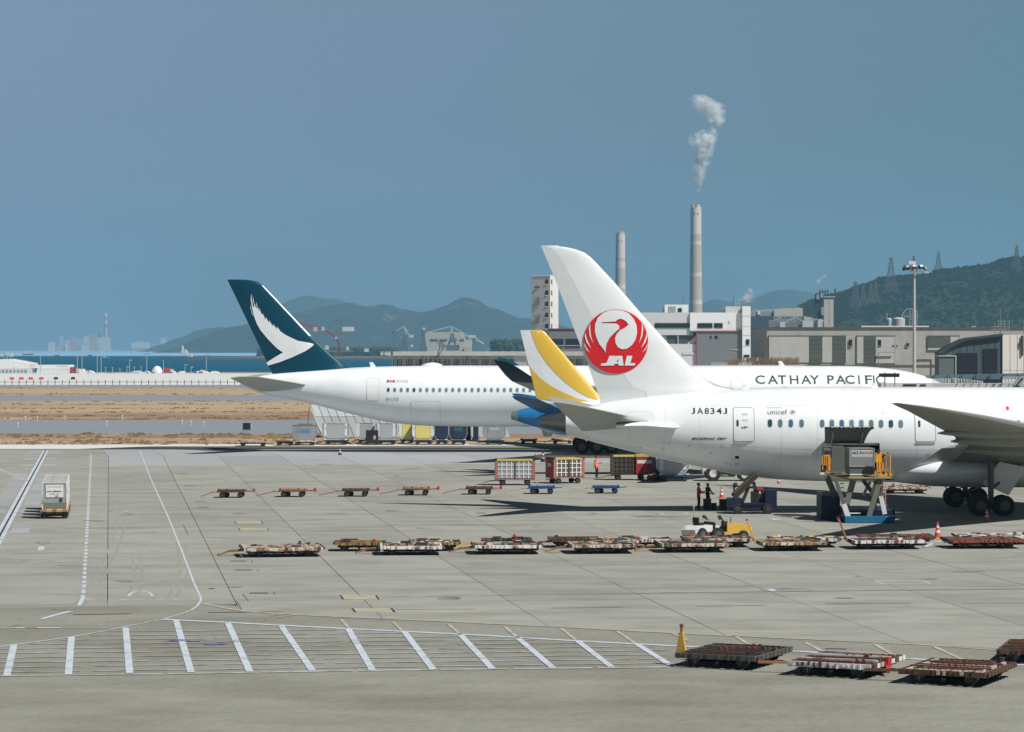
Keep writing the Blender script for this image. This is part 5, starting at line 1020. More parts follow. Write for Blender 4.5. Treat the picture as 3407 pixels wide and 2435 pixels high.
bt = MB(); bx_, bz = XZ(*zH(1355, 455), Y - 1)      # bare tree on it
tree = thing('bare_tree', 'small bare leafless tree in front of the pale deck', 'tree', (bx_, Y - 3, 0))
def branch(mb, p, d, L_, r, dep):
    q_ = p + d * L_; mb.tube(p, q_, r, r * 0.65, 5)
    if dep:
        for _ in range(3): branch(mb, q_, (d + Vector((random.uniform(-.8, .8), random.uniform(-.5, .5), random.uniform(-.1, .6)))).normalized(), L_ * 0.62, r * 0.6, dep - 1)
tk = MB(); tk.tube((bx_, Y - 3, 0), (bx_, Y - 3, bz - 0.5), 0.2, 0.12, 8); tk.build('trunk', mat('bark', (0.06, 0.055, 0.045), 0.9), tree, world=True)
cr = MB(); [branch(cr, Vector((bx_, Y - 3, bz - 0.6 - 0.4 * k)), Vector((random.uniform(-.7, .7), random.uniform(-.3, .3), 1)).normalized(), 1.9, 0.09, 4) for k in range(4)]; cr.build('crown', MATS['bark'], tree, world=True)
# ---- quay cranes, store shed and far harbour
crm = mat('crane_blue_grey', (0.12, 0.15, 0.17), 0.7); crw = mat('crane_pale', (0.55, 0.56, 0.55), 0.6)
def crane(label, Y, lines, boxes, pts0):
    th = thing('harbour_crane', label, 'crane', (XZ(pts0, 0, Y)[0], Y, -5.7))
    for nm, m, w, pl in lines:
        mb = MB()
        for a, b in zip(pl, pl[1:]):
            pa, pb = XZ(*zH(*a), Y), XZ(*zH(*b), Y); mb.beam((pa[0], Y - 2, pa[1]), (pb[0], Y - 2, pb[1]), w)
            L_ = math.hypot(pb[0] - pa[0], pb[1] - pa[1])
            if w < 1.2: continue
        mb.build(nm, m, th, world=True)
    for nm, m, x0, y0, x1, y1 in boxes: s0, s1 = zH(x0, y0), zH(x1, y1); fb(nm, m, th, s0[0], s0[1], s1[0], s1[1], Y - 4, 7)
    return th
crane('grey harbour crane left of the big shed across the water', 3500, [('leg', crm, 3.0, [(965, 440), (962, 300)]), ('leg', crm, 2.6, [(1040, 440), (1075, 310)]), ('tie_rod', crw, 0.9, [(955, 290), (1055, 228)]), ('tie_rod', crw, 1.0, [(1055, 228), (1100, 305)]), ('tie_rod', crw, 0.9, [(1055, 228), (1075, 300)]), ('boom', crm, 2.2, [(945, 285), (985, 262)]), ('leg', crm, 1.6, [(1075, 310), (1040, 360), (1080, 380)]), ('tie_rod', crm, 0.8, [(965, 320), (1055, 228), (1040, 360)])],
      [('counterweight', crw, 1098, 302, 1138, 330), ('machine_house', crm, 948, 272, 972, 295), ('base', crm, 1000, 390, 1085, 445), ('cab', crw, 1110, 392, 1135, 412), ('cab', crm, 1040, 345, 1075, 378)], 1330)
crane('large grey harbour crane with long stays in front of the shed', 3450, [('leg', crm, 3.2, [(1205, 445), (1222, 300)]), ('leg', crm, 2.8, [(1252, 440), (1222, 330)]), ('tie_rod', crw, 1.0, [(1230, 290), (1475, 228), (1640, 320)]), ('tie_rod', crw, 0.9, [(1475, 228), (1470, 330)]), ('tie_rod', crw, 0.9, [(1475, 228), (1500, 330)]), ('leg', crm, 2.2, [(1440, 440), (1478, 290)]), ('leg', crm, 2.2, [(1520, 440), (1488, 290)]), ('conveyor', crw, 2.0, [(1665, 325), (1765, 385)]), ('leg', crm, 2.2, [(1665, 440), (1672, 330)]), ('boom', crw, 1.0, [(1560, 305), (1640, 320)])],
      [('machine_house', crm, 1205, 262, 1245, 300), ('cab', crw, 1218, 240, 1244, 262), ('machine_house', crm, 1455, 330, 1505, 372), ('base', crm, 1430, 395, 1545, 445), ('cab', crw, 1530, 395, 1560, 412), ('counterweight', crw, 1625, 305, 1695, 335), ('base', crm, 1200, 420, 1260, 445)], 1500)
Y = 3560; shd = thing('storage_shed', 'large beige storage shed with a row of small windows across the water', 'building', (XZ(1480, 0, Y)[0], Y, -5)); bei = mat('shed_beige', (0.50, 0.47, 0.42), 0.8, streak=0.03)
mb = MB(); mb.prism([XZ(*zH(*p), Y) for p in ((1240, 300), (1262, 280), (1570, 280), (1592, 345), (1655, 345), (1655, 452), (1258, 452))], Y, Y + 60); mb.build('wall', bei, shd, world=True)
for x0, x1 in ((1290, 1355), (1378, 1440), (1500, 1525), (1555, 1590)): H_ = zH(x0, 338), zH(x1, 352); fb('window', mat('shed_window', (0.2, 0.21, 0.22)), shd, H_[0][0], H_[0][1], H_[1][0], H_[1][1], Y - 1, 0.8)
H_ = zH(1590, 412), zH(1656, 450); fb('annex', bei, shd, H_[0][0], H_[0][1], H_[1][0], H_[1][1], Y - 10, 9)
# red curved crane and container crane
Y = 4300; rc = thing('harbour_crane', 'red crane with a long arched boom behind the teal tail', 'crane', (XZ(1120, 0, Y)[0], Y, -5.7)); mb = MB(); crr = mat('crane_red', (0.42, 0.03, 0.06), 0.6)
pl = [(120, 205), (170, 213), (240, 232), (330, 256), (400, 290), (448, 330), (472, 380), (486, 440), (492, 500)]
for off in (-5, 5):
    for a, b in zip(pl, pl[1:]): pa, pb = XZ(*zH(a[0] + off * .5, a[1] + off), Y), XZ(*zH(b[0] + off * .5, b[1] + off), Y); mb.beam((pa[0], Y, pa[1]), (pb[0], Y, pb[1]), 2.0)
for k in range(30): 
    t = k / 30 * (len(pl) - 1); i = int(t); f = t - i; x = pl[i][0] + (pl[i + 1][0] - pl[i][0]) * f; y = pl[i][1] + (pl[i + 1][1] - pl[i][1]) * f; s_ = 1 if k % 2 else -1
    pa, pb = XZ(*zH(x - 3, y - 6 * s_), Y), XZ(*zH(x + 9, y + 6 * s_), Y); mb.beam((pa[0], Y, pa[1]), (pb[0], Y, pb[1]), 1.2)
mb.build('boom', crr, rc, world=True); 
for x0, y0, x1, y1 in ((248, 235, 282, 272), (318, 233, 346, 268), (440, 322, 462, 342)): s0, s1 = zH(x0, y0), zH(x1, y1); fb('cab', crw, rc, s0[0], s0[1], s1[0], s1[1], Y - 4, 3)
mb = MB(); pa, pb = XZ(*zH(490, 500), Y), XZ(*zH(470, 420), Y); mb.beam((pa[0], Y + 3, -5.7), (pb[0], Y + 3, pb[1]), 5); mb.build('leg', crr, rc, world=True)
crane('blue grey container crane with white housing behind the teal tail', 4400, [('leg', crm, 2.6, [(280, 460), (280, 300)]), ('leg', crm, 2.4, [(535, 450), (535, 310)]), ('leg', crm, 2.4, [(570, 450), (570, 310)]), ('boom', crm, 3.0, [(230, 296), (645, 298)]), ('mast', crm, 2.2, [(455, 298), (460, 175)]), ('mast', crm, 2.2, [(490, 298), (484, 175)]), ('boom', crm, 2.4, [(440, 178), (505, 176)]), ('tie_rod', crm, 0.9, [(470, 180), (240, 294)]), ('tie_rod', crm, 0.9, [(480, 180), (640, 296)])],
      [('housing', wh, 505, 233, 608, 272), ('base', crm, 270, 440, 600, 455)], 1150)
# container yard bits and pale sheds along the far shore
def far_block(label, name, cat, x0, y0, x1, y1, Y, m, group=None):
    th = thing(name, label, cat, (XZ((x0 + x1) / 2, 0, Y)[0], Y, -5.7), group=group); fb('wall', m, th, x0, y0, x1, y1, Y, 12); a = XZ(x0, y0, Y); b = XZ(x1, y0, Y); mb = MB(); mb.prism([(a[0] - .8, a[1]), (b[0] + .8, a[1]), ((a[0] + b[0]) / 2, a[1] + (b[0] - a[0]) * .08 + .6)], Y - 0.5, Y + 12.5); mb.build('roof', wgl, th, world=True); return th
pal = [mat('port_pale', (0.58, 0.55, 0.52), 0.8), mat('port_rose', (0.45, 0.33, 0.32), 0.8), mat('port_grey', (0.40, 0.42, 0.44), 0.8)]
zL = zm(0, 1000, 3.246); rr = random.Random(3)
gp = 'faint pale blocks of the port on the horizon'
spec = [(520, 450, 590, 465), (560, 515, 650, 535), (640, 380, 680, 440), (700, 430, 750, 480), (750, 405, 830, 470), (830, 420, 890, 470), (900, 385, 960, 450), (960, 372, 1020, 430), (1020, 360, 1080, 420), (1050, 400, 1190, 415), (945, 462, 1060, 478), (1000, 500, 1090, 530), (880, 480, 960, 540), (740, 480, 820, 560), (620, 470, 700, 520), (1200, 530, 1225, 590), (1260, 535, 1290, 595), (1330, 530, 1360, 595), (1415, 455, 1620, 490), (1430, 492, 1600, 560), (1640, 470, 1700, 590), (1735, 405, 1795, 435), (1800, 480, 1850, 590), (1870, 470, 1960, 590), (1720, 560, 1760, 592)]
for i, (x0, y0, x1, y1) in enumerate(spec):
    s0, s1 = zL(x0, y0), zL(x1, y1); far_block('faint pale port block low on the horizon left of the teal tail', 'port_block', 'building', s0[0], s0[1], s1[0], max(s1[1], 1186) if rr.random() < 0.7 else s1[1] + 6, 11800 + rr.uniform(-300, 300), pal[i % 3], gp)
for i, (x0, y0, x1, y1) in enumerate([(700, 425, 735, 445), (845, 455, 870, 475), (880, 455, 905, 475), (905, 455, 935, 478), (540, 410, 565, 432), (350, 400, 380, 425)]):
    s0, s1 = zH(x0, y0), zH(x1, y1); far_block(['leftmost small white shed on the shore below the big hill', 'white shed just left of the grey harbour crane', 'white shed right under the grey harbour crane', 'white shed between the grey crane and the deck', 'small white shed at the foot of the blue grey crane', 'small white shed left of the red crane foot'][i], 'shore_shed', 'building', s0[0], s0[1], s1[0], s1[1] + 4, 4500, wh, 'small white sheds on the far shore')
# ---- ships
def ship(label, x0, x1, ytop, ywl, Y, hull, sup):
    s = thing('cargo_ship', label, 'ship', (XZ((x0 + x1) / 2, 0, Y)[0], Y, -5.7)); xa, xb = XZ(x0, 0, Y)[0], XZ(x1, 0, Y)[0]; zt = XZ(0, ytop, Y)[1]; L_ = xb - xa; W = L_ * 0.18; hz0 = -5.9; hh = -5.7 + (zt + 5.7) * 0.35
    mb = MB(); mb.loft([[Vector((xa + L_ * u, Y - w, hz0)), Vector((xa + L_ * u - L_ * .02, Y - w * 1.1, hh + b)), Vector((xa + L_ * u - L_ * .02, Y + w * 1.1, hh + b)), Vector((xa + L_ * u, Y + w, hz0))] for u, w, b in ((0, W * .7, 1), (0.15, W, 0), (0.75, W, 0), (0.92, W * .55, 1), (1, W * .05, 2))]); mb.build('hull', hull, s, world=True)
    mb = MB(); mb.box((xa + L_ * .1, Y - W * .8, hh), (xa + L_ * .38, Y + W * .8, zt - (zt + 5.7) * .12)); mb.box((xa + L_ * .5, Y - W * .8, hh), (xa + L_ * .8, Y + W * .8, hh + (zt + 5.7) * .2)); mb.build('deck_house', sup, s, world=True)
    mb = MB(); mb.tube((xa + L_ * .24, Y, hh), (xa + L_ * .24, Y, zt), L_ * 0.02); mb.build('mast', sup, s, world=True)
hd = mat('hull_blue', (0.06, 0.09, 0.12), 0.6)
ship('white ferry at the far left edge of the water', 17, 44, 1166, 1187, 4900, wh, wh); ship('pale grey cargo ship left of the faint port', 77, 110, 1168, 1186, 5600, hd, wgl); ship('small white boat with a pointed mast in front of the faint port', 182, 197, 1172, 1187, 5000, hd, wh)
ship('small white boat below the port blocks, nearest the pale mast', 292, 306, 1172, 1187, 5100, hd, wh); ship('white boat just left of the teal tail at the foot of the hill', 621, 642, 1171, 1188, 4950, wh, wh); ship('dark low boat with white stern on the blue water', 340, 368, 1185, 1190, 4200, hd, wh); ship('white boat cut by the left edge of the picture', -6, 9, 1171, 1187, 4950, wh, wh); ship('pale ship with tall housing where the hill meets the water', 603, 626, 1147, 1180, 6200, wgl, wh)
# ---- seafront strip at left: sheds, tanks, fence, barriers, poles
Y = 1085; sf = thing('seafront_shed', 'white shed with sloping roof at the left edge by the sea', 'building', (XZ(40, 0, Y)[0], Y, 0)); mb = MB()
mb.prism([XZ(*p, Y) for p in ((-60, 1196), (20, 1195), (97, 1209), (97, 1226), (-60, 1226))] , Y, Y + 20); mb.build('wall', wh, sf, world=True)
for k in range(9): a = XZ(8 + k * 11, 1193 + k * 1.6, Y); mb = MB(); mb.tube((a[0], Y + 3, a[1] - 1), (a[0], Y + 3, a[1] + 0.7), 0.12, n=6); mb.build('roof_vent', wgl, sf, world=True)
fb('lower_wall', wgl, sf, -60, 1226.5, 104, None, Y - 3, 3)
for k in range(12): fb('wall_opening', mat('opening_grey', (0.22, 0.25, 0.26)), sf, -55 + k * 12.5, 1230, -49 + k * 12.5, 1240, Y - 3.2, 0.15)
w2 = thing('seafront_shed', 'long low white block with small square openings near the sea', 'building', (XZ(180, 0, Y)[0], Y, 0)); fb('wall', wh, w2, 126, 1214, 228, 1227, Y, 14); fb('lower_wall', wh, w2, 122, 1228, 268, None, Y - 3, 12)
for k in range(8): fb('wall_opening', wgl, w2, 192 + 4.4 * k, 1216, 194 + 4.4 * k, 1218, Y - 0.2, 0.15)
for k in range(10): fb('fence_post', wgl, w2, 112 + 16 * k, 1226, 113.3 + 16 * k, None, Y - 4.5, 0.2)
dm = MB(); X = XZ(523, 0, Y)[0]; dz = XZ(0, 1217, Y)[1]; dm.ball((X, Y, 0.2), 1, 16, 10, (2.2, 2.2, dz - 0.2)); dmo = dm.build('storage_dome', wh, smooth=60, label='white dome behind the seafront fence', cat='tank')
for i, (x0, x1, yt) in enumerate([(440, 482, 1233), (484, 504, 1234), (545, 562, 1234), (566, 590, 1233), (598, 622, 1234), (652, 700, 1232), (700, 735, 1234), (285, 320, 1232), (320, 360, 1240), (375, 430, 1240)]):
    X = (XZ(x0, 0, Y)[0] + XZ(x1, 0, Y)[0]) / 2; hw = (XZ(x1, 0, Y)[0] - XZ(x0, 0, Y)[0]) / 2; zt = XZ(0, yt, Y)[1]; mb = MB(); n = 10
    mb.prism([(X + hw * math.cos(math.pi * k / n), max(0, zt * math.sin(math.pi * k / n))) for k in range(n + 1)], Y - 6 - (i % 3), Y - 2)
    link('storage_tent', mb.mesh('storage_tent', wh, 50), label='low white rounded tent behind the seafront fence', cat='tent', group='low white tents behind the seafront fence')
for i, (x, y) in enumerate([(247, 1221), (560, 1224), (500, 1241), (660, 1241)]):
    s = thing('parked_truck', ['red truck behind the low white block', 'red and white truck right of the white dome', 'small dark red truck left of the dome', 'small dark red truck near the teal tail'][i], 'truck', (XZ(x, 0, Y - 8)[0], Y - 8, 0)); X = XZ(x, 0, Y - 8)[0]; h_ = XZ(0, y, Y - 8)[1]
    mb = MB(); mb.box((X - 1.6, Y - 9, 0.5), (X + 0.8, Y - 7, h_)); mb.build('box_body', mat('truck_red', (0.35, 0.05, 0.07), 0.6), s, world=True); mb = MB(); mb.box((X + 0.9, Y - 9, 0.5), (X + 1.9, Y - 7, max(1.8, h_ * .8))); mb.build('cab', wgl, s, world=True)
    for dx in (-1.1, 1.3): mb = MB(); mb.tube((X + dx, Y - 9.1, 0.45), (X + dx, Y - 6.9, 0.45), 0.45, n=12); mb.build('wheel', tyre_m, s, world=True)
gpn = 'thin lamp poles on the seafront'
for i, (x, y0, T) in enumerate([(437, 548, 0), (835, 548, 1), (887, 558, 0), (1092, 495, 0), (1585, 572, 2), (2228, 590, 2), (1050, 600, 0), (1140, 720, 0), (1215, 720, 0), (1295, 730, 0), (1370, 712, 1), (1400, 640, 1), (1765, 645, 0), (1998, 690, 1), (2065, 715, 1), (1525, 710, 0), (1450, 712, 0), (150, 720, 0)]):
    s0 = zL(x, y0); a = XZ(*s0, Y - 10); th = thing('lamp_pole', 'thin pale lamp pole on the seafront', 'lamp pole', (a[0], Y - 10, 0), group=gpn); mb = MB(); mb.tube((a[0], Y - 10, 0), (a[0], Y - 10, a[1]), 0.16, 0.10, 6); mb.build('pole', metal, th, world=True)
    mb = MB(); wdt = (0.5, 1.8, 2.6)[T]; mb.box((a[0] - wdt * (0.1 if T == 1 else .5), Y - 10.3, a[1] - 0.25), (a[0] + wdt * .5, Y - 9.8, a[1] + 0.05)); mb.build('lamp_head', metal if T < 2 else MATS['pipe_grey'], th, world=True)
Yf = 776; pf = thing('perimeter_fence', 'low brown post and rail fence along the pale seafront strip', 'fence', (XZ(350, 0, Yf)[0], Yf, 0)); brn = mat('fence_brown', (0.10, 0.06, 0.035), 0.8)
pm = MB(); pm.box((-0.09, -0.09, 0), (0.09, 0.09, 1.35)); pmm = pm.mesh('post', brn)
for k in range(46): px = 16 + 23.9 * (k - 4); X = XZ(px, 0, Yf)[0]; link('post', pmm, pf, loc=(X - pf.location.x, 0, 0))
for k in range(45): a, b = XZ(16 + 23.9 * (k - 4), 0, Yf)[0], XZ(16 + 23.9 * (k - 3), 0, Yf)[0]; mb = MB(); j_ = random.uniform(-.05, .05); mb.beam((a, Yf, 0.78), (b, Yf, 0.78 + j_), 0.09, 0.12); mb.build('rail', brn, pf, world=True)
lowall = MB(); lowall.box((XZ(-300, 0, 1068)[0], 1066, -0.06), (XZ(1300, 0, 1068)[0], 1067, 0.55)); link('kerb_wall', lowall.mesh('kerb_wall', pale_c), label='low pale wall running along the seafront strip', cat='wall')
for i, x in enumerate([128, 230, 332, 446]):
    lb_ = ['leftmost', 'second', 'third', 'rightmost'][i] + ' of the four red plastic barriers on the seafront strip'
    s0 = zL(x, 852); g = G(s0[0], s0[1]); b_ = MB(); b_.prism([(-0.85, 0), (0.85, 0), (0.75, 0.35), (0.6, 0.75), (-0.6, 0.75), (-0.75, 0.35)], -0.2, 0.2); o = b_.build('road_barrier', mat('barrier_red', (0.55, 0.05, 0.07), 0.6), label=lb_, cat='barrier', group='red barriers in a row', loc=tuple(g))
for i, x in enumerate([602, 788]): s0 = zL(x, 851); g = G(s0[0], s0[1]); b_ = MB(); b_.box((-0.7, -0.3, 0), (0.7, 0.3, 0.6)); b_.box((-0.35, -0.25, 0.6), (0.5, 0.25, 0.8)); b_.build('equipment_box', black, label=['black box on the pale strip, left one of two', 'smaller black box on the pale strip, right one of two'][i], cat='box', loc=tuple(g))
# taxiway lights
for i, (x, y) in enumerate([(270, 1298), (400, 1298), (190, 1372), (1150, 1352), (1965, 1342), (2060, 1352), (2200, 1358), (700, 1292), (1318, 1288)]):
    s0 = zL(x, y); g = G(s0[0], s0[1]); th = thing('taxiway_light', 'small pale edge light standing beside the taxiway', 'light', tuple(g), group='taxiway edge lights'); mb = MB(); mb.tube((0, 0, 0), (0, 0, 0.45), 0.07, n=6); mb.build('stem', wgl, th); mb = MB(); mb.ball((0, 0, 0.55), 0.12, 8, 5); mb.build('lamp_globe', mat('lamp_amber', (0.7, 0.6, 0.42), 0.4), th)
# ---- power plant in the middle distance
Y = 2400; pw = thing('power_station', 'beige power station block with long roof behind the white building', 'building', (XZ(2640, 0, Y)[0], Y, 0)); mb = MB()
mb.prism([XZ(*z3R(*p), Y) for p in ((395, 520), (610, 508), (612, 565), (688, 580), (688, 650), (395, 650))], Y, Y + 60); mb.build('wall', bei, pw, world=True)
fb('turbine_hall', mat('hall_blue', (0.03, 0.06, 0.09), 0.7), pw, 2497, z3R(0, 568)[1], z3R(620, 0)[0], None, Y - 8, 7); fb('turbine_hall', mat('hall_grey', (0.25, 0.28, 0.30), 0.7), pw, 2497, z3R(0, 532)[1], z3R(394, 0)[0], None, Y + 2, 30)
fb('wall_patch', wh, pw, z3R(272, 0)[0], z3R(0, 528)[1], z3R(292, 0)[0], z3R(0, 556)[1], Y + 1, 0.8)
mb = MB()
for k in range(26): a = z3R(235 + k * 14, 528 - k * .8 - random.uniform(0, 8)); p = XZ(*a, Y + 5); mb.box((p[0] - 1, Y + 4, p[1] - 6), (p[0] + 1, Y + 6, p[1]))
mb.build('roof_vents', bei, pw, world=True)
def lattice(mb, x0, y0, x1, y1, f, Y, nx, ny, w, jitter=0.0):
    for i in range(nx + 1): x = x0 + (x1 - x0) * i / nx; a, b = XZ(*f(x, y0), Y), XZ(*f(x, y1), Y); mb.beam((a[0], Y, a[1]), (b[0], Y, b[1]), w)
    for j in range(ny + 1): y = y0 + (y1 - y0) * j / ny; a, b = XZ(*f(x0, y), Y), XZ(*f(x1, y), Y); mb.beam((a[0], Y, a[1]), (b[0], Y, b[1]), w)
pp = thing('pipe_rack', 'tangle of grey pipes and trestles in front of the power station', 'industrial structure', (XZ(2600, 0, 2300)[0], 2300, 0)); mb = MB()
lattice(mb, 360, 600, 700, 650, z3R, 2300, 26, 4, 0.7); lattice(mb, 395, 570, 600, 610, z3R, 2310, 5, 2, 0.9)
for a, b in (((440, 640), (560, 572)), ((560, 572), (640, 640)), ((600, 610), (720, 590)), ((400, 600), (470, 560)), ((690, 650), (770, 600))): p, q_ = XZ(*z3R(*a), 2300), XZ(*z3R(*b), 2300); mb.beam((p[0], 2300, p[1]), (q_[0], 2300, q_[1]), 1.4)
mb.build('trestle', mat('steel_grey', (0.30, 0.33, 0.35), 0.7), pp, world=True)
for x0, y0, x1, y1 in ((440, 610, 480, 650), (610, 600, 690, 650), (725, 590, 760, 650)): s0, s1 = z3R(x0, y0), z3R(x1, y1); fb('plant_box', wg, pp, s0[0], s0[1], s1[0], s1[1] + 6, 2290, 8)
Y = 2350; pt_ = thing('preheater_tower', 'tall beige tower with a dark steel frame beside it', 'tower', (XZ(2755, 0, Y)[0], Y, 0))
s0, s1 = z3R(770, 425), z3R(852, 650); fb('tower_wall', bei, pt_, s0[0], s0[1], s1[0], s1[1] + 6, Y, 16); fb('roof_cap', wh, pt_, s0[0] - 1, s0[1] - 2, s1[0] + 1, s0[1] - .1, Y - 1, 18)
for k in range(9): s0 = z3R(808, 445 + k * 22); fb('window', MATS['pipe_dark'], pt_, s0[0], s0[1], s0[0] + 2.2, s0[1] + 2.2, Y - 0.4, 0.3)
mb = MB(); lattice(mb, 705, 400, 765, 650, z3R, Y - 3, 4, 14, 1.0); lattice(mb, 738, 368, 800, 424, z3R, Y + 3, 3, 3, 0.9); lattice(mb, 850, 365, 856, 650, z3R, Y, 1, 12, 0.8); mb.build('steel_frame', mat('steel_navy', (0.03, 0.06, 0.09), 0.7), pt_, world=True)
s0, s1 = z3R(712, 430), z3R(765, 655); fb('frame_core', MATS['steel_navy'], pt_, s0[0], s0[1], s1[0], s1[1] + 6, Y + 3, 10)
for x0, y0, x1, y1 in ((715, 405, 735, 440), (745, 395, 765, 430), (738, 365, 800, 372), (750, 500, 768, 560)): s0, s1 = z3R(x0, y0), z3R(x1, y1); fb('duct', MATS['steel_grey'], pt_, s0[0], s0[1], s1[0], s1[1], Y - 6, 4)
# silos
Y = 1500
for lbl, x0, x1, y0 in (('pale round silo with a flat top behind the concrete building', 2970, 3011, 1060), ('narrower pale silo partly hidden left of the round one', 2951, 2967, 1062)):
    th = thing('silo', lbl, 'silo', (XZ((x0 + x1) / 2, 0, Y)[0], Y, 0)); X = XZ((x0 + x1) / 2, 0, Y)[0]; r = (x1 - x0) / 2 * Y / F; mb = MB(); mb.tube((X, Y, 0), (X, Y, XZ(0, y0, Y)[1]), r, n=24); mb.build('shell', bei, th, smooth=40, world=True); mb = MB(); mb.tube((X, Y, XZ(0, y0, Y)[1]), (X, Y, XZ(0, y0 - 4, Y)[1]), r, r * .4, n=24); mb.build('cap', wgl, th, smooth=40, world=True)
th = thing('conveyor_frame', 'thin steel conveyor frame beside the silos', 'industrial structure', (XZ(3035, 0, Y)[0], Y, 0)); mb = MB(); lattice(mb, 960, 745, 990, 915, zq, Y, 1, 8, 0.35); lattice(mb, 1010, 760, 1040, 915, zq, Y, 2, 7, 0.3)
for a, b in (((885, 800), (930, 745)), ((930, 745), (1020, 740)), ((885, 800), (890, 915)), ((900, 820), (960, 820)), ((733, 785), (733, 860))): p, q_ = XZ(*zq(*a), Y), XZ(*zq(*b), Y); mb.beam((p[0], Y, p[1]), (q_[0], Y, q_[1]), 0.5)
mb.build('frame', MATS['steel_grey'], th, world=True)
# ---- electricity pylons on the wooded hill
pyl = mat('pylon_grey', (0.075, 0.085, 0.09), 0.6)
def pylon(label, xc, ybase, ytop, Y, wf=0.33):
    th = thing('electricity_pylon', label, 'pylon', (XZ(xc, 0, Y)[0], Y, XZ(0, ybase, Y)[1])); X = XZ(xc, 0, Y)[0]; z0, z1 = XZ(0, ybase, Y)[1], XZ(0, ytop, Y)[1]; H = z1 - z0; mb = MB()
    def hw(u): return H * (wf * 0.5 * (1 - u) ** 1.4 + 0.025)
    n_ = 9
    for k in range(n_):
        u0, u1 = k / n_, (k + 1) / n_
        for sx_ in (-1, 1):
            for sy in (-1, 1): mb.beam((X + sx_ * hw(u0), Y + sy * hw(u0), z0 + H * u0), (X + sx_ * hw(u1), Y + sy * hw(u1), z0 + H * u1), 0.62)
        for sy in (-1, 1):
            mb.beam((X - hw(u0), Y + sy * hw(u0), z0 + H * u0), (X + hw(u1), Y + sy * hw(u1), z0 + H * u1), 0.4); mb.beam((X + hw(u0), Y + sy * hw(u0), z0 + H * u0), (X - hw(u1), Y + sy * hw(u1), z0 + H * u1), 0.4); mb.beam((X - hw(u1), Y + sy * hw(u1), z0 + H * u1), (X + hw(u1), Y + sy * hw(u1), z0 + H * u1), 0.4)
    mb.build('tower', pyl, th, world=True); mb = MB()
    for u in (0.70, 0.82, 0.94): mb.beam((X - H * 0.11, Y, z0 + H * u), (X + H * 0.11, Y, z0 + H * u), 0.5); mb.beam((X - H * 0.11, Y, z0 + H * u), (X, Y, z0 + H * (u + .04)), 0.3); mb.beam((X + H * 0.11, Y, z0 + H * u), (X, Y, z0 + H * (u + .04)), 0.3)
    mb.build('cross_arms', pyl, th, world=True)
for lbl, xc, yb, yt, Yp in (('largest pylon on the left slope of the wooded hill', 2964, 972, 856, 4250), ('wide pylon at the foot of the slope, leftmost of the close cluster', 2846, 1024, 936, 4050), ('second pylon of the close cluster on the slope', 2872, 1018, 946, 4080), ('third pylon of the close cluster on the slope', 2897, 1010, 942, 4110), ('rightmost pylon of the close cluster on the slope', 2913, 1006, 935, 4140),
                            ('faint pylon directly behind the floodlight mast head', 3040, 905, 850, 4750), ('faint pylon on the crest right of the floodlight mast', 3122, 905, 836, 4750), ('pylon on the highest crest near the right edge', 3382, 895, 815, 4420)):
    pylon(lbl, xc, yb, yt, Yp)
for lbl, px, yb, yt in (('small white radio mast on the crest, left one', 3345, 872, 852), ('taller white radio mast on the crest, right one', 3375, 870, 816)):
    th = thing('radio_mast', lbl, 'mast', (XZ(px, 0, 4615)[0], 4615, XZ(0, yb, 4615)[1])); mb = MB(); mb.tube(tuple(P(px, yb + 4, 4615)), tuple(P(px, yt, 4615)), 0.7, 0.3, 6); mb.build('mast', wgl, th, world=True); c_ = P(px, yt + 4, 4615); mb = MB(); mb.tube(c_ - Vector((0, 0.2, 1.6)), c_ + Vector((0, -.2, 1.6)), 1.3, n=10); mb.build('dish', wh, th, world=True)
# ---- black taxiway signs seen from behind and the blast fence
for lbl, x0, x1, y0, y1, yg in (('square black taxiway sign standing alone on the brown verge', 807.5, 834, 1407, 1430, 1433), ('wide black taxiway sign behind the silver container', 991, 1040, 1410, 1428, 1436)):
    g = G(0, yg); Ys = g.y; th = thing('taxiway_sign', lbl, 'sign', (XZ((x0 + x1) / 2, 0, Ys)[0], Ys, 0)); fb('board', black, th, x0, y0, x1, y1, Ys, 0.25)
    for f in (0.1, 0.5, 0.9): x = x0 + (x1 - x0) * f; fb('leg', wgl, th, x - .8, y1 + .1, x + .8, yg, Ys + .05, 0.1)
    fb('edge_frame', wgl, th, x1 + .05, y0, x1 + 1.5, y1, Ys - 0.02, 0.3)
Ybf = 322; bfn = thing('blast_fence', 'long pale grey jet blast fence of leaning ribbed panels', 'fence', (-10, Ybf, 0)); k_ = Ybf / F; bfm = mat('blast_panel', (0.46, 0.50, 0.51), 0.5, metal=0.2, rnd=0.06, streak=0.03); bfl = mat('blast_rib', (0.20, 0.23, 0.25), 0.6)
zt, zmid = XZ(0, 1347, Ybf)[1], XZ(0, 1386, Ybf)[1]; pw_ = 26.0 * k_
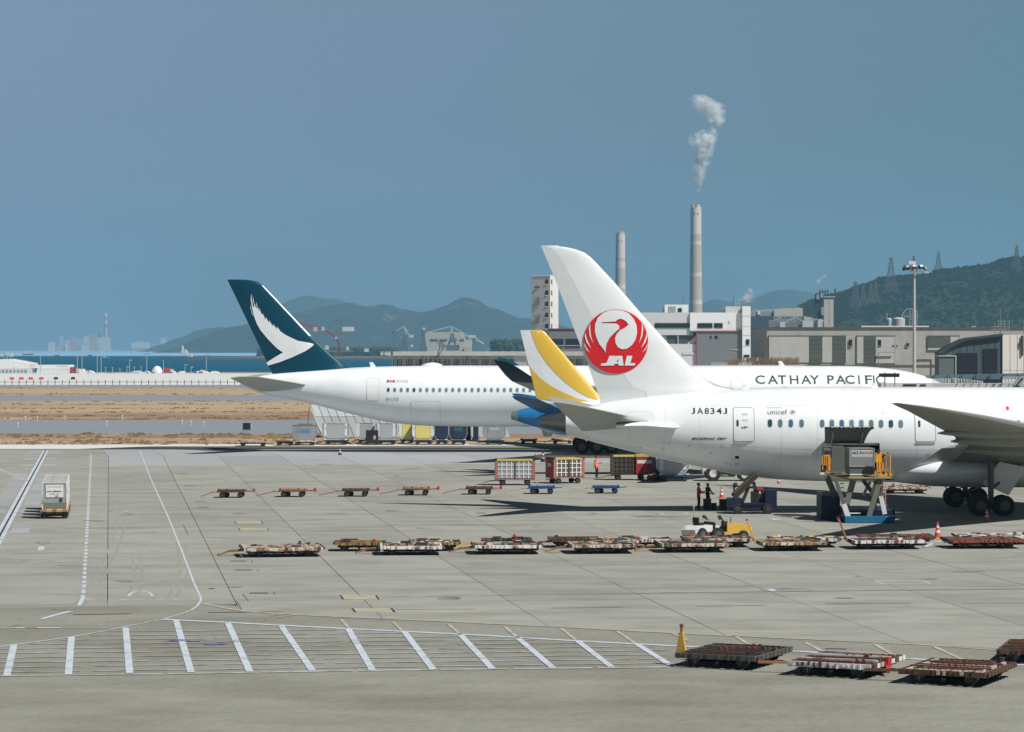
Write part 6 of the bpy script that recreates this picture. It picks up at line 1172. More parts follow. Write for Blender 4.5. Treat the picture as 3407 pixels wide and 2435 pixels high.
for i in range(24):
    xt = XZ(1030 + 26 * i, 0, Ybf)[0]
    def fp(x, z): u = z / zt; return (x + (1 - u) * 1.55, Ybf + 1.2 * u * u, z)
    for (za, zb_) in ((zmid + 0.03, zt), (0.02, zmid - 0.03)):
        mb = MB(); vs = [fp(xt + 0.04, za), fp(xt + pw_ - 0.04, za), fp(xt + pw_ - 0.04, zb_), fp(xt + 0.04, zb_)]; mb.add(vs + [(a, b + 0.08, c) for a, b, c in vs], [(0, 1, 2, 3), (7, 6, 5, 4), (0, 4, 5, 1), (1, 5, 6, 2), (2, 6, 7, 3), (3, 7, 4, 0)]); mb.build('fence_panel', bfm, bfn, world=True)
    mb = MB(); a, b, c = fp(xt, 0), fp(xt, zmid), fp(xt, zt); o_ = Vector((0, 0.05, 0)); mb.beam(Vector(a) + o_, Vector(b) + o_, 0.10, 0.15); mb.beam(Vector(b) + o_, Vector(c) + o_, 0.10, 0.15); mb.build('rib', bfl, bfn, world=True)
mb = MB(); mb.beam(P(1030, 1350, Ybf + 1.2), P(1022, 1432, Ybf + 4), 0.08); mb.beam(P(1030, 1350, Ybf + 1.2), P(1068, 1436, Ybf - 1), 0.08); mb.build('stay', wgl, bfn, world=True)
# ================================================================ ground equipment
rust = mat('rusty_steel', (0.13, 0.065, 0.035), 0.8, var=0.2, scale=3, c2=(0.06, 0.04, 0.03)); rust_o = mat('rusty_orange', (0.42, 0.19, 0.08), 0.75, var=0.15, scale=3, c2=(0.20, 0.09, 0.05))
dirty_w = mat('chipped_white', (0.55, 0.51, 0.45), 0.65, var=0.15, scale=2.5, c2=(0.22, 0.11, 0.06), thr=(0.48, 0.58)); clean_w = mat('dolly_white', (0.66, 0.67, 0.66), 0.6, var=0.06, scale=2, c2=(0.28, 0.19, 0.12), thr=(0.54, 0.64))
plate_d = mat('deck_plate_dark', (0.075, 0.08, 0.07), 0.7, var=0.15, scale=2); plate_o = mat('deck_plate_orange', (0.46, 0.24, 0.13), 0.7, var=0.12, scale=2, c2=(0.28, 0.14, 0.08)); plate_r = mat('deck_plate_oxide', (0.20, 0.055, 0.04), 0.7, var=0.15, scale=2)
stop_r = mat('stop_red', (0.50, 0.02, 0.025), 0.55); dbl = mat('equipment_blue', (0.015, 0.07, 0.20), 0.5, var=0.1, scale=2); dbl2 = mat('loader_blue', (0.01, 0.13, 0.27), 0.5, var=0.12, scale=2); dnav = mat('shadowed_navy', (0.004, 0.009, 0.045), 0.5)  # navy darkened so belt loader and loader engine look shadowed by the fuselage
dyel = mat('equipment_yellow', (0.62, 0.38, 0.06), 0.6, var=0.1, scale=2, c2=(0.35, 0.2, 0.05), thr=(0.6, 0.75)); ochre = mat('worn_ochre', (0.34, 0.23, 0.08), 0.7, var=0.15, scale=2.5, c2=(0.13, 0.08, 0.04), thr=(0.46, 0.58)); orange = mat('equipment_orange', (0.80, 0.33, 0.02), 0.5, var=0.04, scale=1.5); dark_s = mat('dark_steel', (0.025, 0.025, 0.025), 0.7)
alu = mat('container_aluminium', (0.42, 0.44, 0.45), 0.42, metal=0.35, var=0.08, scale=1.5, c2=(0.33, 0.345, 0.35)); alu_d = mat('container_dull', (0.10, 0.115, 0.105), 0.6, var=0.15, scale=2)

def wheel_set(parent, pos, r=0.2, w=0.14, m=tyre_m, hub=None):
    hub = hub or mat('dolly_hub', (0.05, 0.05, 0.048), 0.6)
    key = 'wm%.2f' % r
    if key not in MATS:
        n = 18; mb = MB(); mb.loft([[Vector((rr * math.cos(2 * math.pi * i / n), y, rr * math.sin(2 * math.pi * i / n))) for i in range(n)] for y, rr in ((-w / 2, r * .6), (-w / 2, r * .93), (-w * .3, r), (w * .3, r), (w / 2, r * .93), (w / 2, r * .6))])
        h = MB(); h.loft([[Vector((rr * math.cos(2 * math.pi * i / 10), y, rr * math.sin(2 * math.pi * i / 10))) for i in range(10)] for y, rr in ((-w / 2 - 0.01, r * .42), (-w / 2 - .02, r * .2), (w / 2 + .02, r * .2), (w / 2 + 0.01, r * .42))])
        MATS[key] = (mb.mesh('wheel', m, 40), h.mesh('hub', hub, 40))
    for p in pos:
        o = link('wheel', MATS[key][0], parent, loc=p); link('hub', MATS[key][1], o)

def small_dolly(name, label, group, loc, deck=None, frame=None, tip=None, rz=0.0, bar=0.95):
    deck = deck or rust; frame = frame or rust; t = thing(name, label, 'dolly', loc, rz, group)
    mb = MB(); mb.box((-0.95, -0.75, 0.46), (0.95, 0.75, 0.54)); mb.build('deck', deck, t)
    mb = MB()
    for y in (-0.7, 0.7): mb.beam((-0.93, y, 0.42), (0.93, y, 0.42), 0.07, 0.08)
    for x in (-0.6, 0.0, 0.6): mb.beam((x, -0.7, 0.40), (x, 0.7, 0.40), 0.07, 0.07)
    for x in (-0.62, 0.62): mb.beam((x, -0.55, 0.2), (x, 0.55, 0.2), 0.07, 0.07); mb.beam((x, -0.3, 0.2), (x, -0.3, 0.4), 0.08); mb.beam((x, 0.3, 0.2), (x, 0.3, 0.4), 0.08)
    mb.build('frame', frame, t)
    for x in (-0.85, -0.3, 0.4, 0.85): mb = MB(); mb.box((x - .05, -0.76, 0.545), (x + .05, -0.66, 0.60 + random.uniform(0, .05))); mb.build('stop', frame, t)
    wheel_set(t, [(x, y, 0.2) for x in (-0.62, 0.62) for y in (-0.62, 0.62)]); wheel_set(t, [(-0.36, -0.1, 0.2)])
    mb = MB(); mb.beam((-0.9, -0.1, 0.38), (-1.3, -0.1, 0.36), 0.07); mb.beam((-1.25, -0.18, 0.42), (-1.55, -0.1, 0.30), 0.06); mb.beam((-1.5, -0.1, 0.32), (-1.5 - bar, -0.1, 0.10), 0.06, 0.06); mb.tube((-1.55 - bar, -0.1, 0.07), (-1.55 - bar, -0.1, 0.13), 0.09, n=8); mb.build('drawbar', tip or rust_o, t)
    mb = MB(); mb.beam((0.95, 0, 0.42), (1.45, 0, 0.44), 0.06, 0.06); mb.build('rear_hitch', frame, t)
    return t
rowA = [(769, 1656.5, 'rusty brown'), (973, 1654, ''), (1183, 1652.6, ''), (1385, 1648.7, ''), (1595, 1645.8, '')]
la = ['leftmost small rusty dolly of the single file row, with dull hitch', 'second small rusty dolly from the left, below the white airliner belly', 'third small rusty dolly of the single file row', 'fourth small rusty dolly, with a bright red hitch plate', 'fifth small rusty dolly, just below the red framed caged cart']
gA_ = 'small empty dollies in a single file row'
d0 = None
for k, (x, y, _) in enumerate(rowA):
    g = G(x, y); d0 = small_dolly('baggage_dolly', la[k], gA_, (g.x, g.y + 0.6, 0), deck=rust if k == 0 else rust_o if k in (1, 3) else rust, bar=0.5 if k == 0 else 0.95)
    mb = MB(); mb.box((1.45, -0.06, 0.36), (1.60, 0.06, 0.62)); mb.box((1.38, -0.05, 0.40), (1.46, 0.05, 0.52)); mb.build('hitch_plate', rust_o if k == 0 else stop_r, d0)
for x, y, lb in ((1802, 1643.9, 'left one of the two small blue dollies in the row'), (2017, 1642.4, 'right one of the two small blue dollies in the row')):
    g = G(x, y); t = small_dolly('baggage_dolly', lb, gA_, (g.x, g.y + 0.6, 0), deck=dbl, frame=dbl, tip=mat('drawbar_sand', (0.45, 0.36, 0.22), 0.6)); mb = MB(); mb.box((1.42, -0.05, 0.36), (1.52, 0.05, 0.66)); mb.build('hitch_plate', MATS['drawbar_sand'], t)

def pallet_dolly(label, loc, rz=0.0, L_=4.0, W=2.5, side=None, pa=None, pb=None, group='flat pallet dollies parked in a long line', name='pallet_dolly', bar='left', z=0.42, nplate=7, rollers=0, barm=None, stops=1, seed=0):
    r_ = random.Random(seed + int(loc[0] * 10)); side = side or dirty_w; pa = pa or plate_o; pb = pb or plate_d; t = thing(name, label, 'dolly', loc, rz, group); h = L_ / 2; w = W / 2
    for y in (-w, w): mb = MB(); mb.box((-h, y - .05, z - 0.10), (h, y + .05, z + 0.06)); mb.build('side_beam', side, t)
    mb = MB()
    for x in (-h + .05, h - .05): mb.box((x - .05, -w + .06, z - 0.12), (x + .05, w - .06, z + 0.05))
    mb.build('end_beam', side if r_.random() < .6 else rust, t)
    mb = MB()
    for y in (-w * .55, 0, w * .55): mb.beam((-h + .1, y, z - .14), (h - .1, y, z - .14), 0.1, 0.1)
    for x in (-h * .6, 0, h * .6): mb.beam((x, -w + .06, z - .24), (x, w - .06, z - .24), 0.1, 0.08)
    for x in (-h * .62, h * .62): mb.beam((x, -w * .8, 0.22), (x, w * .8, 0.22), 0.08); mb.beam((x, -w * .5, .22), (x, -w * .5, z - .1), 0.1); mb.beam((x, w * .5, .22), (x, w * .5, z - .1), 0.1)
    mb.box((-h * .9, -w * .86, .2), (h * .9, w * .86, z - .2)); mb.build('chassis', dark_s, t)  # the box is added, a dark fill standing for shade under the deck
    n = nplate; st = (L_ - 0.2) / n
    if rollers:
        st = (L_ - .2) / rollers
        for k in range(rollers): mb = MB(); x = -h + .1 + st * (k + .5); mb.box((x - (.09 if W > 3 else .05), -w + .1, z - .04), (x + (.03 if W > 3 else .05), w - .1, z + .06)); mb.build('roller', pa if (k % 3 or W > 3) else pb, t)
        for y in (-w * .4, w * .4): mb = MB(); mb.box((-h + .1, y - .05, z + .03), (h - .1, y + .05, z + .09)); mb.build('guide_rail', side, t)
    else:
        for k in range(n):
            x0 = -h + .1 + st * k; zz = z + 0.02 + r_.uniform(0, .03)
            for y0, y1, mm in ((-w + .08, -.05, pa if (k + seed) % 2 else pb), (.05, w - .08, pb if (k + seed) % 2 else pa)):
                mb = MB(); mb.box((x0 + .04, y0, zz - .03), (x0 + st - .04, y1, zz + .01)); mb.build('deck_plate', mm, t)
    if W > 3:
        for k in range(7):      # upright stops in pairs and loose rails lying on the deck
            x = -h + .3 + (L_ - .6) * r_.random(); y = -w + .3 + (W - .6) * r_.random()
            for o_ in (0, .22): mb = MB(); mb.box((x + o_ - .035, y - .05, z + .05), (x + o_ + .035, y + .05, z + .14)); mb.build('stop', plate_r, t)
        for k in range(6): y = -w + .35 + (W - .7) * k / 5; mb = MB(); mb.beam((-h + .1 + r_.uniform(0, .5), y, z + .08), (h - .1 - r_.uniform(0, .5), y + r_.uniform(-.04, .04), z + .08 + r_.uniform(0, .03)), .07, .04); mb.build('guide_rail', side if k % 2 else plate_r, t)
        for sgn in (-1, 1):
            for k in range(9): x = h + .02; y = -w + .2 + (W - .4) * k / 8; mb = MB(); mb.box((x + .03, y - .14, z - .08), (x + .07, y + .14, z + .05)); mb.build('rail_block', side if k % 3 else rust, t) if sgn > 0 else None
    if W < 3:
        for k in range(9):
            x, y = r_.uniform(-h * .95, h * .95), r_.choice((-w + .12, w - .12, r_.uniform(-w, w) * .8)); l_ = r_.uniform(.12, .55); mb = MB(); mb.box((x, y - .05, z + .03), (min(x + l_, h), y + .05, z + r_.uniform(.07, .16))); mb.build('stop', r_.choice((dark_s, rust, plate_d, dark_s, side)), t)
        for x in (-h - .06, h + .06): mb = MB(); mb.tube((x, -w * .9, z), (x, w * .9, z + .02), .07, n=8); mb.build('end_roller', rust, t)
    # the toothed rail along the near side
    nt = 14
    for k in range(nt):
        x0 = -h + .08 + (L_ - .16) / nt * k
        if r_.random() < .2: continue
        mb = MB(); a_ = r_.uniform(.02, .09); mb.box((x0 + a_, -w - .09, z - r_.uniform(.04, .12)), (x0 + (L_ - .16) / nt - r_.uniform(.02, .08), -w - .052, z + r_.uniform(.03, .10))); mb.build('rail_block', r_.choice((side, side, side, pa, rust)), t)
    for k in range(stops):
        x = r_.uniform(-h * .8, h * .8); y = r_.choice((-w + .1, w - .1, 0)); mb = MB(); mb.box((x - .06, y - .06, z), (x + .06, y + .06, z + r_.uniform(.14, .26))); mb.box((x - .12, y - .04, z + .05), (x + .02, y + .04, z + .13)); mb.build('stop', stop_r if r_.random() < .35 else rust, t)
    wheel_set(t, [(x, y, 0.22) for x in (-h * .62, h * .62) for y in (-w * .82, w * .82)], 0.22, 0.16)
    bm_ = barm or rust_o
    if bar == 'left': mb = MB(); mb.beam((-h, -.35, z - .12), (-h - .75, 0, .25), .08); mb.beam((-h, .35, z - .12), (-h - .75, 0, .25), .08); mb.beam((-h - .7, 0, .25), (-h - 1.1, 0, .08), .09); mb.tube((-h - 1.15, 0, .05), (-h - 1.15, 0, .12), .10, n=8); mb.build('drawbar', bm_, t)
    if bar == 'up': mb = MB(); mb.beam((-h, 0, z - .1), (-h - .2, 0, .4), .2, .1); mb.beam((-h - .15, 0, .35), (-h - .6, 0, 1.5), .12, .08); mb.build('drawbar', barm or dyel, t); mb = MB(); mb.tube((-h - .62, -.03, 1.53), (-h - .62, .03, 1.53), .065, n=10); mb.build('towing_eye', plate_r, t)
    if bar == 'right': mb = MB(); mb.beam((h, 0, z - .12), (h + .9, 0, .35), .1); mb.beam((h + .9, 0, .35), (h + 1.7, 0, .45), .07); mb.build('drawbar', dyel, t)
    return t
def PD(label, x0, x1, y, rz=0.08, **kw):
    g = G((x0 + x1) / 2, y); s = F / g.y; L_ = max(2.4, min(4.3, (x1 - x0) / s)); W = kw.get('W', 2.5); return pallet_dolly(label, (g.x, g.y + W / 2 * 0.85, 0), rz, L_, **kw)
PD('white and rust pallet dolly standing alone at the left end of the long line', 800, 1062, 1854, 0.16, side=dirty_w, pa=plate_o, pb=rust_o, stops=4, rollers=9)
PD('yellowish short dolly behind the toothed white one, second from the left', 1137, 1251, 1835, 0, side=ochre, pa=ochre, pb=rust, bar='none', W=1.6, stops=2)
PD('orange pallet dolly with dark deck plates and white toothed rail, third from the left', 1262, 1467, 1848, 0.05, side=clean_w, pa=plate_o, pb=plate_d)
PD('pallet dolly with yellow tow bar pointing right, behind the toothed white one', 1380, 1508, 1834, 0.05, side=ochre, pa=clean_w, pb=plate_d, bar='right', W=1.8)
PD('pallet dolly with white toothed rail left of the middle gap in the line', 1575, 1798, 1845, 0.06, side=clean_w, pa=plate_o, pb=plate_d)
PD('dark pallet dolly tucked behind the one left of the middle gap', 1620, 1752, 1828, 0.0, side=dark_s, pa=rust, pb=plate_d, bar='none', W=1.8)
PD('dark short dolly just right of the middle gap in the line', 1845, 1975, 1823, 0.05, side=rust, pa=rust, pb=plate_d, bar='left', W=1.8, barm=rust_o)
PD('chipped white pallet dolly in front, right of the middle gap', 1897, 2110, 1843, 0.08, side=dirty_w, pa=plate_o, pb=plate_d, stops=1)
PD('orange decked pallet dolly in the second rank below the fuselage tail', 1980, 2110, 1828, 0.05, side=dirty_w, pa=plate_o, pb=plate_d, bar='none', W=1.8)
PD('pale cluttered pallet dolly behind, second from the two tow tractors', 2095, 2200, 1824, 0.05, side=clean_w, pa=plate_o, pb=plate_d, bar='none', W=1.8)
PD('dark decked pallet dolly in front of the white tow tractor', 2195, 2418, 1839, 0.08, side=dirty_w, pa=plate_d, pb=rust)
PD('orange and white pallet dolly right beneath the two tow tractors', 2280, 2500, 1822, 0.05, side=dirty_w, pa=plate_o, pb=plate_d, bar='none', W=2.0)
PD('pallet dolly with tall yellow tow bar standing upright at its left', 2530, 2743, 1834, 0.08, side=dirty_w, pa=rust_o, pb=plate_d, bar='up')
PD('yellow and white pallet dolly behind the upright yellow tow bar', 2570, 2793, 1822, 0.0, side=clean_w, pa=dyel, pb=plate_d, bar='none', W=2.0)
PD('rust and white pallet dolly with a leaning tow bar raised at its left', 2836, 3070, 1828, 0.08, side=clean_w, pa=plate_r, pb=plate_d, bar='up', barm=rust_o)
PD('dark red decked pallet dolly behind the leaning raised tow bar one', 2868, 3106, 1815, 0.0, side=rust, pa=plate_r, pb=plate_d, bar='right', W=2.0)
PD('dark red pallet dolly nearest the right edge in the long line', 3160, 3400, 1826, 0.08, side=plate_r, pa=plate_r, pb=plate_d, barm=clean_w)
PD('white decked pallet dolly behind the dark red one at the right edge', 3190, 3440, 1812, 0.0, side=clean_w, pa=plate_r, pb=clean_w, bar='none', W=2.0)
g = G(3015, 1643); pallet_dolly('pale empty pallet dolly seen under the near fuselage beside the loader ladder', (g.x, g.y + 1, 0), 0.0, 3.3, 2.0, side=dirty_w, pa=plate_o, pb=dirty_w, bar='none', group='flat pallet dollies parked in a long line')
# red hitch plates of the long line
for x, y in ((1100, 1818), (1860, 1803)):
    pass
# foreground dollies with rollers, turned about a quarter
def FD(label, x, y, side, pa, pb, rz, bar='left', st=4):
    g = G(x, y); L_, W = 2.75, 3.3; c, s_ = math.cos(rz), math.sin(rz)   # near corner is local (+h? , -w)
    lx, ly = L_ / 2, -W / 2
    cx_, cy_ = g.x - (lx * c - ly * s_), g.y - (lx * s_ + ly * c)
    return pallet_dolly(label, (cx_, cy_, 0), rz, L_, W, side=side, pa=pa, pb=pb, bar=bar, rollers=7, stops=st, z=0.40, group='foreground pallet dollies coupled in a curve')
# near side beam runs to the left and slightly away; short end runs right and away
f1 = FD('dark green grey roller dolly with yellow upright tow bar, front left of the foreground row', 2513, 2233, mat('grey_green_steel', (0.075, 0.085, 0.075), 0.65, var=0.15, scale=2), dark_s, plate_r, -0.45, bar='none', st=1)
f2 = FD('white roller dolly with red end stop, middle of the foreground row', 2898, 2262, clean_w, mat('roller_dark', (0.08, 0.05, 0.04), 0.6), clean_w, -0.45, bar='none', st=1)
f3 = FD('rusty brown roller dolly nearest the right edge of the foreground', 3280, 2290, rust, mat('roller_pale', (0.45, 0.40, 0.35), 0.6), rust, -0.45, bar='none', st=1)
f4 = FD('dark roller dolly behind the rusty one at the right edge', 3600, 2216, rust, dark_s, rust, -0.30, bar='none', st=3)
def tb(o, a, b, m): mb = MB(); mb.beam(a, b, 0.12, 0.08); mb.build('drawbar', m, o)
tb(f2, (-1.3, -.9, .33), (-2.5, -1.3, .33), rust_o); tb(f3, (-1.3, -.9, .33), (-2.6, -1.3, .33), rust)
c_ = G(2313, 2180, 0.42); mb = MB()
mb.add([c_ + Vector(v) for v in ((-.17, 0, 0), (.17, 0, 0), (.06, 0, .68), (-.06, 0, .68), (-.17, .1, 0), (.17, .1, 0), (.06, .1, .68), (-.06, .1, .68))], [(0, 1, 2, 3), (7, 6, 5, 4), (0, 4, 5, 1), (1, 5, 6, 2), (2, 6, 7, 3), (3, 7, 4, 0)]); mb.build('drawbar', dyel, f1, world=True)
mb = MB(); mb.tube(c_ + Vector((0, .05, .62)), c_ + Vector((.01, .05, .84)), .045, n=8); mb.tube(c_ + Vector((.01, 0, .88)), c_ + Vector((.01, .1, .88)), .06, n=12); mb.build('towing_eye', mat('eye_red_brown', (0.3, 0.07, 0.04), 0.6), f1, world=True)
mb = MB(); mb.box((1.36, -.35, .24), (1.52, -.05, .56)); mb.beam((1.45, -.3, .3), (1.6, -.6, .15), .1); mb.build('red_stop_block', stop_r, f2)

# ---- baggage carts
def cart(label, loc, rz=0.0, L_=3.0, W=1.45, roof=None, endm=None, grid=None, infill=None, frame=None):
    t = thing('baggage_cart', label, 'cart', loc, rz, 'caged baggage carts beside the row of small dollies'); h, w, z0, z1 = L_ / 2, W / 2, 0.5, 1.82; fm = frame or mat('cart_rose', (0.36, 0.13, 0.12), 0.65, var=0.1, scale=2)
    mb = MB(); mb.box((-h, -w, z0 - .08), (h, w, z0)); mb.build('floor', fm, t)
    mb = MB(); mb.box((-h + .01, -w - .03, z1), (h - .01, w + .03, z1 + .12)); mb.build('roof', roof or mat('roof_yellow', (0.50, 0.38, 0.10), 0.7, var=0.1, scale=2), t)
    for x in (-h + .07, h - .07): mb = MB(); mb.box((x - .08, -w - .04, z1 + .02), (x + .08, w + .04, z1 + .17)); mb.build('roof_cap', dark_s, t)
    for x in (-h, h - .04): mb = MB(); mb.box((x, -w, z0), (x + .04, w, z1)); mb.build('end_panel', endm or fm, t)
    for x in (-h + .1, h - .1): mb = MB(); mb.box((x - .1, -w - .03, z0), (x + .1, -w + .03, z1)); mb.build('corner_post', fm, t)
    mb = MB(); mb.box((-.04, -w - .02, z0), (.04, -w + .02, z1)); mb.build('centre_post', rust, t)
    cm_ = (infill or mat('clear_curtain', (0.34, 0.36, 0.36), 0.35, var=0.2, scale=2))
    for ya_ in (-w + .03, w - .05): mb = MB(); mb.box((-h + .2, ya_, z0 + .04), (h - .2, ya_ + .015, z1 - .04)); mb.build('curtain', cm_, t)
    gm = grid or mat('webbing_white', (0.68, 0.70, 0.70), 0.6)
    for sx_ in (-1, 1):
        for k in range(3): x = sx_ * (0.28 + k * 0.36); mb = MB(); mb.box((x - .035, -w - .01, z0 + .05), (x + .035, -w + .02, z1 - .02)); mb.build('strap', gm, t)
        for k in range(3): z = z0 + .35 + k * .34; mb = MB(); mb.box(((0.10 if sx_ > 0 else -h + .2), -w - .02, z - .03), ((h - .2 if sx_ > 0 else -0.10), -w - .011, z + .03)); mb.build('strap', gm, t)
    mb = MB()
    for x in (-h * .62, h * .62): mb.beam((x, -w * .8, .2), (x, w * .8, .2), .08); mb.beam((x - .25, 0, .42), (x, 0, .2), .09); mb.beam((x + .25, 0, .42), (x, 0, .2), .09)
    mb.build('chassis', dark_s, t); wheel_set(t, [(x, y, .21) for x in (-h * .62, h * .62) for y in (-w * .8, w * .8)], 0.22, 0.16)
    mb = MB(); mb.beam((-h * .62, 0, .35), (-h - .3, 0, .33), .08); mb.beam((-h - .3, 0, .33), (-h - 1.1, 0, .1), .06); mb.build('drawbar', mat('drawbar_sand', (0.45, 0.36, 0.22), 0.6), t)
    return t
z6 = zm(1600, 1460, 3.03)
g = G(*z6(342, 470)); cart('caged cart with rose frame and clear curtains, leftmost of the caged carts', (g.x, g.y + .7, 0), 0.03)
cred = mat('cart_red', (0.42, 0.025, 0.025), 0.6, var=0.12, scale=2, c2=(0.25, 0.02, 0.02))
g = G(*z6(850, 452)); c2_ = cart('caged cart with bright red end wall and white grid, left of the man in orange', (g.x, g.y + .9, 0), 0.42, L_=2.6, endm=cred, infill=mat('dark_brown_inside', (0.11, 0.085, 0.06), 0.8, var=0.2))
mb = MB(); mb.box((-1.36, -.35, 1.3), (-1.31, .35, 1.55)); lp_ = mb.build('placard', clean_w, c2_); mb = MB(); mb.box((-1.37, .2, 1.36), (-1.362, .3, 1.5)); mb.build('placard_mark', print_dk, lp_)
g = G(*z6(1480, 418)); c3_ = cart('dark caged cart with yellow roof and red right end, right of the man in orange', (g.x + .15, g.y + .7, 0), 0.03, L_=2.9, infill=mat('very_dark_inside', (0.025, 0.022, 0.018), 0.8), grid=mat('webbing_dark', (0.09, 0.085, 0.07), 0.7), frame=rust)
g2 = P(*z6(1655, 310), G(*z6(1480, 418)).y - 0.1); mb = MB(); mb.box((g2.x - .72, g2.y - .08, .5), (g2.x + .72, g2.y - .02, 1.82)); rp_ = mb.build('red_panel', cred, c3_, world=True); mb = MB(); mb.box((g2.x - .65, g2.y - .10, 1.32), (g2.x + .65, g2.y - .082, 1.58)); mb.build('placard', clean_w, rp_, world=True)
mb = MB(); mb.box((g2.x - .74, g2.y - .1, 1.83), (g2.x + .74, g2.y + 1.2, 2.0)); mb.build('roof', MATS['roof_yellow'], c3_, world=True); mb = MB(); mb.box((g2.x + .73, g2.y - .05, .5), (g2.x + 1.2, g2.y + 1.2, 2.0)); mb.build('dark_side', dark_in, c3_, world=True)
wheel_set(c3_, [(1.55, -.6, .21), (2.3, -.5, .21)], .22)

# ---- air cargo containers
def container(label, loc, rz=0.0, w=3.18, base=2.44, hgt=1.6, d=1.5, body=None, door=None, chamf='both', group='air cargo containers on dollies', mark=None, zb=0.55, name='cargo_container', ends=None):
    t = thing(name, label, 'container', (loc[0], loc[1], zb), rz, group); b = (w - base) / 2 if chamf == 'both' else (w - base); h = w / 2; c_ = 0.52; body = body or alu
    pts = [(-h, c_), (-h + b, 0), (h - (b if chamf == 'both' else 0), 0)] + ([(h, c_)] if chamf == 'both' else []) + [(h, hgt), (-h, hgt)]
    if chamf == 'none': pts = [(-h, 0), (h, 0), (h, hgt), (-h, hgt)]
    mb = MB(); mb.prism(pts, 0, d); mb.build('shell', body, t)
    ins = 0.30 if chamf == 'both' and w > 2.3 else 0.10; x0, x1 = -h + ins + .25, h - ins - .25
    if chamf != 'both': x0, x1 = -h + .1, h - .1
    mb = MB(); mb.box((x0, -.03, .12), (x1, -.004, hgt - .1)); dr_ = mb.build('door_panel', door or body, t)
    e_ = ends or clean_w; fr = MB()
    for a, b_ in zip(pts, pts[1:] + pts[:1]): fr.beam((a[0], -.01, a[1]), (b_[0], -.01, b_[1]), .06, .05)
    fr.build('edge_frame', e_ if door else alu, t)
    if door:
        for xx in (x0 - .18, x1 + .18):
            mb = MB(); mb.box((xx - .14, -.02, .35), (xx + .14, -.005, hgt - .05)); mb.build('side_panel', e_, t)
    if mark: mb = MB(); mb.box((mark[0], -.045, mark[1]), (mark[2], -.032, mark[3])); mk_ = mb.build('marking', mark[4], t)
    return t
def ULD(label, x0, x1, y, **kw):
    g = G((x0 + x1) / 2, y); s = F / g.y; w = (x1 - x0) / s; return container(label, (g.x, g.y + .25), w=w, base=w * .76, **kw), g, s
def flat(label, x0, x1, y, m, wm=None, group='low flat dollies in the far row', L_=None):
    g = G((x0 + x1) / 2, y); s = F / g.y; w = (x1 - x0) / s; t = thing('cargo_dolly', label, 'dolly', (g.x, g.y + .8, 0), 0, group); mb = MB(); mb.box((-w / 2, -.85, .38), (w / 2, .85, .52)); mb.build('deck', m, t)
    mb = MB(); mb.beam((-w / 2 + .2, 0, .3), (w / 2 - .2, 0, .3), .5, .12); [mb.beam((q_, -.7, .2), (q_, .7, .2), .08) for q_ in (-w * .33, w * .33)]; mb.build('chassis', dark_s, t); wheel_set(t, [(q_, y_, .2) for q_ in (-w * .33, w * .33) for y_ in (-.72, .72)])
    mb = MB(); mb.beam((-w / 2, 0, .4), (-w / 2 - .8, 0, .15), .07); mb.build('drawbar', wm or rust_o, t)
    for q_ in (-.42, .42): mb = MB(); mb.box((w * q_ - .12, -.87, .52), (w * q_ + .12, -.8, .62)); mb.build('stop', clean_w if m is not dirty_w else stop_r, t)
    return t
flat('low white dolly at the left end of the far row', 789, 890, 1484, dirty_w); flat('short rusty dolly left of the blue marked container', 917, 975, 1483, rust); flat('chipped white dolly under the blue marked container', 975, 1050, 1482, dirty_w)
ULD('silver container with a blue label, leftmost container of the far row', 973, 1052, 1481, mark=(-.45, .75, .55, 1.12, mat('label_blue', (0.06, 0.25, 0.50), 0.6)))
dkd = mat('dark_dolly', (0.02, 0.028, 0.04), 0.6)
mid = mat('container_curtain_grey', (0.38, 0.40, 0.43), 0.5, var=0.08, scale=1.5); navc = mat('container_navy', (0.012, 0.03, 0.065), 0.6, var=0.1, scale=1); yelc = mat('curtain_yellow', (0.66, 0.58, 0.18), 0.65, var=0.06, scale=2)
for (x0, x1, lb, bd, dm_) in ((1070, 1162, 'wide silver container with grey curtain, second in the far row', alu, mid), (1184, 1246, 'silver container half hidden behind a black box', alu, mid), (1247, 1322, 'silver container between the black box and the yellow curtains', alu, mid), (1326, 1380, 'left one of the two yellow curtained containers', alu, yelc), (1372, 1443, 'right one of the two yellow curtained containers', alu, yelc), (1445, 1492, 'plain navy container left of the navy one with pale print', navc, None), (1494, 1554, 'navy container with faint pale blue print', navc, None), (1606, 1682, 'silver container with white print, rightmost of the far row', alu, None)):
    off = 0.0 if x0 not in (1184, 1326) else 1.0
    g = G((x0 + x1) / 2, 1480); w = (x1 - x0) / (F / g.y); container(lb, (g.x, g.y + .25 + off * 1.6), w=w, base=w * .72, body=bd, door=dm_, hgt=1.75, mark=(-.5, 1.0, .5, 1.3, print_gy) if 'white print' in lb else ((-.4, .9, .5, 1.3, mat('print_blue', (0.02, 0.10, 0.15))) if 'pale blue' in lb else None))
    flat('dark dolly under the ' + lb.split(',')[0], x0 + 6, x1 - 4, 1480 - off * 5, dkd, wm=dkd, group='dark dollies under the far row of containers')
g = G(1238, 1480); mb = MB(); mb.box((-.65, 0, .15), (.65, 1, 1.55)); t = thing('equipment_box', 'black box with a yellow mark standing between two silver containers', 'box', (g.x, g.y - .3, 0)); mb.build('case', black, t); mb = MB(); mb.box((.15, -.02, .6), (.4, -.002, 1.0)); mb.build('mark', MATS['drawbar_sand'], t); mb = MB(); mb.box((-.6, .1, 0), (-.4, .9, .15)); mb.box((.4, .1, 0), (.6, .9, .15)); mb.build('skid', dark_s, t)
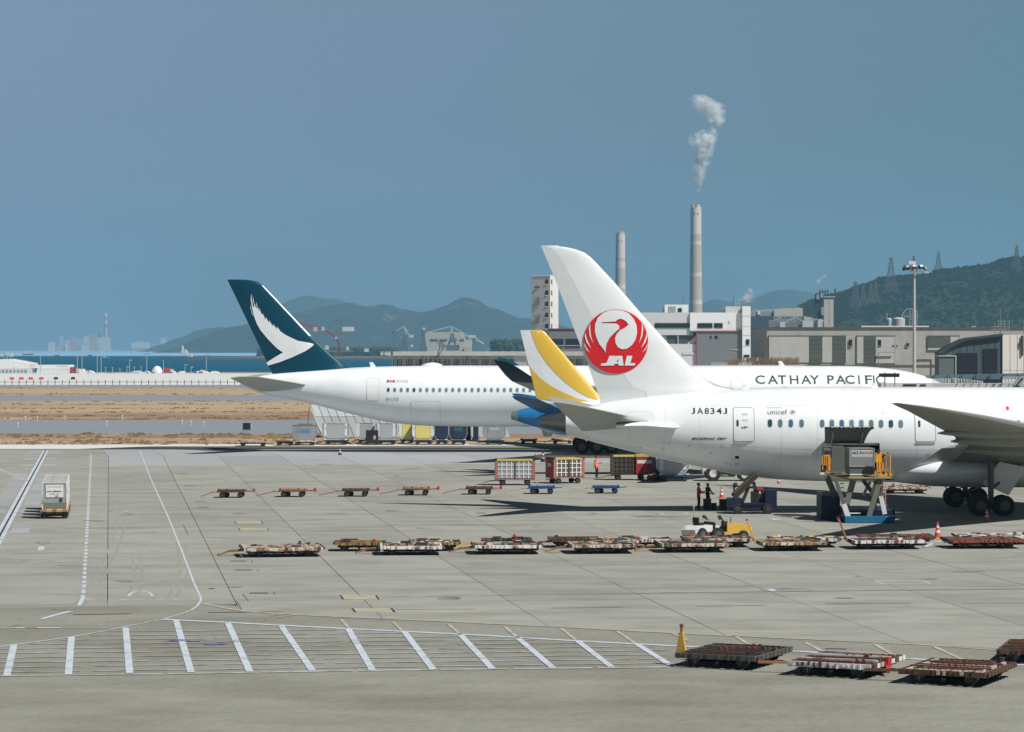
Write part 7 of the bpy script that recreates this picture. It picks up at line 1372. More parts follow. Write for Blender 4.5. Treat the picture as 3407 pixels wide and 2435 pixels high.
for lb, x0, x1 in (('dark tall box behind the navy containers, left one', 1437, 1511), ('dark tall box behind the navy containers, right one', 1539, 1566), ('narrow dark tall box right of the navy containers', 1574, 1592)):
    t = thing('ground_power_unit', lb, 'equipment', (XZ((x0 + x1) / 2, 0, 312)[0], 312, 0)); fb('case', navc, t, x0, 1412, x1, 1470, 312, 1.2); fb('side_strip', wgl, t, x1 + .1, 1414, x1 + 1.6, 1470, 312.1, .5); mb = MB(); a = XZ((x0 + x1) / 2, 0, 312)[0]; mb.box((a - .4, 312.2, 0), (a + .4, 313, .3)); mb.build('skid', dark_s, t, world=True)
flat('low blue dolly at the right end of the far row', 1731, 1788, 1477.5, dbl); flat('white and orange low dolly under the wheels of the white airliner', 1835, 1908, 1477, dirty_w); ULD('grey container beyond the blue engine cone, partly hidden', 1803, 1840, 1470, body=alu_d); ULD('pale grey container right of the half hidden grey one', 1842, 1890, 1470)
# container pair on blue dolly under the near tail
g = G(*z6(1900, 430)); container('big silver container with a dark side on a blue dolly under the near fuselage', (g.x + .3, g.y + .3), w=2.5, base=1.75, hgt=1.72, d=1.6, body=alu, door=mid); flat('blue dolly carrying the big silver container', z6(1790, 0)[0], z6(2110, 0)[0], z6(0, 430)[1], dbl, group='blue dollies under the near fuselage')
t = thing('cargo_container', 'dull dark container just left of the big silver one', 'container', (XZ(z6(1825, 0)[0], 0, g.y)[0], g.y + .9, .55)); mb = MB(); mb.prism([(-.7, .55), (-.7, 1.65), (.75, 1.65), (.75, 0), (-.1, 0)], 0, 1.4); mb.build('shell', alu_d, t); mb = MB(); mb.box((-.5, -.03, 1.1), (.4, -.005, 1.45)); mb.build('marking', print_gy, t)
flat('dark dolly under the dull container beside the blue dolly', z6(1740, 0)[0], z6(1860, 0)[0], z6(0, 424)[1], dkd, wm=dyel, group='blue dollies under the near fuselage')
# towbar trailer behind the man in orange
g = G(*z6(1050, 252)); t = thing('tow_bar', 'long low brown tow bar lying on small wheels behind the man in orange', 'tow bar', (g.x, g.y, 0)); mb = MB(); mb.beam((-4.2, 0, .65), (4.2, 0, .6), .22, .2); mb.beam((-4.2, 0, .62), (-4.5, 0, .8), .2); mb.build('bar', mat('bar_brown', (0.18, 0.12, 0.08), 0.7), t); mb = MB(); [mb.tube((x, -.4, .25), (x, .4, .25), .06, n=8) for x in (-2.2, 3.2)]; [mb.beam((x, 0, .25), (x, 0, .55), .1) for x in (-2.2, 3.2)]; mb.build('axle', dark_s, t); wheel_set(t, [(x, y, .22) for x in (-2.2, 3.2) for y in (-.35, .35)], .22)

# ---- traffic cones
def cone(label, g, h=0.9, red=True, group='red and white traffic cones'):
    t = thing('traffic_cone', label, 'traffic cone', tuple(g), 0, group); s = h / .9; a = stop_r2 if red else black; r = lambda z: (.17 * (1 - z / .9) + .03) * s
    mb = MB(); mb.box((-.22 * s, -.22 * s, 0), (.22 * s, .22 * s, .05 * s)); mb.build('base', a, t)
    for k, (z0, z1) in enumerate(((.05, .28), (.28, .42), (.42, .56), (.56, .68), (.68, .9))):
        mb = MB(); mb.tube((0, 0, z0 * s), (0, 0, z1 * s), r(z0), r(z1), 14); mb.build('band', clean_w if k % 2 else a, t, smooth=40)
stop_r2 = mat('cone_red', (0.68, 0.06, 0.05), 0.5)
cone('red and white cone in front of the right landing gear', G(*z4(1963, 1087)), 0.78); cone('largest red and white cone, behind the line of pallet dollies', G(*z4(1553, 1222)), 0.85)
cone('red and white cone between the dark man and the belt loader', G(*zB(1655, 634)), 0.8); cone('small red cone seen under the fuselage behind the belt loader', G(*zB(2048, 535)), 0.62)
cone('black and white cone on the long tail shadow', G(*zm(900, 1380, 3.246)(749, 432)), 0.75, False, 'black and white cones'); cone('black and white cone behind the caged carts', G(*z6(627, 232)), 1.0, False, 'black and white cones')

# ---- people
skin = mat('skin', (0.30, 0.17, 0.11), 0.6); hair = mat('hair_black', (0.01, 0.009, 0.008), 0.7); trs = mat('trousers_navy', (0.012, 0.014, 0.022), 0.8)
def person(label, g, top, pose, rz=0.0, h=1.74, vest=None):
    t = thing('person', label, 'person', tuple(g), rz); k = h / 1.74
    J = {'pel': (0, 0, .95), 'bel': (0, .01, 1.12), 'chest': (0, .01, 1.34), 'neck': (0, .01, 1.47), 'head': (0, -.02, 1.60), 'crown': (0, -.01, 1.70)}
    Rr = {'pel': .155, 'bel': .14, 'chest': .165, 'neck': .06, 'head': .095, 'crown': .075}
    E = [('pel', 'bel'), ('bel', 'chest'), ('chest', 'neck'), ('neck', 'head'), ('head', 'crown')]
    for s, n in ((-1, 'l'), (1, 'r')):
        hp = pose.get('hand_' + n, (s * .24, -.06, .86)); el = pose.get('elbow_' + n, (s * .25, .03, 1.12)); ft = pose.get('foot_' + n, (s * .10, -.02, .06))
        kn = ((s * .10 + ft[0]) / 2, (ft[1]) / 2 - .03, .50)
        for nm, p, r in (('sh', (s * .17, .01, 1.42), .075), ('el', el, .05), ('wr', hp, .035), ('hand', tuple(Vector(hp) + (Vector(hp) - Vector(el)).normalized() * .08), .038), ('hip', (s * .095, 0, .90), .105), ('kn', kn, .07), ('an', (ft[0], ft[1] + .03, .10), .048), ('toe', (ft[0], ft[1] - .13, .045), .042)): J[nm + n] = p; Rr[nm + n] = r
        E += [('chest', 'sh' + n), ('sh' + n, 'el' + n), ('el' + n, 'wr' + n), ('wr' + n, 'hand' + n), ('pel', 'hip' + n), ('hip' + n, 'kn' + n), ('kn' + n, 'an' + n), ('an' + n, 'toe' + n)]
    names = list(J); me = bpy.data.meshes.new('body'); me.from_pydata([tuple(c * k for c in J[n]) for n in names], [(names.index(a), names.index(b)) for a, b in E], [])
    ob = bpy.data.objects.new('body_work', me); col.objects.link(ob); md = ob.modifiers.new('skin', 'SKIN'); sv = me.skin_vertices[0].data
    for i, n in enumerate(names): sv[i].radius = (Rr[n] * k, Rr[n] * k * (.75 if n in ('pel', 'bel', 'chest') else 1))
    sv[0].use_root = True; sb = ob.modifiers.new('sub', 'SUBSURF'); sb.levels = 2; sb.render_levels = 2
    m2 = bpy.data.meshes.new_from_object(ob.evaluated_get(bpy.context.evaluated_depsgraph_get())); bpy.data.objects.remove(ob); m2.materials.clear()
    for m in (trs, top, skin, hair, dark_s): m2.materials.append(m)
    for p in m2.polygons:
        c = p.center / k; dh = min((Vector(J['hand' + n]) - c).length for n in 'lr')
        p.material_index = 2 if (dh < .085 or c.z > 1.485) else (1 if c.z > .93 or abs(c.x) > .2 else (4 if c.z < .13 else 0)); p.use_smooth = True
    link('body', m2, t)
    mb = MB(); mb.ball((0, .02 * k, 1.655 * k), 1, 14, 8, (.098 * k, .112 * k, .088 * k)); mb.build('hair', hair, t, smooth=60)
    mb = MB(); mb.add([Vector(v) * k for v in ((-.015, -.105, 1.585), (.015, -.105, 1.585), (0, -.135, 1.58), (0, -.105, 1.62))], [(0, 1, 2), (0, 2, 3), (1, 3, 2), (0, 3, 1)]); mb.build('nose', skin, t)
    for s in (-1, 1): mb = MB(); mb.ball((s * .093 * k, 0, 1.6 * k), .025 * k, 6, 4); mb.build('ear', skin, t); mb = MB(); mb.ball((s * .032 * k, -.095 * k, 1.61 * k), .012 * k, 6, 4); mb.build('eye', hair, t)
    mb = MB(); mb.box((-.025 * k, -.106 * k, 1.545 * k), (.025 * k, -.095 * k, 1.552 * k)); mb.build('mouth', mat('lips', (0.2, 0.07, 0.06)), t)
    for n, s in (('l', -1), ('r', 1)):
        hd_ = Vector(J['hand' + n]); d = (hd_ - Vector(J['wr' + n])).normalized(); sd = d.cross(Vector((0, 1, 0))).normalized()
        for f in range(4): a = hd_ + sd * (.024 * (f - 1.5)) * 1.0; mb = MB(); L_ = (.07, .085, .08, .06)[f]; mb.tube(a * k, (a + d * L_ * .6 + Vector((0, -.008, 0))) * k, .010 * k, .009 * k, 6); mb.tube((a + d * L_ * .6 + Vector((0, -.008, 0))) * k, (a + d * L_ + Vector((0, -.03, 0))) * k, .009 * k, .007 * k, 6); mb.build('finger', skin, t)
        mb = MB(); a = hd_ - d * .02 + sd * -s * .03; mb.tube(a * k, (a + sd * -s * .03 + d * .04) * k, .011 * k, .008 * k, 6); mb.build('thumb', skin, t)
    if vest:
        mb = MB(); n = 20; mb.loft([[Vector((rx * math.cos(2 * math.pi * i / n), .01 + ry * math.sin(2 * math.pi * i / n), z)) * k for i in range(n)] for z, rx, ry in ((.84, .205, .165), (.95, .205, .165), (1.15, .195, .155), (1.34, .215, .165), (1.43, .19, .13), (1.485, .09, .075))], cap=False); v_ = mb.build('vest', vest, t, smooth=60)
        for z in (1.0, 1.18): mb = MB(); mb.loft([[Vector((rx * math.cos(2 * math.pi * i / n), .01 + ry * math.sin(2 * math.pi * i / n), zz)) * k for i in range(n)] for zz, rx, ry in ((z, .208, .168), (z + .05, .208, .168))], cap=False); mb.build('reflective_band', mat('reflective', (0.7, 0.7, 0.68), 0.4), v_, smooth=60)
    return t
ov = mat('vest_orange', (0.85, 0.16, 0.05), 0.6, var=0.08, scale=6); rv = mat('jacket_red', (0.42, 0.012, 0.012), 0.7, var=0.08, scale=5); dk_ = mat('jacket_dark', (0.02, 0.02, 0.025), 0.8)
g = G(*z6(1165, 398)); person('man in orange hi-vis vest and dark trousers standing between the red carts', g, ov, {'foot_l': (-.09, 0, .06), 'foot_r': (.12, -.05, .06), 'hand_r': (.20, -.24, 1.18), 'elbow_r': (.27, -.02, 1.14)}, rz=1.2, h=1.80, vest=ov)
g = G(*zB(1497, 719)); person('man in red jacket beside the dark clad man near the belt loader', g, rv, {'hand_r': (.20, -.38, 1.18), 'elbow_r': (.26, -.10, 1.14), 'hand_l': (-.14, -.30, 1.10), 'elbow_l': (-.26, -.05, 1.12), 'foot_l': (-.12, .03, .06)}, rz=1.35, h=1.76)
g = G(*zB(1563, 712)); person('man in dark clothes leaning over the dark boxes near the belt loader', g + Vector((0, .4, 0)), dk_, {'hand_r': (.16, -.36, 1.05), 'elbow_r': (.24, -.10, 1.14), 'hand_l': (-.16, -.36, 1.05), 'elbow_l': (-.24, -.10, 1.14)}, rz=0.9, h=1.66)
def kit(label, x0, x1, y0, y1, f, lid=None):
    g = G(*f((x0 + x1) / 2, y1)); s = F / g.y; w = (f(x1, 0)[0] - f(x0, 0)[0]) / s; h = (f(0, y1)[1] - f(0, y0)[1]) / s; t = thing('equipment_box', label, 'box', (g.x, g.y, 0)); mb = MB(); mb.box((-w / 2, 0, .04), (w / 2, w * .7, h - .06)); mb.build('case', dark_s, t); mb = MB(); mb.box((-w / 2 - .02, -.02, h - .06), (w / 2 + .02, w * .7 + .02, h)); mb.build('lid', mat('lid_dark', (0.04, 0.045, 0.05), 0.5), t); mb = MB(); mb.box((-w * .4, .05, 0), (w * .4, w * .6, .04)); mb.build('skid', black, t)
kit('tall black case in front of the dark clad man', 1530, 1583, 640, 716, zB); kit('lower black case beside the tall one', 1585, 1620, 668, 715, zB); kit('separate black case left of the belt loader', 1640, 1694, 642, 716, zB)

# ---- tow tractors
def seatwheel(t): pass
def tractor(label, loc, rz, body, body2, yellow=False, canopy=True, s=1.0):
    t = thing('tow_tractor', label, 'tractor', loc, rz, None); R_ = lambda *a: tuple(c * s for c in a)
    if yellow:
        mb = MB(); mb.prism([(-.1 * s, .45 * s), (1.5 * s, .45 * s), (1.52 * s, .85 * s), (1.3 * s, 1.0 * s), (.2 * s, 1.12 * s), (-.1 * s, 1.1 * s)], -.5 * s, .5 * s); mb.build('bonnet', body, t)
        mb = MB(); mb.box(R_(-1.1, -.55, .35), R_(-.1, .55, .55)); mb.build('floor', body, t)
        mb = MB(); mb.box(R_(-.25, -.3, .55), R_(.0, .3, 1.2)); mb.build('dashboard', dark_s, t); mb = MB(); mb.beam(R_(-.12, 0, 1.1), R_(-.42, 0, 1.5), .09 * s); mb.tube(R_(-.52, 0, 1.42), R_(-.36, 0, 1.50), .15 * s, n=14); mb.build('steering_wheel', dark_s, t)
        mb = MB(); mb.box(R_(-.85, -.3, .55), R_(-.45, .3, .72)); mb.box(R_(-.92, -.3, .7), R_(-.82, .3, 1.15)); mb.build('seat', black, t)
        for y in (-.35, .35): mb = MB(); mb.tube(R_(1.52, y, .72), R_(1.56, y, .72), .1 * s, n=10); mb.build('headlight', clean_w, t)
        mb = MB(); mb.tube(R_(.2, -.3, 1.1), R_(.2, -.3, 1.5), .03 * s, n=6); mb.build('mirror_post', dark_s, t)
    else:
        mb = MB(); mb.prism([(-1.3 * s, .35 * s), (1.2 * s, .35 * s), (1.25 * s, .8 * s), (.55 * s, .95 * s), (-.9 * s, .95 * s), (-1.35 * s, .7 * s)], -.6 * s, .6 * s); mb.build('body', body, t)
        mb = MB(); mb.box(R_(-1.25, -.62, .36), R_(1.15, .62, .55)); mb.build('skirt', body2, t)
        mb = MB(); mb.box(R_(-.65, -.25, .95), R_(-.2, .25, 1.12)); mb.box(R_(-.7, -.25, 1.1), R_(-.62, .25, 1.45)); mb.build('seat', black, t)
        mb = MB(); mb.box(R_(.38, -.3, .95), R_(.5, .3, 1.15)); mb.beam(R_(.4, 0, 1.25), R_(.15, 0, 1.5), .08 * s); mb.tube(R_(.07, 0, 1.42), R_(.15, 0, 1.5), .13 * s, n=14); mb.build('steering_column', dark_s, t)
        mb = MB(); mb.tube(R_(-.65, .2, 1.5), R_(-.65, .2, 2.05), .03 * s, n=6); mb.ball(R_(-.65, .2, 2.1), .07 * s, 8, 5); mb.build('beacon', MATS['drawbar_sand'], t)
    for x in (-.75, .95):
        for y in (-.55, .55):
            mb = MB(); n = 20; r = (.42 if x < 0 else .32) * s; mb.loft([[Vector((x * s + rr * math.cos(2 * math.pi * i / n), y * s + dy, r + rr * math.sin(2 * math.pi * i / n))) for i in range(n)] for dy, rr in ((-.14, r * .6), (-.14, r * .94), (-.08, r), (.08, r), (.14, r * .94), (.14, r * .6))]); o = mb.build('wheel', tyre_m, t, smooth=40)
            mb = MB(); mb.tube((x * s, y * s - .15, r), (x * s, y * s + .15, r), r * .5, n=14); mb.build('rim', clean_w if (y < 0 and s > 1.2) else hub_m, o)
    return t
g = G(*zB(1500, 928)); tractor('white and red tow tractor behind the line of pallet dollies', (g.x + .25, g.y + .5, 0), 0.75, clean_w, mat('skirt_maroon', (0.20, 0.03, 0.05), 0.6), s=.86)
g = G(*zB(1690, 925)); tractor('yellow tow tractor with open seat right beside the white one', (g.x, g.y + .3, 0), 0.25, dyel, dyel, yellow=True, s=.84)
g = G(*zB(1680, 517)); tractor('white tow tractor with large pale rims under the near fuselage', (g.x + .1, g.y + .5, 0), 0.0, mat('tractor_cream', (0.52, 0.54, 0.52), 0.5), dark_s, s=1.42)

# ---- container train on the service road
gdir = Vector((-0.1445, 1, 0)).normalized(); rzt = math.atan2(gdir.y, gdir.x); g0 = G(181, 1727); tr = []
frame_o = mat('dolly_orange_wood', (0.45, 0.24, 0.10), 0.7, var=0.15, scale=3)
lbs = ['silver container with printed white panel, front one of the short train', 'second silver container of the short train', 'third silver container of the short train', 'rearmost silver container of the short train']
for k in range(4):
    p = g0 + gdir * (0.9 + 3.1 * k); t = thing('cargo_dolly', 'orange brown dolly under the ' + ('front' if k == 0 else ('second', 'third', 'last')[k - 1]) + ' container of the short train', 'dolly', (p.x, p.y, 0), rzt - math.pi / 2, 'dollies of the short container train')
    mb = MB(); mb.box((-.82, -.85, .42), (.82, .85, .56)); mb.build('deck', frame_o, t); mb = MB(); mb.box((-.7, -.8, .3), (.7, .8, .41)); [mb.beam((-.6, q_, .2), (.6, q_, .2), .08) for q_ in (-.6, .6)]; mb.build('chassis', dark_s, t); wheel_set(t, [(x, y, .2) for x in (-.62, .62) for y in (-.6, .6)])
    for x in (-.6, 0, .6): mb = MB(); mb.box((x - .12, -.88, .44), (x + .12, -.851, .6)); mb.build('stop', rust_o, t)
    mb = MB(); mb.beam((0, .85, .35), (0, 1.5, .25), .08); mb.build('drawbar', rust_o, t)
    c = thing('cargo_container', lbs[k], 'container', (p.x, p.y, .56), rzt - math.pi / 2, 'silver containers of the short train')
    mb = MB(); mb.prism([(-.71, 0), (.71, 0), (.71, 1.62), (-.71, 1.62)], -.72, .72); mb.build('shell', alu, c)
    fr = MB(); pts = [(-.72, 0), (.72, 0), (.72, 1.62), (-.72, 1.62)]
    for yy in (-.73, .73):
        for a, b in zip(pts, pts[1:] + pts[:1]): fr.beam((a[0], yy, a[1]), (b[0], yy, b[1]), .06, .05)
    for x in (-.72, .72): fr.beam((x, -.73, 1.62), (x, .73, 1.62), .06)
    fr.build('edge_frame', clean_w, c)
    mb = MB(); mb.add([(-.72, -.735, .0), (.72, -.735, .0), (.72, -.76, .42), (-.72, -.76, .42), (-.72, -.70, .0), (.72, -.70, .0), (.72, -.70, .42), (-.72, -.70, .42)], [(0, 1, 2, 3), (0, 4, 5, 1), (3, 2, 6, 7)]); mb.build('lower_panel', mat('container_olive', (0.17, 0.18, 0.13), 0.6, var=0.1, scale=2), c)
    mb = MB(); mb.box((-.52, -.765, .75), (.52, -.735, 1.5)); pnl = mb.build('printed_panel', clean_w, c)
    if k == 0:
        def flatt(txt, x0, x1, z0, z1, m, bold=.02):
            me = text_mesh(txt, bold); xs = [v.co.x for v in me.vertices]; ys = [v.co.y for v in me.vertices]
            for v in me.vertices: v.co = Vector((x0 + (v.co.x - min(xs)) / (max(xs) - min(xs)) * (x1 - x0), -.772, z0 + (v.co.y - min(ys)) / (max(ys) - min(ys)) * (z1 - z0))) if False else v.co
            a, b, c1, d1 = min(xs), max(xs), min(ys), max(ys)
            for v in me.vertices: v.co = Vector((x0 + (v.co.x - a) / (b - a) * (x1 - x0), -.772, z0 + (v.co.y - c1) / (d1 - c1) * (z1 - z0)))
            me.materials.append(m); return link('lettering', me, pnl)
        flatt('CONTAINER', -.42, .42, 1.34, 1.42, print_gy); flatt('mm Baltic', -.45, .42, 1.06, 1.16, print_dk, .03); flatt('CARGO AIR', -.35, .30, .9, .98, print_gy)
        mb = MB(); mb.box((.30, -.775, .50), (.46, -.74, .66)); mb.build('sticker', black, c)

# ---- high loader at the open cargo door
g = G(2895, 1741); yl = g.y; ld = thing('cargo_loader', 'scissor lift cargo loader with blue base and orange guard rails at the open cargo door', 'loader', (g.x, yl, 0))
def zz(py, Y): return XZ(0, py, Y)[1]
def xx7(x, Y): return XZ(z7(x, 0)[0], 0, Y)[0]
def z7z(y, Y): return XZ(0, z7(0, y)[1], Y)[1]
def LB(name, m, x0, x1, y0, y1, Y, d): mb = MB(); mb.box((xx7(x0, Y), Y, max(0.02, z7z(y1, Y))), (xx7(x1, Y), Y + d, z7z(y0, Y))); return mb.build(name, m, ld, world=True)
LB('front_beam', dbl2, 660, 1330, 1292, 1375, yl, 0.5); LB('base_frame', dnav, 1010, 1335, 1290, 1372, yl + .52, 6); LB('base_frame', dnav, 560, 660, 1290, 1385, yl + .6, 6)
LB('engine_house', dnav, 335, 590, 1010, 1330, yl + 3.0, 2.6); LB('engine_cover', alu_d, 345, 580, 985, 1010, yl + 2.9, 2.8)
LB('beam_skirt', dnav, 690, 1300, 1210, 1290, yl + 1.5, 4)
for a, b, Y, m, w in (((775, 805), (640, 1290), yl + 1.8, alu_d, .28), ((1130, 790), (980, 1290), yl + .55, mat('scissor_grey', (0.15, 0.16, 0.12), 0.6, var=0.1), .30), ((640, 1125), (700, 1300), yl + .45, clean_w, .30), ((1125, 950), (1195, 1260), yl + .9, clean_w, .26), ((405, 740), (530, 1020), yl + 3.0, alu_d, .34), ((520, 770), (640, 1125), yl + .5, alu_d, .22), ((1060, 810), (1125, 950), yl + .95, alu_d, .22), ((760, 800), (680, 1120), yl + .8, MATS['scissor_grey'], .30), ((900, 800), (1050, 1000), yl + 3.2, alu_d, .24), ((1000, 820), (900, 1010), yl + 3.4, clean_w, .16), ((1070, 815), (1000, 1040), yl + 3.0, clean_w, .14)):
    mb = MB(); mb.beam((xx7(a[0], Y), Y, z7z(a[1], Y)), (xx7(b[0], Y), Y, z7z(b[1], Y)), w, w * .7, up=(0, 1, 0)); mb.build('scissor_arm', m, ld, world=True)
LB('cross_beam', alu_d, 740, 1060, 1020, 1050, yl + 1.0, .2); LB('cylinder', dbl2, 1070, 1085, 1060, 1290, yl + 1.1, .12); LB('deck_plate_white', clean_w, 720, 870, 1245, 1256, yl + .7, .3)
for k in range(4): LB('rung', clean_w, 590 + 6 * k, 640, 840 + k * 55, 856 + k * 55, yl + 2.4, .1)
mb = MB(); Yp = yl + .3
mb.add([(xx7(700, Yp), Yp, z7z(795, Yp)), (xx7(1270, Yp), Yp, z7z(795, Yp)), (xx7(1270, Yp) + .1, Yp + 6.2, z7z(795, Yp)), (xx7(455, Yp + 6), Yp + 6.2, z7z(795, Yp)), (xx7(700, Yp), Yp, z7z(770, Yp)), (xx7(1270, Yp), Yp, z7z(770, Yp)), (xx7(1270, Yp) + .1, Yp + 6.2, z7z(770, Yp)), (xx7(455, Yp + 6), Yp + 6.2, z7z(770, Yp))], [(0, 1, 5, 4), (1, 2, 6, 5), (2, 3, 7, 6), (3, 0, 4, 7), (4, 5, 6, 7), (3, 2, 1, 0)]); mb.build('platform', mat('platform_brown', (0.20, 0.14, 0.06), 0.7, var=0.12, scale=2), ld, world=True)
LB('platform_edge', mat('edge_sand', (0.46, 0.38, 0.24), 0.7), 715, 1290, 768, 778, Yp - .05, .1); LB('platform_edge', MATS['edge_sand'], 715, 1280, 752, 760, Yp + .8, .1)
LB('platform_side', dark_s, 1200, 1330, 780, 800, Yp, 6)
# orange guards
def OR(name, x0, x1, y0, y1, Y, d=.08, m=None): return LB(name, m or orange, x0, x1, y0, y1, Y, d)
for x0, x1, y0, y1 in ((350, 362, 460, 660), (378, 390, 470, 600), (405, 415, 480, 600), (430, 458, 480, 690), (350, 458, 460, 475), (350, 440, 590, 602), (395, 458, 680, 700)): OR('guard_rail', x0, x1, y0, y1, Yp + 4.2)
OR('control_box', 385, 428, 480, 590, Yp + 4.3, .4, dyel); OR('wheel_box', 320, 380, 700, 728, Yp + 4.0, .3, clean_w); OR('hydraulic_block', 340, 400, 600, 700, Yp + 4.3, .4, dark_s)
for x0, x1, y0, y1 in ((1068, 1180, 430, 560), (1085, 1100, 560, 720), (1112, 1140, 560, 705), (1160, 1185, 440, 720), (1060, 1215, 690, 715), (1120, 1298, 715, 742)): OR('guard_panel', x0, x1, y0, y1, Yp + .3, .12)
for x0, x1, y0, y1 in ((1262, 1276, 440, 715), (1210, 1218, 500, 690), (1180, 1276, 448, 456), (1185, 1270, 655, 661)): OR('guard_rail', x0, x1, y0, y1, Yp + .2, .05)
for x, y in ((1115, 420), (1200, 460), (1238, 445)): OR('work_light', x - 14, x + 14, y - 12, y + 12, Yp + .25, .15, dark_s)
OR('guard_shadow_box', 1100, 1135, 590, 640, Yp + .5, .2, dark_s)
for k in range(8): OR('ladder_rung', 1160, 1210, 850 + k * 40, 856 + k * 40, yl + 1.6, .05)
OR('ladder_rail', 1155, 1168, 800, 1160, yl + 1.6); OR('ladder_rail', 1203, 1212, 940, 1180, yl + 1.6)
wl = [(xx7(x, yl + y) - g.x, y, .42) for x, y in ((620, 1.2), (1290, 1.2), (600, 5.6), (1270, 5.6))]
wheel_set(ld, [(a, b, .28) for a, b, c in wl[:1] + wl[2:]], .28, .3)
# container with serial number on the platform
Yc_ = Yp + .9; x0, x1 = xx7(722, Yc_), xx7(1050, Yc_); zb, zt2 = z7z(735, Yc_), z7z(372, Yc_)
uc = thing('cargo_container', 'grey metal container with printed serial number on the orange railed loader', 'container', ((x0 + x1) / 2, Yc_, zb)); mb = MB(); mb.box((x0, Yc_, zb + .06), (x1, Yc_ + 2.3, zt2)); mb.build('shell', alu_d, uc, world=True)
mb = MB(); mb.box((x0 + .03, Yc_ - .04, z7z(612, Yc_)), (x1 - .03, Yc_ - .005, z7z(385, Yc_))); pn = mb.build('door_panel', mat('door_panel_grey', (0.24, 0.26, 0.27), 0.5, metal=.2, var=.1, scale=2), uc, world=True)
mb = MB()
for a, b in (((x0, 372), (x1, 372)), ((x0, 372), (x0, 615)), ((x1, 372), (x1, 700)), ((x0, 615), (x1, 615))): mb.beam((a[0], Yc_ - .03, z7z(a[1], Yc_)), (b[0], Yc_ - .03, z7z(b[1], Yc_)), .06)
mb.build('edge_frame', alu, uc, world=True); mb = MB(); mb.box((x0, Yc_ - .05, zb), (x1 - .1, Yc_ + 2.2, zb + .08)); mb.build('base_plate', clean_w, uc, world=True)
def panel_text(txt, xa, xb, ya, yb, m, bold=.01):
    fp = lambda x, z: Yc_ - .055
    return text_decal(txt, xx7(xa, Yc_), xx7(xb, Yc_), z7z(yb, Yc_), z7z(ya, Yc_), fp, 0.0, 'lettering', m, uc, bold=bold)
mb = MB(); mb.box((x0 + .1, Yc_ - .048, z7z(490, Yc_)), (x1 - .1, Yc_ - .041, z7z(395, Yc_))); mb.build('label_field', mat('label_pale', (0.50, 0.52, 0.52), 0.6), uc, world=True)
panel_text('AKE 81', 750, 890, 412, 452, print_dk, .02); panel_text('694', 895, 985, 412, 452, mat('lettering_red', (0.5, 0.05, 0.06)), .02); panel_text('JL', 990, 1028, 412, 452, print_dk, .02); panel_text('JAPAN AIRLINES', 755, 990, 468, 482, print_gy)
Yd = Yp + 5.2; ub = thing('cargo_container', 'dark container half inside the open cargo hold', 'container', (xx7(540, Yd), Yd, z7z(690, Yd))); mb = MB(); mb.box((xx7(385, Yd), Yd, z7z(690, Yd)), (xx7(655, Yd), Yd + 1.5, z7z(350, Yd))); mb.build('shell', alu_d, ub, world=True)
mb = MB(); mb.box((xx7(395, Yd), Yd - .03, z7z(480, Yd)), (xx7(480, Yd), Yd - .005, z7z(350, Yd))); mb.build('door_panel', dark_s, ub, world=True)
text_decal('87JL', xx7(380, Yd), xx7(470, Yd), z7z(410, Yd), z7z(365, Yd), lambda x, z: Yd - .04, 0.0, 'lettering', print_gy, ub)

# ---- belt loader under the tail
g = G(*zB(1870, 745)); bl = thing('belt_loader', 'shadow-darkened blue belt loader with its conveyor raised to the fuselage', 'belt loader', (g.x, g.y, 0)); Yb_ = g.y
def XB(x, Y): return XZ(zB(x, 0)[0], 0, Y)[0]
def ZB(y, Y): return XZ(0, zB(0, y)[1], Y)[1]
def BB(name, m, x0, x1, y0, y1, Y, d): mb = MB(); mb.box((XB(x0, Y), Y, max(.02, ZB(y1, Y))), (XB(x1, Y), Y + d, ZB(y0, Y))); return mb.build(name, m, bl, world=True)
BB('chassis', dnav, 1702, 2035, 678, 700, Yb_, 1.9); BB('front_body', dnav, 1702, 1800, 640, 705, Yb_ + .1, 1.7); BB('rear_body', dnav, 1955, 2035, 582, 700, Yb_ + .1, 1.7); BB('step', dnav, 1800, 1955, 668, 680, Yb_ - .1, .4)
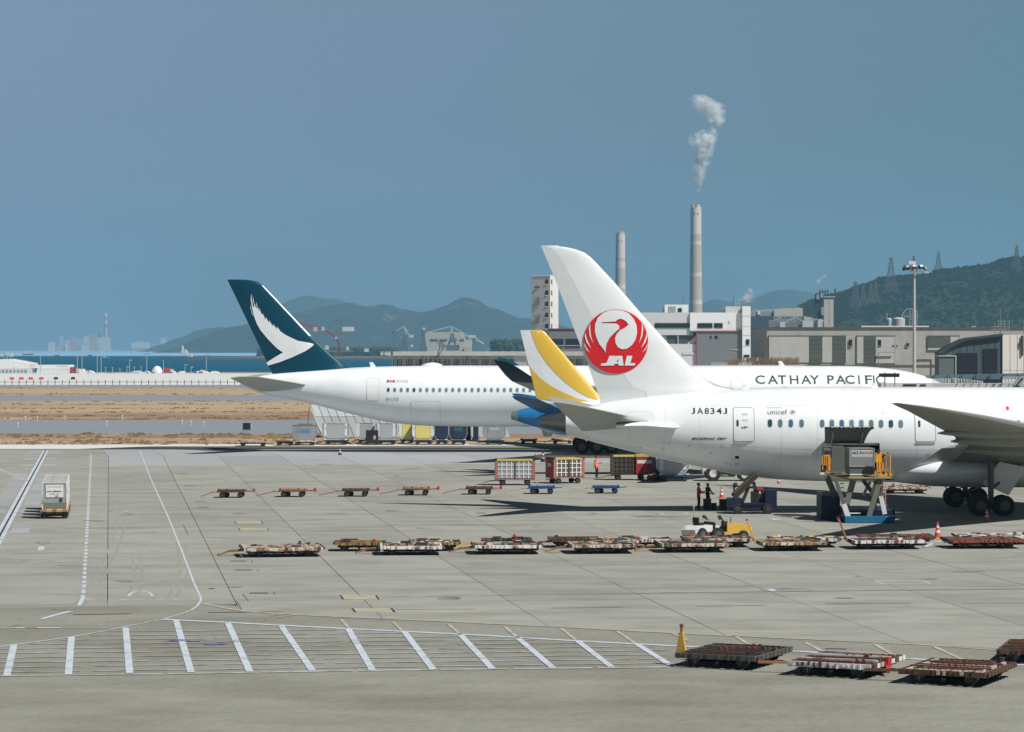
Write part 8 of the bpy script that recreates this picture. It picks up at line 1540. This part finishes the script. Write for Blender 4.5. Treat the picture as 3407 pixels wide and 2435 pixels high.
mb = MB(); mb.beam((XB(1745, Yb_), Yb_ + .9, ZB(630, Yb_)), (XB(1900, Yb_), Yb_ + 1.0, ZB(478, Yb_)), .8, .35, up=(0, 0, 1)); mb.build('conveyor', mat('conveyor_dark', (0.035, 0.03, 0.022), 0.7), bl, world=True)
mb = MB(); mb.beam((XB(1745, Yb_), Yb_ + .44, ZB(605, Yb_)), (XB(1900, Yb_), Yb_ + .5, ZB(458, Yb_)), .06, .12); mb.build('conveyor_rail', mat('rail_shadowed', (0.09, 0.065, 0.03), 0.7), bl, world=True)  # rail colour darkened to stand for the fuselage shadow
mb = MB(); mb.beam((XB(1800, Yb_), Yb_ + .9, ZB(680, Yb_)), (XB(1850, Yb_), Yb_ + .9, ZB(560, Yb_)), .2); mb.beam((XB(1905, Yb_), Yb_ + .9, ZB(680, Yb_)), (XB(1885, Yb_), Yb_ + .9, ZB(530, Yb_)), .2); mb.build('lift_arm', dark_s, bl, world=True)
BB('seat', black, 1860, 1905, 590, 668, Yb_ + .2, .6); BB('lamp_block', mat('lamp_red', (0.45, 0.03, 0.03)), 1900, 1940, 562, 580, Yb_ + .3, .2); BB('cowl', dark_s, 1890, 1955, 578, 668, Yb_ + .4, 1.0); BB('headlight', clean_w, 1912, 1924, 588, 604, Yb_ + .25, .04)
wheel_set(bl, [(XB(x, Yb_) - g.x, y, .33) for x in (1765, 1975) for y in (.1, 1.7)], .33, .22)
t = person('person in dark clothes crouching at the lower end of the conveyor', Vector((XB(1745, Yb_), Yb_ + .4, 1.05)), dk_, {'hand_r': (.2, -.35, 1.2)}, rz=1.4, h=1.1) if False else None
mb = MB(); mb.tube((XB(1745, Yb_), Yb_ + .3, ZB(640, Yb_)), (XB(1742, Yb_), Yb_ + .3, ZB(545, Yb_)), .06, n=8); mb.ball((XB(1752, Yb_), Yb_ + .3, ZB(545, Yb_)), .16, 10, 6); mb.build('control_post', dark_s, bl, world=True)
# man in a lime vest on the unfinished deck
px = 2519; person('tiny figure in lime vest among the brown rods', Vector((XZ(px, 0, 646)[0], 646, XZ(0, 1214, 640)[1])), mat('vest_lime', (0.40, 0.60, 0.10), 0.6), {}, h=1.75, vest=MATS['vest_lime'])
